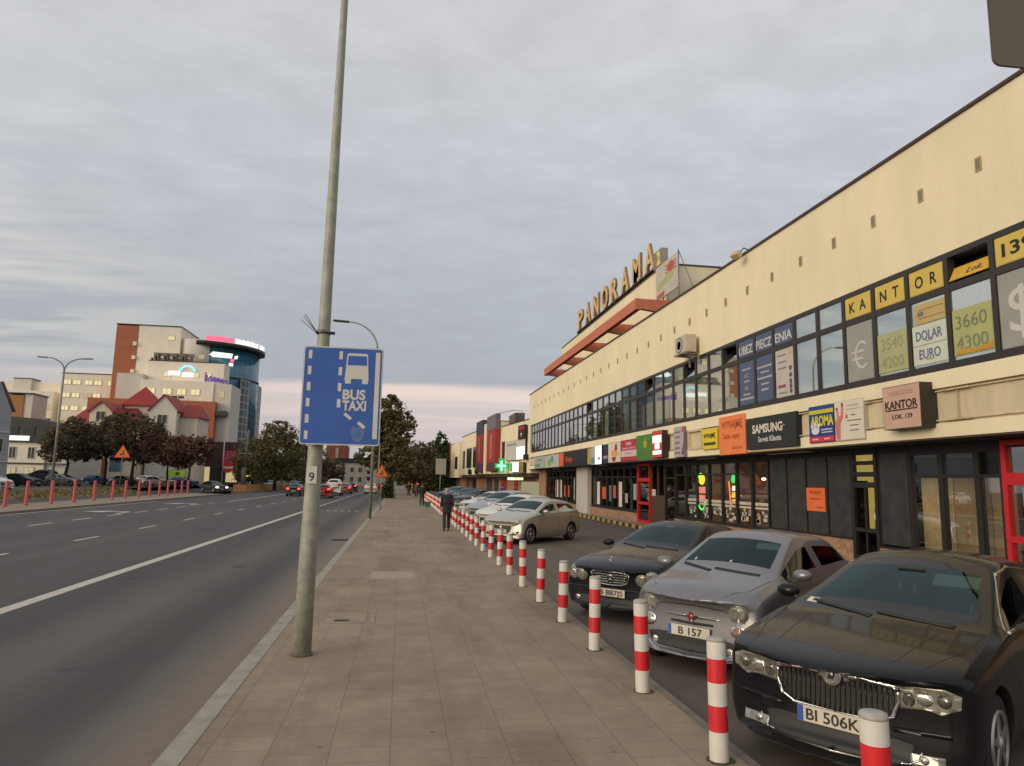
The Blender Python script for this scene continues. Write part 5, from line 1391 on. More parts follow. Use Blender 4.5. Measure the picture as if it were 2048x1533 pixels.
# ---- 4. five-door hatchback, used for the farther cars in several colours
def extra_hatch(root, W_, p):
    mb = MB(); W_.patch(mb, 'F', mirrored([(0, .60), (.36, .61), (.44, .58), (.40, .42), (.28, .34), (0, .33)]), .003, .02); gr = mb.build('grille', M_blk, root, local=True)
    mb = MB()
    for z in (.40, .46, .52): W_.strip(mb, 'F', [(-.36, z), (.36, z)], .014, .010, .01, .08)
    mb.build('grille_bars', mat('grille_bar', (.035, .035, .034), .35, .3), gr, local=True)
    mb = MB(); W_.disc(mb, 'F', 0, .56, .055, .04, .014, .01); mb.build('emblem', M_chrome, gr, local=True)
    mb = MB(); W_.patch(mb, 'F', mirrored([(0, .27), (.46, .28), (.42, .21), (0, .2)]), .003, .02); mb.build('lower_intake', M_blk, root, local=True)
    for s_ in (1, -1):
        dd = 'D' if s_ > 0 else 'E'
        mb = MB(); W_.patch(mb, dd, [(a * s_, b) for a, b in [(.50, .36), (.78, .44), (.80, .40), (.66, .31), (.52, .30)]][::s_], .005, .02); fg = mb.build('fog_lamp', M_blk, root, local=True)
        mb = MB(); W_.disc(mb, dd, .64 * s_, .36, .045, .035, .009, .01); mb.build('lens', M_refl, fg, local=True)
    q = W_.at('F', 0, .44); plate(root, (q.x + .03, 0, .42), p.get('ptxt', 'BI 7391C'))
HATCH = dict(paint=paint('champagne_paint', (0.46, 0.43, 0.38), .45, .33, .12), nose=.28, tail=.24, hw=.885, fa=1.34, ra=-1.31, wr=.315, ar=.352, belt=.98, wbase=.82, rwx=-1.7, roof=1.47, mx=.58, bp=8, ws=(5, 6), rw=(12, 13), sg_end=12, pillar=(8,), lean=.14,
    st=[(2.15, .82, .20, .64, .77, .69, .71, .74), (2.07, .865, .175, .70, .82, .755, .745, .81), (1.80, .885, .165, .80, .845, .85, .77, .90), (1.36, .89, .165, .88, .845, .925, .76, .98), (.96, .89, .165, .945, .85, .985, .76, 1.045), (.84, .89, .165, .96, .85, 1.02, .755, 1.085),
        (-.02, .89, .165, .985, .85, 1.375, .60, 1.445), (-.20, .89, .165, .99, .85, 1.395, .595, 1.468), (-.36, .89, .165, .995, .85, 1.40, .59, 1.473), (-.48, .89, .165, 1.0, .85, 1.40, .59, 1.473), (-1.05, .89, .165, 1.02, .84, 1.39, .585, 1.465), (-1.42, .885, .175, 1.04, .83, 1.36, .58, 1.44),
        (-1.66, .88, .19, 1.055, .81, 1.31, .575, 1.39), (-1.98, .86, .23, 1.05, .77, 1.09, .62, 1.15), (-2.04, .84, .25, 1.0, .74, 1.02, .62, 1.06), (-2.10, .81, .28, .80, .72, .82, .62, .85), (-2.14, .77, .32, .68, .70, .70, .60, .72)],
    lamps=[('D', [(.44, .62), (.56, .69), (.80, .80), (.88, .80), (.84, .70), (.70, .62), (.52, .585)], [(.58, .645, .05, .035, M_refl), (.72, .70, .05, .04, M_refl)])],
    gaps=([(.86, .26), (.80, .60), (.74, .93)], [(-.42, .26), (-.42, .98)], [(-1.30, 1.0), (-1.22, .62), (-.96, .50), (-.96, .26)]),
    hgaps=([(1.98, .42), (1.6, .62), (.98, .74)], [(1.98, -.42), (1.6, -.62), (.98, -.74)]),
    handles=(-.28, -1.12), hz_=.86, wipers=((.52, 1.04, -.04, 1.07), (-.02, 1.04, -.56, 1.085)), rear_lamp=[(.48, .86), (.80, .90), (.78, 1.04), (.50, 1.02)], rplate='BI 7391C', rpz=.7, extra=extra_hatch)

A45 = R(-135)     # noses point to the street and towards the camera: heading (-.7, -.7)
def noseat(p, nx, ny, rz):
    """location that puts the bumper's middle at (nx, ny)"""
    L_ = p['st'][0][0]
    return (nx - math.cos(rz) * L_, ny - math.sin(rz) * L_, -.05)
rz = R(-145)
saloon = build_car('parked_car', SAL, 'black saloon with a chrome framed grille, nearest of the parked cars', loc=noseat(SAL, 2.85, 4.70, rz), rz=rz)
rz = R(-143)
mini = build_car('parked_car', MINI, 'small grey two-door hatchback with round headlights between two dark saloons', loc=noseat(MINI, 3.05, 7.55, rz), rz=rz)
rz = R(-139)
merc = build_car('parked_car', MERC, 'dark navy saloon with paired oval headlights and a barred chrome grille', loc=noseat(MERC, 3.02, 10.45, rz), rz=rz)
rz = R(-134)
hatch = build_car('parked_car', HATCH, 'champagne silver five-door hatchback parked alone before the gap', loc=noseat(HATCH, 3.12, 23.3, rz), rz=rz)

def recolour(root, pm, label, loc, rz, group='cars parked along the bollard row', scale=(1, 1, 1)):
    c = copy_tree(root); c.location = loc; c.rotation_euler = (0, 0, rz); c['label'] = label; c['group'] = group
    c.scale = scale
    for o in kids(c):
        for i, s in enumerate(o.material_slots):
            if s.material is not None and s.material.name.endswith(('_paint',)) and s.material.name != 'road_paint':
                s.link = 'OBJECT'; s.material = pm
    return c
P_white = paint('white_car_paint', (0.62, 0.60, 0.55), .05, .3, .15)
P_silver = paint('silver_car_paint', (0.36, 0.36, 0.36), .6, .32, .15)
P_dark = paint('charcoal_car_paint', (0.030, 0.033, 0.037), 0, .3, .12)
P_black = paint('plain_black_paint', (0.012, 0.012, 0.014), 0, .28, .1)
P_green = paint('dull_green_paint', (0.07, 0.085, 0.075), .5, .33, .12)
P_red = paint('red_car_paint', (0.22, 0.015, 0.018), .3, .3, .12)
P_blue = paint('blue_car_paint', (0.02, 0.05, 0.15), .4, .3, .12)
rz = R(-136)
recolour(hatch, P_white, 'white hatchback hidden behind the champagne silver one', noseat(HATCH, 3.2, 27.4, rz), rz, scale=(1, 1, 1.04))
recolour(hatch, P_silver, 'tall silver grey people carrier third from the gap', noseat(HATCH, 3.3, 32.0, rz), rz, scale=(1.05, 1, 1.10))
recolour(merc, P_white, 'white saloon half hidden behind the walking man', noseat(MERC, 3.7, 40.5, rz), rz, scale=(1, 1, 1.02))
recolour(merc, P_black, 'black saloon beyond the white saloon in the row', noseat(MERC, 3.8, 50.5, rz), rz)
recolour(hatch, P_dark, 'charcoal hatchback with a pale green windscreen far down the row', noseat(HATCH, 3.8, 57.0, rz), rz)
recolour(hatch, P_blue, 'dark bluish car at the far end of the parked row', noseat(HATCH, 3.6, 67.0, rz), rz)
# ------------------------------------------------------------------ bollards, 1.71 m apart along the pavement edge
M_bw = mat('bollard_white', (0.66, 0.63, 0.57), .45, var=.08, nscale=6)
M_br = mat('bollard_red', (0.62, 0.022, 0.030), .4, var=.08, nscale=5)
M_bt = mat('bollard_cap', (0.36, 0.34, 0.30), .6, var=.15, nscale=20)
M_moss = mat('moss', (0.07, 0.075, 0.025), .95, var=.4, nscale=20)
def make_bollard():
    root = empty('bollard', (0, 0, 0))
    mb = MB(); r = .070; n = 28
    zs = [0.0, .205, .385, .545, .715, .845]; cols = [0, 1, 0, 1, 0]
    for i in range(5):
        for k in range(n):
            a0, a1 = 2 * PI * k / n, 2 * PI * (k + 1) / n
            f = mb.face([(r * math.cos(a0), r * math.sin(a0), zs[i]), (r * math.cos(a1), r * math.sin(a1), zs[i]), (r * math.cos(a1), r * math.sin(a1), zs[i + 1]), (r * math.cos(a0), r * math.sin(a0), zs[i + 1])])
            f.material_index = cols[i]; f.smooth = True
    bmesh.ops.remove_doubles(mb.bm, verts=mb.bm.verts[:], dist=1e-5)
    mb.build('post', [M_bw, M_br], root, local=True)
    mb = MB(); mb.lathe([(r + .002, .838), (r + .001, .848), (r * .93, .862), (r * .6, .868), (.001, .869)], n, 'z'); mb.build('cap', M_bt, root, local=True)
    mb = MB(); random.seed(3); m = 20
    pts = [((r + random.uniform(.012, .05)) * math.cos(2 * PI * k / m), (r + random.uniform(.012, .05)) * math.sin(2 * PI * k / m), .003) for k in range(m)]
    mb.face(pts); mb.build('moss_ring', M_moss, root, local=True)
    return root
ordn = 'nearest second third fourth fifth sixth seventh eighth ninth tenth eleventh twelfth thirteenth fourteenth fifteenth sixteenth'.split()
beside = {0: ', cut by the bottom edge', 1: ', before the black saloon', 2: ', before the grey hatchback', 3: ', before the navy saloon', 4: ', left of the navy saloon'}
b0 = make_bollard()
random.seed(8)
for k in range(44):
    o = b0 if k == 0 else copy_tree(b0)
    o.location = (2.405 + (.06 if k == 0 else 0) + random.uniform(-.012, .012), 3.47 + 1.708 * k, 0)
    o.rotation_euler = (random.uniform(-.012, .012), R(1.3) + random.uniform(-.012, .012), random.uniform(0, 6))
    tag(o, ('red and white bollard, %s of the row from the camera%s' % (ordn[k] if k else 'first', beside.get(k, ''))) if k < 16 else 'red and white banded bollard in the merged far stretch of the row', 'bollard', 'bollards along the pavement edge')

# ------------------------------------------------------------------ lamp post with the bus lane sign
M_galv = mat('galvanised', (0.33, 0.335, 0.275), .6, .1, var=.22, nscale=9)
M_galvd = mat('galvanised_far', (0.24, 0.24, 0.20), .6, .25, var=.15)
lp = empty('lamp_post', (-1.04, 8.58, 0), 'tall tapered grey lamp post carrying the blue bus lane sign', 'lamp post', 'lamp posts along the road')
mb = MB(); mb.tube([(-1.04, 8.58, 0.0), (-1.035, 8.58, 1.2), (-1.00, 8.58, 3.8), (-.985, 8.58, 8.2), (-.985, 8.58, 9.3)], [.104, .098, .072, .044, .04], 20); mb.build('pole', M_galv, lp)
mb = MB(); mb.tube([(-.985, 8.58, 9.3), (-1.15, 8.58, 9.8), (-1.7, 8.58, 10.05), (-2.6, 8.58, 10.12)], [.04, .036, .032, .03], 10); mb.build('arm', M_galv, lp)
mb = MB(); mb.obox((-2.95, 8.58, 10.12), (.75, .22, .09)); mb.build('lamp_head', M_galvd, lp, bevel=.03)
mb = MB(); mb.lathe([(.106, 0.001), (.125, .002), (.125, .02), (.106, .03)], 20, 'z', (-1.04, 8.58, 0)); mb.build('base_flange', mat('rusty_base', (.13, .11, .08), .8, .2, var=.3, nscale=12), lp)
M_band = mat('steel_band', (0.16, 0.155, 0.14), .4, .8)
for z, r in ((3.74, .080), (2.75, .092), (3.35, .084)):
    mb = MB(); mb.lathe([(r, -.02), (r + .006, -.02), (r + .006, .02), (r, .02)], 20, 'z', (-1.005 - .009 * (3.8 - z), 8.58, z)); mb.build('clamp_band', M_band, lp)
mb = MB(); mb.box(-.93, -.87, 8.56, 8.6, 3.725, 3.755)
for a, b in (((-1.07, 8.52, 3.72), (-1.24, 8.5, 3.92)), ((-1.07, 8.52, 3.73), (-1.21, 8.45, 3.93)), ((-1.07, 8.52, 3.71), (-1.27, 8.55, 3.88)), ((-1.06, 8.52, 3.72), (-1.17, 8.48, 3.86))):
    mb.tube([a, ((a[0] + b[0]) / 2 - .01, a[1], (a[2] + b[2]) / 2 + .005), b], .004, 5)
mb.build('loose_ties', mat('tie_black', (.03, .03, .03), .6), lp)

# the sign itself: blue plate, white border, white road diagram, bus, lettering
fr = Frame((-.735, 8.40, 2.96), (1, -.02, 0))
bs = empty('traffic_sign', (-.735, 8.40, 2.96), 'large blue bus lane sign with white bus, dashes and BUS TAXI lettering', 'traffic sign')
M_sblue = mat('sign_blue', (0.024, 0.098, 0.385), .45, var=.10, nscale=2.5, Coat_Weight=.3)
M_swhite = mat('sign_white', (0.60, 0.575, 0.52), .5, var=.05)
M_sback = mat('sign_back', (0.22, 0.21, 0.18), .6, .4, var=.15)
def rrect(w, h, r, n=6):
    out = []
    for cx, cy, a0 in ((w - r, h - r, 0), (-w + r, h - r, PI / 2), (-w + r, -h + r, PI), (w - r, -h + r, 1.5 * PI)):
        out += [(cx + r * math.cos(a0 + PI / 2 * k / n), cy + r * math.sin(a0 + PI / 2 * k / n)) for k in range(n + 1)]
    return out
W2, H2 = .462, .582
mb = MB(); fr.poly(mb, rrect(W2, H2, .035), -.012, 0); mb.build('back_plate', M_sback, bs)
mb = MB(); fr.poly(mb, rrect(W2 - .002, H2 - .002, .035), .0005, .003); mb.build('border', M_swhite, bs)
mb = MB(); fr.poly(mb, rrect(W2 - .016, H2 - .016, .026), .0035, .006); mb.build('face_panel', M_sblue, bs)
mb = MB(); n0, n1 = .0065, .009
D2 = lambda x, y: (-W2 + x * 2 * W2, H2 - y * 2 * H2)
def srect(x0, x1, y0, y1):
    a = D2(x0, y1); b = D2(x1, y0); fr.rect(mb, a[0], b[0], a[1], b[1], n0, n1)
for k in range(6):
    y = .045 + .1635 * k; srect(.062, .106, y, y + .085)
for k in range(4):
    y = .045 + .1635 * k; srect(.445, .489, y, y + .085)
srect(.905, .963, .045, .93)
for x, y in ((.530, .69), (.705, .775)):
    fr.poly(mb, [D2(x, y), D2(x + .03, y - .02), D2(x + .115, y + .035), D2(x + .085, y + .055)], n0, n1)
mb.build('lane_marks', M_swhite, bs)
mb = MB()
bus = [(.545, .075), (.56, .062), (.79, .062), (.805, .075), (.825, .33), (.815, .375), (.745, .375), (.745, .325), (.605, .325), (.605, .375), (.535, .375), (.525, .33)]
fr.poly(mb, [D2(x, y) for x, y in bus], n0, n1); mb.build('bus_symbol', M_swhite, bs)
mb = MB(); fr.poly(mb, [D2(.560, .088), D2(.79, .088), D2(.80, .185), D2(.553, .185)], .0095, .0105); mb.build('bus_windscreen', M_sblue, bs)
for w_, cx, cy, ww in (('BUS', .655, .485, .265), ('TAXI', .662, .598, .275)):
    mb = MB(); a = D2(cx, cy); fr.text(mb, w_, a[0], a[1], .112, .0075, w=ww, bold=.05, depth=.003); mb.build('lettering', M_swhite, bs)
mb = MB(); a = D2(.715, .885)
fr.poly(mb, [(a[0] + x * .09, a[1] + y * .1) for x, y in ((-1, .2), (-.6, .9), (0, .7), (.5, 1), (1, .2), (.7, -.6), (.2, -1), (-.5, -.7))], n0, n1 - .001); mb.build('sticker_scar', mat('scar', (.11, .16, .36), .7, var=.2, nscale=20), bs)
mb = MB(); fr.poly(mb, [(a[0] + x * .035, a[1] + y * .035) for x, y in ((-1, .3), (-.4, 1), (.6, .8), (1, 0), (.3, -1), (-.6, -.7))], .0092, .0102); mb.build('sticker_dot', mat('scar_teal', (.04, .17, .36), .7), bs)
for z in (3.35, 2.6):
    mb = MB(); mb.box(-1.09, -.60, 8.415, 8.50, z - .02, z + .02); mb.build('bracket', M_band, bs)
n9 = empty('number_plate', (-1.03, 8.46, 2.03), 'small white plate with numeral 9 strapped to the lamp post', 'number plate')
fr = Frame((-1.035, 8.472, 2.03), (1, 0, 0))
mb = MB(); fr.rect(mb, -.058, .058, -.10, .10, -.004, 0); mb.build('plate', M_swhite, n9)
mb = MB(); fr.text(mb, '9', .0, -.02, .10, .001, bold=.0); mb.build('numeral', M_pblk, n9)

# ------------------------------------------------------------------ other posts and signs along the pavement
def lamp(x, y, h, arms, label, z0=0.0, r=.085):
    L_ = empty('lamp_post', (x, y, z0), label, 'lamp post', 'lamp posts along the road')
    mb = MB(); mb.tube([(x, y, z0), (x, y, z0 + h)], [r, r * .6], 10); mb.build('pole', M_galvd, L_)
    for d, ln, rise in arms:
        mb = MB(); pts = []
        for k in range(9):
            a = PI / 2 * k / 8
            pts.append((x + d * ln * (1 - math.cos(a)), y, z0 + h + rise * math.sin(a)))
        mb.tube(pts, [r * .55 - .02 * k / 8 for k in range(9)], 8); mb.build('arm', M_galvd, L_)
        e = pts[-1]
        mb = MB(); mb.obox((e[0] + d * .42, y, e[2] + .01), (.85, .24, .09), ry=-d * .04); mb.build('lamp_head', mat('lamp_dark', (.05, .05, .05), .5), L_, bevel=.03)
    return L_
lamp(-1.50, 36.5, 8.6, ((-1, 1.5, 1.45),), 'curved arm lamp post behind the bus lane sign')
lamp(-31.4, 70, 11.0, ((-1, 1.55, 1.2), (1, 1.55, 1.2)), 'twin armed lamp post left of the tall brick tower', z0=.36, r=.13)
lamp(-1.7, 96, 9, ((-1, 1.6, 1.2),), 'far lamp post under the dark trees down the pavement')
M_orange = mat('warning_orange', (0.70, 0.17, 0.015), .5, var=.08, Coat_Weight=.2)
def tri_sign(x, y, zb, zt, hw, base, label):
    t_ = empty('traffic_sign', (x, y, base), label, 'traffic sign', 'orange triangular roadworks signs')
    mb = MB(); mb.tube([(x, y, base), (x, y, zt - .1)], .035, 8); mb.build('post', M_galvd, t_)
    fr = Frame((x, y - .045, zb), (1, 0, 0)); h = zt - zb
    mb = MB(); fr.poly(mb, [(-hw, 0), (hw, 0), (0, h)], -.01, 0); mb.build('border', mat('sign_red', (.50, .05, .03), .5), t_)
    mb = MB(); fr.poly(mb, [(-hw * .86, h * .075), (hw * .86, h * .075), (0, h * .87)], .0005, .006); mb.build('face_panel', M_orange, t_)
    mb = MB(); fr.poly(mb, [(-hw * .38, h * .17), (-hw * .02, h * .17), (-hw * .2, h * .36)], .0065, .01); fr.ell(mb, hw * .12, h * .52, h * .05, h * .05, .0065, .01, 12)
    fr.poly(mb, [(hw * .02, h * .47), (hw * .14, h * .46), (hw * .28, h * .17), (hw * .18, h * .17), (hw * .08, h * .3), (-hw * .02, h * .17), (-hw * .1, h * .17), (hw * .0, h * .33)], .0065, .01)
    mb.build('digger_symbol', M_pblk, t_)
tri_sign(-1.30, 47, 2.12, 2.95, .44, 0, 'orange triangular roadworks sign on the pavement beside the kerb')
tri_sign(-27.1, 74, 3.55, 4.85, .76, -.1, 'orange triangular roadworks sign across the road before the trees')
ps = empty('sign_post', (-1.9, 59.5, 0), 'plain thin grey post rising behind the bus lane sign', 'post')
mb = MB(); mb.tube([(-1.9, 59.5, 0), (-1.9, 59.5, 4.9)], .05, 8); mb.build('post', M_galvd, ps)
mb = MB(); mb.lathe([(.05, 4.86), (.055, 4.9), (.03, 4.93), (.001, 4.935)], 10, 'z', (-1.9, 59.5, 0)); mb.build('cap', M_blk, ps)
pk = empty('traffic_sign', (3.75, 70, 0), 'pale sign plate seen from behind on a post above the parked cars', 'traffic sign')
mb = MB(); mb.tube([(3.78, 70, 0), (3.78, 70, 4.0)], .045, 8); mb.build('post', M_galvd, pk)
mb = MB(); mb.box(3.28, 4.3, 69.9, 69.94, 2.55, 4.1); mb.build('plate', mat('plate_back', (.34, .31, .25), .6, .2, var=.1), pk)
mb = MB(); mb.box(3.3, 4.28, 69.945, 69.96, 3.7, 3.76); mb.box(3.3, 4.28, 69.945, 69.96, 2.9, 2.96); mb.build('bracket', M_band, pk)
# grey back of a sign plate at the top right, on its own post beside the bollards
tr = empty('traffic_sign', (2.98, 2.62, 0), 'grey back of a round-cornered sign plate at the top right corner', 'traffic sign')
fr = Frame((2.955, 2.60, 4.30), (1, -.03, 0))
mb = MB(); fr.poly(mb, rrect(.345, .36, .04), -.012, 0); mb.build('plate', mat('sign_back_warm', (.135, .12, .088), .6, .3, var=.1, nscale=2), tr, bevel=.003)
mb = MB(); mb.tube([(2.98, 2.68, -.05), (2.98, 2.68, 4.75)], .03, 10); mb.build('post', M_galvd, tr)

# ------------------------------------------------------------------ red posts along the median and the ochre barrier
M_rp = mat('red_plastic', (0.50, 0.055, 0.05), .5, var=.12); M_rpw = mat('faded_red', (0.48, 0.12, 0.08), .6)
def red_post():
    r_ = empty('marker_post', (0, 0, 0))
    mb = MB(); mb.lathe([(.14, 0), (.14, .05), (.095, .09), (.09, 1.42), (.06, 1.46), (.001, 1.47)], 14, 'z'); mb.build('post', M_rp, r_, local=True)
    mb = MB(); mb.lathe([(.092, 1.05), (.0935, 1.06), (.0935, 1.22), (.092, 1.23)], 14, 'z'); mb.build('reflective_band', M_rpw, r_, local=True)
    return r_
rp0 = red_post()
ys = [44.6, 46.9, 50.0, 53.2, 56.4, 59.8, 62.4, 65.4, 68.0, 70.6, 73.0, 75.2, 77.4, 79.5]
for k, y in enumerate(ys):
    o = rp0 if k == 0 else copy_tree(rp0)
    o.location = (-22.35, y, 0.0)
    w_ = ['first', 'second', 'third', 'fourth', 'fifth', 'sixth', 'seventh', 'eighth', 'ninth', 'tenth', 'eleventh', 'twelfth', 'thirteenth', 'last'][k]
    tag(o, 'slim red plastic marker post on the median, %s from the left edge of the photo' % w_, 'marker post', 'red marker posts on the median')
br = empty('road_barrier', (-20.4, 99, 0), 'long low ochre roadworks barrier on the far median', 'barrier')
mb = MB()
for k in range(14):
    y = 97.5 + k * 2.9
    mb.hexa([(-20.6, y, 0), (-20.1, y, 0), (-20.1, y + 2.85, 0), (-20.6, y + 2.85, 0), (-20.42, y, .88), (-20.28, y, .88), (-20.28, y + 2.85, .88), (-20.42, y + 2.85, .88)])
mb.build('barrier_run', mat('ochre_barrier', (0.36, 0.16, 0.045), .7, var=.15), br)
mb = MB(); mb.hexa([(-21.7, 97.0, 0), (-20.1, 97.0, 0), (-20.1, 97.4, 0), (-21.7, 97.4, 0), (-21.7, 97.15, .88), (-20.1, 97.15, .88), (-20.1, 97.25, .88), (-21.7, 97.25, .88)]); mb.build('barrier_end', mat('ochre_barrier', (0.36, 0.16, 0.045), .7), br)

# ------------------------------------------------------------------ people
M_skin = mat('skin', (0.42, 0.24, 0.17), .6, var=.08); M_coat = mat('navy_coat', (0.016, 0.018, 0.026), .85, var=.2); M_trs = mat('dark_trousers', (0.026, 0.028, 0.036), .85, var=.2)
M_shoe = mat('brown_shoe', (0.035, 0.024, 0.018), .6); M_hairg = mat('grey_hair', (0.36, 0.30, 0.26), .8, var=.2); M_hairb = mat('dark_hair', (.03, .024, .02), .8)
def skin_mesh(name, chains, m, parent, root_idx=0, levels=2):
    """chains: lists of (point, radius); shared points join. Grown with the Skin modifier"""
    pts, rad, edges, idx = [], [], [], {}
    for ch in chains:
        prev = None
        for p, r in ch:
            key = tuple(round(c, 4) for c in p)
            if key not in idx: idx[key] = len(pts); pts.append(p); rad.append(r)
            i = idx[key]
            if prev is not None and prev != i: edges.append((prev, i))
            prev = i
    me = bpy.data.meshes.new(name); me.from_pydata(pts, edges, [])
    ob = bpy.data.objects.new(name, me); COL.objects.link(ob)
    ob.modifiers.new('skin', 'SKIN').use_smooth_shade = True
    sk = me.skin_vertices[0] if me.skin_vertices else None
    if sk is None:
        bpy.context.view_layer.objects.active = ob
        bpy.ops.mesh.customdata_skin_add(); sk = me.skin_vertices[0]
    for i, v in enumerate(sk.data):
        v.radius = rad[i] if isinstance(rad[i], tuple) else (rad[i], rad[i]); v.use_root = (i == root_idx)
    ss = ob.modifiers.new('sub', 'SUBSURF'); ss.levels = levels; ss.render_levels = levels
    dg = bpy.context.evaluated_depsgraph_get()
    res = bpy.data.meshes.new_from_object(ob.evaluated_get(dg)); res.name = name
    bpy.data.objects.remove(ob); bpy.data.meshes.remove(me)
    res.materials.clear(); res.materials.append(m)
    for q in res.polygons: q.use_smooth = True; q.material_index = 0
    o = bpy.data.objects.new(name, res); COL.objects.link(o); o.parent = parent
    return o
def person(loc, rz, label, h=1.68, stride=.16, coat=M_coat, trousers=M_trs, hair=M_hairg, coat_len=.78, bald=True, lean=.03, arm_out=.0):
    """walks along local +y; feet on z = 0"""
    P = empty('person', (0, 0, 0), label, 'person', 'people walking on the pavement')
    k = h / 1.72
    V = lambda x, y, z: (x * k, y * k, z * k)
    pel = V(0, 0, .93)
    spine = [(pel, .115 * k), (V(0, .01, 1.10), .118 * k), (V(0, lean, 1.30), .135 * k), (V(0, lean + .01, 1.42), .10 * k), (V(0, lean + .02, 1.49), .052 * k), (V(0, lean + .035, 1.56), .062 * k), (V(0, lean + .045, 1.625), .082 * k), (V(0, lean + .04, 1.70), .06 * k)]
    chains = [spine]; coatc = [[(pel, .185 * k), (V(0, .01, 1.10), .182 * k), (V(0, lean, 1.30), .19 * k), (V(0, lean + .01, 1.43), .115 * k), (V(0, lean + .015, 1.475), .068 * k)], [(pel, .185 * k), (V(0, 0, coat_len), .185 * k)]]
    trc = [[(pel, .13 * k)]]
    for s in (-1, 1):
        st = stride * s
        hip, kn, an, toe = V(.095 * s, 0, .88), V(.10 * s, st * .55 + .03, .49), V(.10 * s, st - .01 * s, .085), V(.11 * s, st + .15, .035)
        chains.append([(pel, .115 * k), (hip, .088 * k), (kn, .055 * k), (an, .038 * k), (V(.105 * s, st + .05, .04), .036 * k), (toe, .03 * k)])
        trc.append([(pel, .13 * k), (hip, .105 * k), (kn, .078 * k), (V(.10 * s, st * .95, .14), .068 * k), (V(.10 * s, st, .09), .066 * k)])
        ax = -st * .8
        sh, el, wr = V(.172 * s, lean, 1.39), V((.232 + arm_out) * s, ax * .5 - .02, 1.13), V((.255 + arm_out) * s, ax + .05, .90)
        palm = V((.258 + arm_out) * s, ax + .065, .835)
        chains.append([(V(0, lean + .01, 1.42), .10 * k), (sh, .062 * k), (el, .044 * k), (wr, .030 * k), (palm, .026 * k)])
        for q, (dy, ln) in enumerate(((.030, .062), (.010, .072), (-.010, .068), (-.028, .054))):
            chains.append([(palm, .026 * k), (V((.258 + arm_out) * s, ax + .07 + dy, .79), .0095 * k), (V((.246 + arm_out) * s, ax + .075 + dy, .79 - ln), .008 * k)])
        chains.append([(palm, .026 * k), (V((.252 + arm_out) * s, ax + .11, .815), .010 * k), (V((.244 + arm_out) * s, ax + .125, .775), .0085 * k)])
        coatc.append([(V(0, lean + .01, 1.43), .115 * k), (sh, .085 * k), (el, .068 * k), (V((.254 + arm_out) * s, ax + .035, .925), .056 * k)])
    skin_mesh('body', chains, M_skin, P)
    skin_mesh('coat', coatc, coat, P)
    skin_mesh('trousers', trc, trousers, P)
    for s in (-1, 1):
        st = stride * s
        mb = MB(); mb.ball(V(.105 * s, st + .06, .045), (.05 * k, .145 * k, .05 * k), 12, 8)
        for v in mb.bm.verts: v.co.z = max(v.co.z, .0)
        mb.build('shoe', M_shoe, P, local=True)
    hd = V(0, lean + .045, 1.635)
    mb = MB(); mb.ball((hd[0], hd[1] - .012 * k, hd[2] + .012 * k), (.092 * k, .108 * k, .115 * k), 16, 12)
    bmesh.ops.delete(mb.bm, geom=[f for f in mb.bm.faces if f.calc_center_median().y > hd[1] + .05 * k or f.calc_center_median().z < hd[2] - .05 * k or (bald and f.calc_center_median().z > hd[2] + .07 * k)], context='FACES')
    mb.build('hair', hair, P, local=True)
    for s in (-1, 1):
        mb = MB(); mb.ball((hd[0] + s * .088 * k, hd[1] + .0, hd[2] - .01), (.012 * k, .024 * k, .034 * k), 8, 6); mb.build('ear', M_skin, P, local=True)
    mb = MB(); mb.hexa([(hd[0] - .012, hd[1] + .075, hd[2] - .03), (hd[0] + .012, hd[1] + .075, hd[2] - .03), (hd[0] + .004, hd[1] + .07, hd[2] + .02), (hd[0] - .004, hd[1] + .07, hd[2] + .02), (hd[0] - .01, hd[1] + .108, hd[2] - .03), (hd[0] + .01, hd[1] + .108, hd[2] - .03), (hd[0] + .004, hd[1] + .085, hd[2] + .02), (hd[0] - .004, hd[1] + .085, hd[2] + .02)]); mb.build('nose', M_skin, P, local=True)
    mb = MB()
    for s in (-1, 1): mb.ball((hd[0] + s * .032 * k, hd[1] + .078 * k, hd[2] + .012), (.012, .008, .007), 8, 6)
    mb.build('eyes', M_pblk, P, local=True)
    mb = MB(); mb.ball((hd[0], hd[1] + .079 * k, hd[2] - .058), (.022, .006, .006), 8, 6); mb.build('mouth', mat('lips', (.30, .11, .09), .6), P, local=True)
    P.location = loc; P.rotation_euler = (0, 0, rz)
    return P
person((1.84, 28.5, 0), R(3), 'grey haired man in a dark navy jacket walking away along the bollards', h=1.70, arm_out=-.03)
person((1.62, 55, 0), R(0), 'dark clad walker farther off with a green bag at his side', h=1.72, hair=M_hairb, bald=False, coat=mat('black_coat', (.014, .013, .013), .85), stride=.12)
bag = empty('carrier_bag', (1.95, 52.0, 0), 'green carrier bag near the pavement edge by the far walker', 'bag')
mb = MB(); mb.hexa([(1.76, 51.9, .06), (2.14, 51.9, .06), (2.12, 52.12, .06), (1.78, 52.12, .06), (1.70, 51.86, .40), (2.18, 51.86, .42), (2.14, 52.14, .40), (1.74, 52.14, .42)])
bmesh.ops.subdivide_edges(mb.bm, edges=mb.bm.edges[:], cuts=2, use_grid_fill=True); random.seed(4)
for v in mb.bm.verts: v.co += Vector((random.uniform(-.02, .02), random.uniform(-.02, .02), random.uniform(-.02, .02)))
mb.build('bag_body', mat('green_plastic', (.02, .16, .09), .4, var=.3, nscale=8), bag, smooth=True)
mb = MB(); mb.tube([(1.84, 52, .40), (1.87, 52, .56), (1.94, 52, .60), (2.0, 52, .56), (2.04, 52, .41)], .012, 6); mb.build('handle', mat('green_plastic', (.02, .16, .09), .4), bag)
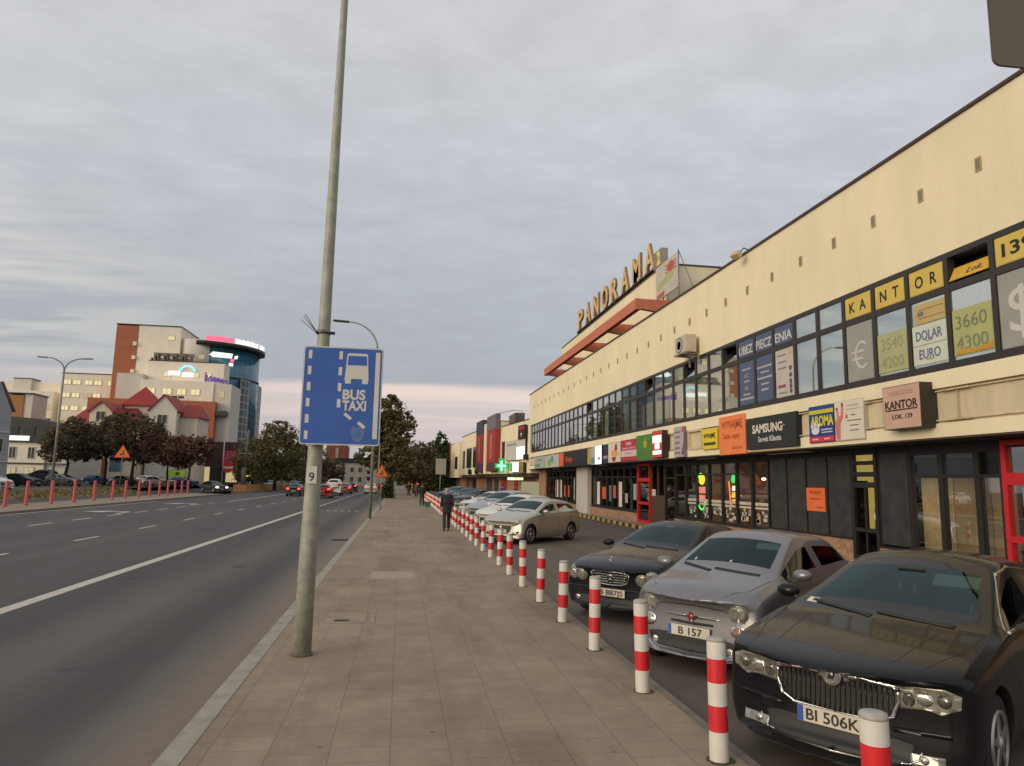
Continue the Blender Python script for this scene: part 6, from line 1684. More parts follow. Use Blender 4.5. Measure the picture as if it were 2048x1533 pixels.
person((1.75, 82, 0), R(180), 'far pedestrian in grey coming towards the camera past the last bollards', h=1.72, coat=mat('grey_coat', (.10, .09, .085), .85), hair=M_hairb, bald=False, stride=.1)
person((.95, 88, 0), R(180), 'small far pedestrian in black left of the grey one', h=1.7, hair=M_hairb, bald=False, stride=.1)
person((8.6, 60.5, .0), R(-60), 'person in a blue jacket by the lit shop entrance', h=1.72, coat=mat('blue_coat', (.03, .05, .20), .8), hair=M_hairb, bald=False, stride=.08)
person((9.3, 57.8, .0), R(-80), 'person in a dark red top by the corner of the hall', h=1.7, coat=mat('maroon_coat', (.09, .02, .02), .8), hair=M_hairb, bald=False, stride=.08)
# ------------------------------------------------------------------ buildings across the road
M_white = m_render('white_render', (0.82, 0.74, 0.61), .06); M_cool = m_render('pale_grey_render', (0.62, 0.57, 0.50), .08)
M_redbr = m_brick('tower_brick', (0.36, 0.115, 0.065), (0.42, 0.15, 0.085), (0.33, 0.13, 0.08), 0.5, 0.16, 'xz-')
M_beige = m_render('beige_render', (0.66, 0.57, 0.45), .08)
M_roofr = mat('red_roof_tiles', (0.27, 0.018, 0.014), .6, var=.25, nscale=2)
M_slate = mat('dark_mansard', (0.040, 0.036, 0.032), .6, var=.3, nscale=1)
M_lit = emit('lit_window', (0.95, 0.78, 0.42), .95); M_lit2 = emit('lit_window_dim', (0.70, 0.55, 0.30), .75)
M_wdark = mat('dark_window', (0.035, 0.035, 0.034), .12, var=.2)
def vol(name, m, parent, x0, x1, y0, y1, z0, z1):
    mb = MB(); mb.box(x0, x1, y0, y1, z0, z1); return mb.build(name, m, parent)
def win(parent, x0, x1, z0, z1, y, m=None, name='window'):
    """window in a wall that faces -y: frame with its pane as a sub-part"""
    mb = MB(); f = .09
    for a, b, c, d in ((x0, x0 + f, z0, z1), (x1 - f, x1, z0, z1), (x0 + f, x1 - f, z0, z0 + f), (x0 + f, x1 - f, z1 - f, z1), ((x0 + x1) / 2 - .04, (x0 + x1) / 2 + .04, z0 + f, z1 - f)):
        mb.box(a, b, y - .08, y - .003, c, d)
    w = mb.build(name, mat('window_frame_white', (.50, .46, .40), .6), parent)
    mb = MB(); mb.face([(x0 + f, y - .03, z0 + f), (x1 - f, y - .03, z0 + f), (x1 - f, y - .03, z1 - f), (x0 + f, y - .03, z1 - f)])
    mb.build('pane', m or M_wdark, w); return w
random.seed(31)
w5 = empty('office_wing', (-71, 175, .36), 'cream five-storey wing with rows of lit yellow windows left of the brick tower', 'building')
vol('wall', M_white, w5, -76.6, -65.4, 170, 188, .36, 24.2); vol('roof_edge', M_slate, w5, -76.7, -65.3, 169.9, 188.1, 24.203, 24.4)
for z in (21.7, 18.75, 15.8, 12.85, 9.9):
    for x0, x1 in ((-76.1, -74.5), (-74.2, -72.5), (-71.7, -70.0), (-69.8, -68.1), (-66.9, -65.6)): win(w5, x0, x1, z, z + 1.15, 170, M_lit if random.random() < .72 else M_lit2)
lw = empty('low_wing', (-86, 176, .36), 'stepped white block with few windows at the far left behind the grey gable', 'building')
vol('wall', M_white, lw, -100, -78.9, 176, 190, .36, 22.6); vol('wall', M_white, lw, -89.6, -78.8, 172, 175.99, .36, 20.2)
vol('roof_box', M_cool, lw, -88.9, -85.2, 175.0, 179, 20.3, 23.2); vol('roof_edge', M_slate, lw, -89.0, -85.0, 174.9, 179.1, 23.203, 23.4)
for x0, z in ((-83.7, 17.0), (-80.2, 16.0), (-83.5, 14.2), (-80.3, 12.9)): win(lw, x0, x0 + 1.5, z, z + 1.2, 172, M_lit2 if z > 13 else M_wdark)
ob_ = empty('ochre_block', (-74.7, 152, .36), 'small ochre block with a grey side below the white wings', 'building')
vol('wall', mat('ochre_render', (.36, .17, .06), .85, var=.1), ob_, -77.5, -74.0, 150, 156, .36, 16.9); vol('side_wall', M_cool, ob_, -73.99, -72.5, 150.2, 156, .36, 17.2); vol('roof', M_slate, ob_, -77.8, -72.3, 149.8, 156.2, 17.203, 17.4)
tw = empty('office_tower', (-57, 165, .36), 'tall office block with a brick red end and stepped cream storeys', 'building')
vol('brick_end', M_redbr, tw, -64.2, -59.61, 165, 180, .36, 34.9); vol('tower_wall', M_white, tw, -59.6, -50.6, 165.1, 182, .36, 35.1); vol('roof_edge', M_slate, tw, -64.3, -50.5, 164.9, 182.1, 35.103, 35.3)
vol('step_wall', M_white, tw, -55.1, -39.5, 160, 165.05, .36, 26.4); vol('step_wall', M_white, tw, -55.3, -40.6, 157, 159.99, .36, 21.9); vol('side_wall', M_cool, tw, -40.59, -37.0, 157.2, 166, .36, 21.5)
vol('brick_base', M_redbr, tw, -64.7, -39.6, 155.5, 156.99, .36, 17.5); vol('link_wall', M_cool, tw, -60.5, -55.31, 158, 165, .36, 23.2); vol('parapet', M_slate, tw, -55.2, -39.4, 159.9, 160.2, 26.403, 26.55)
mb = MB(); mb.lathe([(4.2, 26.41), (4.2, 32.6), (.01, 32.7)], 24, 'z', (-47.5, 169, 0)); mb.build('round_stair', M_cool, tw)
for k in range(4):
    mb = MB(); mb.box(-60.4, -59.7, 164.6, 164.99, 30.4 - 3.1 * k, 31.2 - 3.1 * k); mb.build('corner_balcony', M_white, tw)
mb = MB()
for k in range(14): mb.box(-54.9 + k * .62, -54.6 + k * .62, 160.4, 161.2 + .3 * (k % 3), 26.42, 27.2 + .5 * ((k * 7) % 3))
mb.build('roof_plant', mat('roof_clutter', (.14, .12, .09), .8, var=.4, nscale=2), tw)
mb = MB(); mb.box(-55.0, -46.5, 162.2, 162.3, 27.8, 28.6); mb.build('terrace_rail', mat('rail_olive', (.20, .17, .12), .6), tw)
for x in (-54.2, -50.9, -48.0, -45.2): win(tw, x, x + 1.9, 18.8, 20.2, 157, M_lit)
for x in (-51.9, -46.2, -43.6): win(tw, x, x + 1.6, 23.0, 24.2, 160, M_lit)
win(tw, -53.3, -51.8, 32.0, 33.0, 165.1, M_lit); win(tw, -45.0, -43.8, 27.2, 28.2, 159.98, M_lit2)
mb = MB(); mb.box(-39.4, -38.4, 157.12, 157.19, 18.6, 19.9); mb.build('window', M_lit2, tw)
vol('awning', M_slate, tw, -40.0, -37.4, 155.6, 157.1, 14.6, 15.6)
mb = MB()
for i, (a, b) in enumerate(((-48.2, 24.4), (-46.9, 24.1))): mb.box(a - .2, a + .9, 155.3, 155.49, 17.9 - 0, 18.4)
mb.build('wall_units', M_slate, tw)
# glowing marks on the step wall
sg = empty('wall_sign', (-48, 159.9, 24), 'glowing white and pale blue arc sign on the tower\'s upper step', 'sign')
fr = Frame((-47.6, 159.93, 23.9), (1, 0, 0))
mb = MB(); mb.tube([fr.p(a, b, .1) for a, b in arc(.6, .1, 1.6, 1.5, .25, PI - .25, 12)], .22, 8); mb.build('blue_arc', emit('arc_blue', (.35, .75, 1.0), 1.3), sg)
mb = MB(); fr.rect(mb, -3.4, -.9, -.5, .4, 0, .1); fr.rect(mb, -.5, 1.9, -.8, .2, 0, .1); mb.build('white_lettering', emit('glow_white', (1, .97, .9), 1.3), sg)
sp_ = empty('wall_sign', (-42, 159.9, 24), 'purple script sign at the right end of the cream step', 'sign')
fr = Frame((-41.0, 159.9, 23.1), (1, -.05, 0)); random.seed(2)
mb = MB(); mb.tube([fr.p(-2.3 + .28 * k, .55 * math.sin(k * 2.1) - .06 * k + .2, .08) for k in range(18)], .16, 6); fr.rect(mb, -2.3, 2.6, -.75, -.55, 0, .08); fr.rect(mb, -2.4, -2.05, -.7, 1.2, 0, .08)
mb.build('purple_script', emit('glow_purple', (.16, .08, .36), .8), sp_)

# blue glass corner block: oval in plan, dark saucer roof, glowing lettering on its rim
gt = empty('glass_tower', (-40.5, 166, .36), 'oval blue glass corner block under a black saucer roof', 'building')
t = NT('blue_curtain_wall'); br_ = t.n('ShaderNodeTexBrick'); t.l(t.coord((1, 1, 1), 'UV'), br_.inputs['Vector'])
br_.offset = 0; br_.inputs['Scale'].default_value = 1.0; br_.inputs['Brick Width'].default_value = 1.4; br_.inputs['Row Height'].default_value = 1.6; br_.inputs['Mortar Size'].default_value = .05
br_.inputs['Color1'].default_value = (.045, .15, .225, 1); br_.inputs['Color2'].default_value = (.065, .20, .285, 1); br_.inputs['Mortar'].default_value = (.02, .05, .08, 1)
t.bsdf(br_.outputs[0], .12, 0, .5)
M_blueg = t.m
EX, EY = Vector((.63, .77, 0)), Vector((-.77, .63, 0)); EC = Vector((-43.2, 174.0, 0))
def oval(a, b, n=64, sx=0, sy=0): return [EC + EX * (a * math.cos(2 * PI * k / n) + sx) + EY * (b * math.sin(2 * PI * k / n) + sy) for k in range(n)]
def oval_drum(name, m, a, b, z0, z1, parent):
    bm = bmesh.new(); uv = bm.loops.layers.uv.new('UVMap'); pts = oval(a, b); n = len(pts)
    lo = [bm.verts.new(p + Vector((0, 0, z0))) for p in pts]; hi = [bm.verts.new(p + Vector((0, 0, z1))) for p in pts]
    per = [0]
    for k in range(n): per.append(per[-1] + (pts[(k + 1) % n] - pts[k]).length)
    for k in range(n):
        f = bm.faces.new((lo[k], lo[(k + 1) % n], hi[(k + 1) % n], hi[k])); f.smooth = True
        for l_, (u_, v_) in zip(f.loops, ((per[k], z0), (per[k + 1], z0), (per[k + 1], z1), (per[k], z1))): l_[uv].uv = (u_, v_)
    bm.faces.new(hi); bm.faces.new(lo[::-1])
    mb = MB(); mb.bm.free(); mb.bm = bm; return mb.build(name, m, parent)
oval_drum('glass_wall', M_blueg, 9.2, 6.2, 9.9, 31.3, gt); oval_drum('brick_base', M_redbr, 8.8, 5.8, .36, 9.9, gt)
oval_drum('saucer_roof', mat('saucer_black', (.012, .010, .009), .4), 10.4, 7.4, 31.31, 32.3, gt); oval_drum('rim_band', mat('rim_dark', (.03, .03, .035), .4), 9.4, 6.4, 24.4, 24.7, gt)
t = NT('grey_grid_wall'); b2 = t.n('ShaderNodeTexBrick'); t.l(t.coord((1, 1, 1), swiz='yz-'), b2.inputs['Vector']); b2.offset = 0
b2.inputs['Scale'].default_value = 1; b2.inputs['Brick Width'].default_value = 1.6; b2.inputs['Row Height'].default_value = 1.7; b2.inputs['Mortar Size'].default_value = .18
b2.inputs['Color1'].default_value = (.05, .06, .08, 1); b2.inputs['Color2'].default_value = (.09, .10, .12, 1); b2.inputs['Mortar'].default_value = (.28, .26, .25, 1); t.bsdf(b2.outputs[0], .4)
M_grid = t.m
mb = MB(); mb.prism([(-37.9, 169.0, .36), (-36.8, 171.5, .36), (-36.1, 176, .36), (-36.0, 184, .36), (-42, 184, .36)], (0, 0, 24.0)); mb.build('grid_wall', M_grid, gt)
rs = empty('roof_lettering', (-41, 165, 32.3), 'glowing red and white letters standing on the saucer roof\'s rim', 'sign')
pts = oval(10.0, 7.0, 160)
mbr, mbw = MB(), MB()
k0 = 96
random.seed(12)
for k in range(k0, k0 + 58):
    if k in (k0 + 36, k0 + 37, k0 + 17): continue
    a, b = pts[k % 160], pts[(k + 1) % 160]
    c = (a + b) / 2; d = (b - a).normalized(); n_ = Vector((d.y, -d.x, 0))
    h = .95 + .3 * random.random(); mb = mbr if k < k0 + 17 else mbw
    e = c - d * .19; g = c + d * .19
    z0 = 32.45
    mb.hexa([e + Vector((0, 0, z0)), g + Vector((0, 0, z0)), g + n_ * .12 + Vector((0, 0, z0)), e + n_ * .12 + Vector((0, 0, z0)), e + Vector((0, 0, z0 + h)), g + Vector((0, 0, z0 + h)), g + n_ * .12 + Vector((0, 0, z0 + h)), e + n_ * .12 + Vector((0, 0, z0 + h))])
mbr.build('red_letters', emit('glow_red', (1.0, .16, .25), 1.3), rs); mbw.build('white_letters', emit('glow_white2', (1, .96, .93), 1.15), rs)
mb = MB()
for k in range(k0, k0 + 58, 4):
    p = pts[k % 160]; mb.tube([p + Vector((0, 0, 32.2)), p + Vector((0, 0, 32.5))], .04, 5)
mb.build('letter_posts', M_slate, rs)
lg = empty('wall_sign', (-39, 160, 28.5), 'glowing white slanted bar with red and white squares on the blue glass', 'sign')
fr = Frame((-42.0, 166.9, 29.3), (.77, .30, 0))
mb = MB(); fr.poly(mb, [(-2.6, .0), (-1.9, .75), (2.4, .65), (2.2, -.45), (-1.9, -.45)], 0, .1); mb.build('white_bar', emit('glow_white', (1, .97, .9), 1.3), lg)
mb = MB(); fr.poly(mb, [(2.0, -.6), (2.8, -.5), (2.7, -1.3), (1.9, -1.2)], 0, .1); mb.build('red_square', emit('glow_red', (1.0, .16, .25), 1.0), lg)
mb = MB(); fr.poly(mb, [(2.85, .2), (3.6, .3), (3.4, -.5), (2.8, -.5)], 0, .1); fr.poly(mb, [(1.7, -1.5), (2.6, -1.5), (2.6, -2.3), (1.7, -2.2)], 0, .1); mb.build('white_square', emit('glow_white', (1, .97, .9), 1.3), lg)

# beige house with red roofs
hs = empty('gabled_house', (-46, 132, .36), 'beige house with steep red roofs, a front gable and dormers', 'house')
vol('wall', M_beige, hs, -55.4, -44.4, 128, 139, .36, 10.35)
mb = MB(); mb.prism([(-55.8, 127.6, 10.352), (-44.0, 127.6, 10.352), (-44.0, 139.4, 10.352), (-55.8, 139.4, 10.352)], (0, 0, .14))
v = [(-55.8, 127.6, 10.5), (-44.0, 127.6, 10.5), (-44.0, 139.4, 10.5), (-55.8, 139.4, 10.5), (-54.3, 133.5, 14.4), (-47.5, 133.5, 14.4)]
for f in ((0, 1, 5, 4), (1, 2, 5), (2, 3, 4, 5), (3, 0, 4)): mb.face([v[i] for i in f])
mb.build('roof', M_roofr, hs)
def gable(name, x0, x1, y0, y1, z0, ze, za, wall=M_beige, over=.3):
    xm = (x0 + x1) / 2
    mb = MB(); mb.prism([(x0, y0, z0), (x1, y0, z0), (x1, y0, ze), (xm, y0, za - .2), (x0, y0, ze)], (0, y1 - y0, 0)); g = mb.build(name, wall, hs)
    mb = MB()
    for s_, xe in ((-1, x0 - over), (1, x1 + over)):
        mb.hexa([(xm, y0 - over, za - .2), (xe, y0 - over, ze - .3), (xe, y1, ze - .3), (xm, y1, za - .2), (xm, y0 - over, za), (xe, y0 - over, ze - .1), (xe, y1, ze - .1), (xm, y1, za)])
    mb.build('gable_roof', M_roofr, g); return g
g1 = gable('dormer', -52.3, -48.8, 127, 133, 10.0, 12.4, 14.2); win(g1, -51.3, -49.8, 10.9, 12.4, 127)
g2 = gable('dormer', -43.9, -39.4, 130, 138, .36, 13.2, 16.0, M_cool); win(g2, -42.6, -40.9, 10.8, 12.4, 130)
mb = MB()
v = [(-49.4, 131.5, 14.0), (-43.2, 131.5, 14.0), (-43.2, 138, 14.0), (-49.4, 138, 14.0), (-46.4, 134.5, 17.7)]
for f in ((0, 1, 4), (1, 2, 4), (2, 3, 4), (3, 0, 4), (3, 2, 1, 0)): mb.face([v[i] for i in f])
mb.build('tower_roof', M_roofr, hs); vol('tower_wall', M_cool, hs, -48.8, -43.9, 132.1, 137.6, 10.6, 13.99)
vol('wall', M_beige, hs, -39.39, -36.4, 132, 139, .36, 12.2)
mb = MB(); v = [(-39.6, 131.6, 12.2), (-36.0, 131.6, 12.2), (-36.0, 139.4, 12.2), (-39.6, 139.4, 12.2), (-39.6, 135.5, 14.7), (-36.9, 135.5, 14.7)]
for f in ((0, 1, 5, 4), (1, 2, 5), (2, 3, 4, 5), (3, 0, 4)): mb.face([v[i] for i in f])
mb.build('roof', M_roofr, hs)
vol('brick_ground_floor', M_redbr, hs, -53.2, -44.5, 127.6, 127.99, .36, 4.3); vol('canopy', M_slate, hs, -55.6, -53.3, 126.8, 127.9, 4.2, 4.8); vol('string_course', M_cool, hs, -55.5, -44.3, 127.8, 127.99, 9.2, 9.5)
for x in (-54.6, -47.2): win(hs, x, x + 1.2, 5.8, 7.6, 128)
sf = empty('shop_row', (-38, 138, .36), 'dark low row of shops half hidden behind the street trees', 'building')
vol('wall', mat('dark_brick_wall', (.075, .045, .040), .85, var=.3), sf, -44, -30.5, 141, 150, .36, 8.4)
for k in range(5):
    mb = MB(); mb.box(-43 + 2.5 * k, -41 + 2.5 * k, 140.9, 140.99, .8, 3.6); mb.build('shop_window', M_wdark if k % 2 else M_lit2, sf)
pa = board('billboard', 'magenta advertising panel on the dark shop row', 'billboard', (-31.7, 139.5, 5.2), (1, 0, 0), 3.6, 3.0, .3, (190, 40, 100), [('e', 'dark_blob', (110, 30, 60), .2, .1, .6, .7)])
mb = MB()
for x in (-33, -30.4): mb.box(x, x + .15, 139.6, 139.75, .36, 3.75)
mb.build('support_post', M_slate, pa)
ga = board('billboard', 'bright lime green panel among the dark shopfronts', 'billboard', (-36.0, 121, 2.2), (1, 0, 0), 2.9, .95, .2, (150, 190, 30), [('e', 'dark_figure', (50, 70, 20), .2, -.05, .35, .3)])
mb = MB()
for x in (-37.3, -34.8): mb.box(x, x + .12, 121.05, 121.2, .36, 1.74)
mb.build('support_post', M_slate, ga)
kb = empty('billboard', (-43.6, 118, .36), 'beige advertising pillar with a blue picture poster between the trees', 'billboard')
vol('pillar', M_beige, kb, -45.6, -41.5, 118, 119.2, .36, 5.5); vol('poster', mat('blue_poster', (.09, .15, .22), .5, var=.5, nscale=1.2), kb, -45.0, -43.1, 117.94, 117.99, 2.3, 4.4); vol('top_panel', M_cool, kb, -45.3, -43.3, 117.9, 117.995, 4.6, 5.45)
# white house with dark mansard, grey gable at the frame's edge
wh = empty('white_house', (-52.5, 114, .36), 'small white two-storey house under a dark bulging mansard roof', 'house')
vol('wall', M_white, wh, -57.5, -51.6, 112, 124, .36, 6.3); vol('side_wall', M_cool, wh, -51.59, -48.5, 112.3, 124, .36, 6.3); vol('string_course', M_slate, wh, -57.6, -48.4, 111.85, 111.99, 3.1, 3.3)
mb = MB(); prof = [(-58.6, 10.1), (-52.6, 9.7), (-50.2, 9.2), (-48.9, 8.3), (-48.3, 7.0), (-48.3, 6.31), (-58.6, 6.31)]
mb.prism([(x, 111.6, z) for x, z in prof], (0, 13, 0)); mb.build('mansard_roof', M_slate, wh)
for x in (-56.6, -54.4, -51.9): 
    mb = MB(); mb.box(x, x + 1.3, 111.52, 111.59, 7.3, 8.6); mb.build('roof_window', M_wdark, wh)
for x in (-56.4, -53.9): win(wh, x, x + .95, 3.9, 5.6, 112)
for x, m in ((-56.6, M_lit2), (-54.2, M_lit2)): win(wh, x, x + 1.4, .7, 2.7, 112, m)
mb = MB(); mb.box(-56.4, -53.7, 111.3, 111.55, 6.5, 7.15); tag(mb.build('shop_sign', emit('glow_mint', (.85, 1.0, .85), 1.6)), 'glowing white strip sign under the mansard of the white house', 'sign')
gh = empty('grey_house', (-42.75, 85, .36), 'pale grey gable wall cut off by the left edge of the photo', 'house')
mb = MB(); mb.prism([(-52, 85, .36), (-42.75, 85, .36), (-43.0, 85, 8.7), (-44.2, 85, 11.6), (-52, 85, 12.6)], (0, 12, 0)); mb.build('wall', mat('grey_house_wall', (.32, .33, .34), .85, var=.12, nscale=.6), gh)
mb = MB(); mb.hexa([(-42.85, 84.9, 8.6), (-42.6, 84.9, 8.6), (-42.6, 97.2, 8.6), (-42.85, 97.2, 8.6), (-44.25, 84.9, 11.8), (-44.05, 84.9, 11.8), (-44.05, 97.2, 11.8), (-44.25, 97.2, 11.8)]); mb.build('roof_edge', mat('brown_verge', (.13, .07, .05), .7), gh)
for z in (3.0, 6.2): vol('string_course', M_cool, gh, -52, -42.9, 84.9, 84.99, z, z + .12)
win(gh, -44.3, -43.4, 4.0, 5.6, 85); win(gh, -44.3, -43.4, 1.0, 2.6, 85)
gh.rotation_euler = (0, 0, R(38))

# no-entry sign, green shelter with lit stripes
ne = empty('traffic_sign', (-23.55, 100, -.06), 'round red no entry sign with white bar on a pale post', 'traffic sign')
mb = MB(); mb.tube([(-23.9, 100, -.06), (-23.9, 100, 6.6)], .07, 8); mb.build('post', mat('pale_post', (.36, .34, .32), .6), ne)
fr = Frame((-23.2, 99.9, 3.1), (1, 0, 0))
mb = MB(); fr.ell(mb, 0, 0, .72, .72, -.03, 0, 28); mb.build('disc', mat('noentry_red', (.60, .02, .02), .4), ne)
mb = MB(); fr.rect(mb, -.62, .62, -.15, .15, .001, .01); mb.build('white_bar', M_swhite, ne)
ks = empty('kiosk', (-25, 141, -.06), 'small dark kiosk with glowing amber strips behind the no entry sign', 'kiosk')
vol('wall', mat('kiosk_dark', (.05, .05, .045), .6), ks, -29.5, -24.2, 141, 144, -.06, 2.9)
vol('lit_strip', emit('amber_strip', (1.0, .62, .10), 1.2), ks, -29.3, -24.4, 140.9, 140.99, 1.9, 2.2); vol('lit_strip', emit('amber_strip', (1.0, .62, .10), 1.2), ks, -29.3, -26.6, 140.9, 140.99, 2.5, 2.75); vol('pale_panel', M_cool, ks, -26.3, -24.4, 140.88, 140.98, 2.5, 2.9)
cp = empty('utility_pole', (-18.9, 104, 0), 'squat grey concrete pole with a crossbar before the rounded tree', 'pole')
mb = MB(); mb.tube([(-22.0, 104, 0), (-22.0, 104, 3.2)], .30, 8); mb.tube([(-21.9, 104, 3.2), (-21.7, 104, 8.5)], .16, 8); mb.build('pole', mat('pole_grey', (.13, .13, .115), .8), cp)
mb = MB(); mb.box(-22.7, -21.0, 103.9, 104.05, 5.1, 5.22); mb.build('crossbar', M_galvd, cp)

# ------------------------------------------------------------------ the street's far end
fb = empty('red_building', (-18.5, 200, 0), 'red brick tower block showing above the cream house down the street', 'building')
vol('wall', m_brick('far_brick', (.36, .11, .07), (.42, .16, .10), (.3, .14, .1), .6, .2, 'xz-'), fb, -21.5, -15.6, 206, 214, 0, 11.2); vol('tower', M_redbr, fb, -17.5, -16.0, 204.5, 205.99, 0, 11.6)
mb = MB(); mb.box(-18.9, -18.0, 205.9, 205.99, 7.5, 10.5); mb.build('window', M_cool, fb)
cb = empty('cream_building', (-12, 200, 0), 'cream three-storey house with stacked balconies down the street', 'building')
vol('wall', M_beige, cb, -18.0, -9.8, 198, 212, -.1, 6.2); vol('roof', M_slate, cb, -18.3, -9.6, 197.7, 212.3, 6.203, 7.4); vol('bay', M_cool, cb, -9.79, -7.6, 197, 211, -.1, 7.0)
for z in (.9, 2.6, 4.4):
    mb = MB(); mb.box(-9.7, -7.7, 196.4, 196.99, z, z + .5); mb.build('balcony', M_cool, cb)
    mb = MB(); mb.box(-9.4, -8.1, 196.94, 196.995, z + .6, z + 1.4); mb.build('window', M_wdark, cb)
for x in (-16.6, -14, -11.8): win(cb, x, x + 1.0, 3.6, 5.0, 198); win(cb, x, x + 1.0, 1.0, 2.4, 198)
for i, (x0, x1, y, z, lab) in enumerate(((-9.6, -3.2, 250, 5.6, 'grey flat-roofed block beyond the cream house'), (-7.4, -1.0, 300, 4.2, 'small hazy house at the very end of the street'))):
    q = empty('far_building', ((x0 + x1) / 2, y, 0), lab, 'building')
    vol('wall', mat('far_wall', (.28, .25, .22), .85, var=.15), q, x0, x1, y, y + 15, -.2, z); vol('roof', M_slate, q, x0 - .3, x1 + .3, y - .3, y + 15, z + .003, z + .6)
    for x in (x0 + 1, x0 + 3, x0 + 5): win(q, x, x + .9, z - 2.2, z - .8, y)
rb = empty('far_building', (6, 150, 0), 'cream gabled block peeking over the trees past the hall', 'building')
vol('wall', M_beige, rb, 4.2, 12, 150, 165, 0, 8.2)
mb = MB(); mb.hexa([(3.9, 149.6, 8.2), (12.3, 149.6, 9.6), (12.3, 165, 9.6), (3.9, 165, 8.2), (3.9, 149.6, 8.6), (12.3, 149.6, 10.0), (12.3, 165, 10.0), (3.9, 165, 8.6)]); mb.build('roof', M_slate, rb)
for x in (5.4, 7.6): win(rb, x, x + 1.1, 5.6, 7.0, 150)

# ------------------------------------------------------------------ low parade beyond the hall
def wallseg(name, m, parent, P, Q, z0, z1, dep=8, off=0.0):
    P, Q = Vector((*P, 0)), Vector((*Q, 0)); d = (Q - P).normalized(); n_ = Vector((d.y, -d.x, 0))   # n_ points away from the street (towards +x)
    P = P - n_ * off; Q = Q - n_ * off
    mb = MB(); mb.hexa([P + Vector((0, 0, z0)), P + n_ * dep + Vector((0, 0, z0)), Q + n_ * dep + Vector((0, 0, z0)), Q + Vector((0, 0, z0)), P + Vector((0, 0, z1)), P + n_ * dep + Vector((0, 0, z1)), Q + n_ * dep + Vector((0, 0, z1)), Q + Vector((0, 0, z1))])
    return mb.build(name, m, parent)
XA = lambda Y: 10.9 - .1117 * (Y - 59.7)
XB = lambda Y: 9.75 - .0523 * (Y - 70)
A = lambda y: (XA(y), y)
B = lambda y: (XB(y), y)
pr1 = empty('shop_parade', (10.3, 65, 0), 'lower cream parade with a glowing shopfront joined to the hall\'s far end', 'building')
wallseg('wall', M_cream, pr1, A(59.65), A(69.9), 2.75, 7.4); wallseg('roof_edge', M_trim, pr1, A(59.65), A(69.9), 7.403, 7.48, 8, .05)
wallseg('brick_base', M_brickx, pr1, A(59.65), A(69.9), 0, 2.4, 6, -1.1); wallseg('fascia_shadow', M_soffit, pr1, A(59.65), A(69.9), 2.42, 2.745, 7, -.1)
wallseg('lit_shopfront', emit('shop_glow', (.55, .48, .30), .6), pr1, A(60.5), A(66.0), .6, 2.0, .3, -1.05); wallseg('shop_door', mat('red_door', (.30, .03, .03), .5), pr1, A(67.3), A(68.6), .1, 2.3, .3, -1.05); wallseg('window', M_wdark, pr1, A(68.4), A(69.6), 3.6, 5.9, .3, .01)
pr2 = empty('shop_parade', (9, 84, 0), 'second cream parade carrying two tall red banners', 'building')
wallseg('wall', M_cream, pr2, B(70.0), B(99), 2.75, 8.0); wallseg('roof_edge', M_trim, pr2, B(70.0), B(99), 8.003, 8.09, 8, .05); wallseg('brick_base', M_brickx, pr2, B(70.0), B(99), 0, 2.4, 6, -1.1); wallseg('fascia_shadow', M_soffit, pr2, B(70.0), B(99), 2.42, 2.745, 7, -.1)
for a, b, z0, z1 in ((83.6, 88.5, 3.6, 6.2), (89.5, 94.0, 3.6, 6.2), (95.6, 98.0, 3.6, 6.0)): wallseg('window', M_wdark, pr2, B(a), B(b), z0, z1, .3, .01)
for a, b, m in ((72, 75, mat('red_door', (.30, .03, .03), .5)), (76.5, 79, M_wdark), (80.5, 84, M_wdark), (86, 90, mat('ochre_door', (.26, .13, .05), .6)), (92, 95, M_wdark)): wallseg('shop_door', m, pr2, B(a), B(b), .1, 2.3, .3, -1.05)
pr3 = empty('shop_parade', (8, 104, 0), 'far end of the parade with a terracotta corner strip', 'building')
wallseg('wall', M_cream, pr3, B(99.05), B(110), 2.4, 7.4, 8, .3); wallseg('corner_strip', M_tcot, pr3, B(108.5), B(110.1), 2.4, 7.41, 8, .33); wallseg('brick_base', M_brickx, pr3, B(99.05), B(110), 0, 2.39, 6, -.8); wallseg('window', M_wdark, pr3, B(101), B(104), 3.6, 5.4, .3, .31)
for a, b, lab in ((70.2, 75.2, 'nearer tall red banner with a grey head on the parade'), (78.1, 82.6, 'farther tall red banner with a navy head on the parade')):
    q = empty('facade_banner', (XB(a), a, 3), lab, 'banner')
    wallseg('cloth', mat('banner_red_cloth', (.33, .035, .035), .7, var=.15), q, B(a), B(b), 3.0, 8.35 if a < 76 else 8.5, .5, .55)
    wallseg('banner_head', mat('banner_grey', (.16, .15, .16), .7) if a < 76 else mat('banner_navy', (.055, .055, .095), .7), q, B(a - .01), B(b + .01), 7.3, 8.8, .52, .57)
    wallseg('banner_foot', mat('banner_foot', (.10, .03, .05), .7), q, B(a - .005), B(b + .005), 3.0, 3.9, .51, .56)
    wallseg('pale_lettering', mat('banner_pale', (.45, .14, .11), .7), q, B((a + b) / 2 - .7), B((a + b) / 2 + .5), 4.3, 6.9, .02, .58)
wallseg('wall', M_cream, pr2, B(76.2), B(77.4), 2.76, 8.2, .5, .5)
fb_ = lambda y, z, off=.08: Vector((XA(y) - off, y, z))
def aboard(name, lab, cat, y0, y1, z0, z1, face, elems, lit=0.0, d=.2, edge=(40, 38, 36)):
    c = fb_((y0 + y1) / 2, (z0 + z1) / 2, .12 + d); U = Vector((XA(y0) - XA(y1), y0 - y1, 0)).normalized()
    return board(name, lab, cat, c, U, abs(y1 - y0) * 1.006, z1 - z0, d, face, elems, lit=lit, edge=edge)
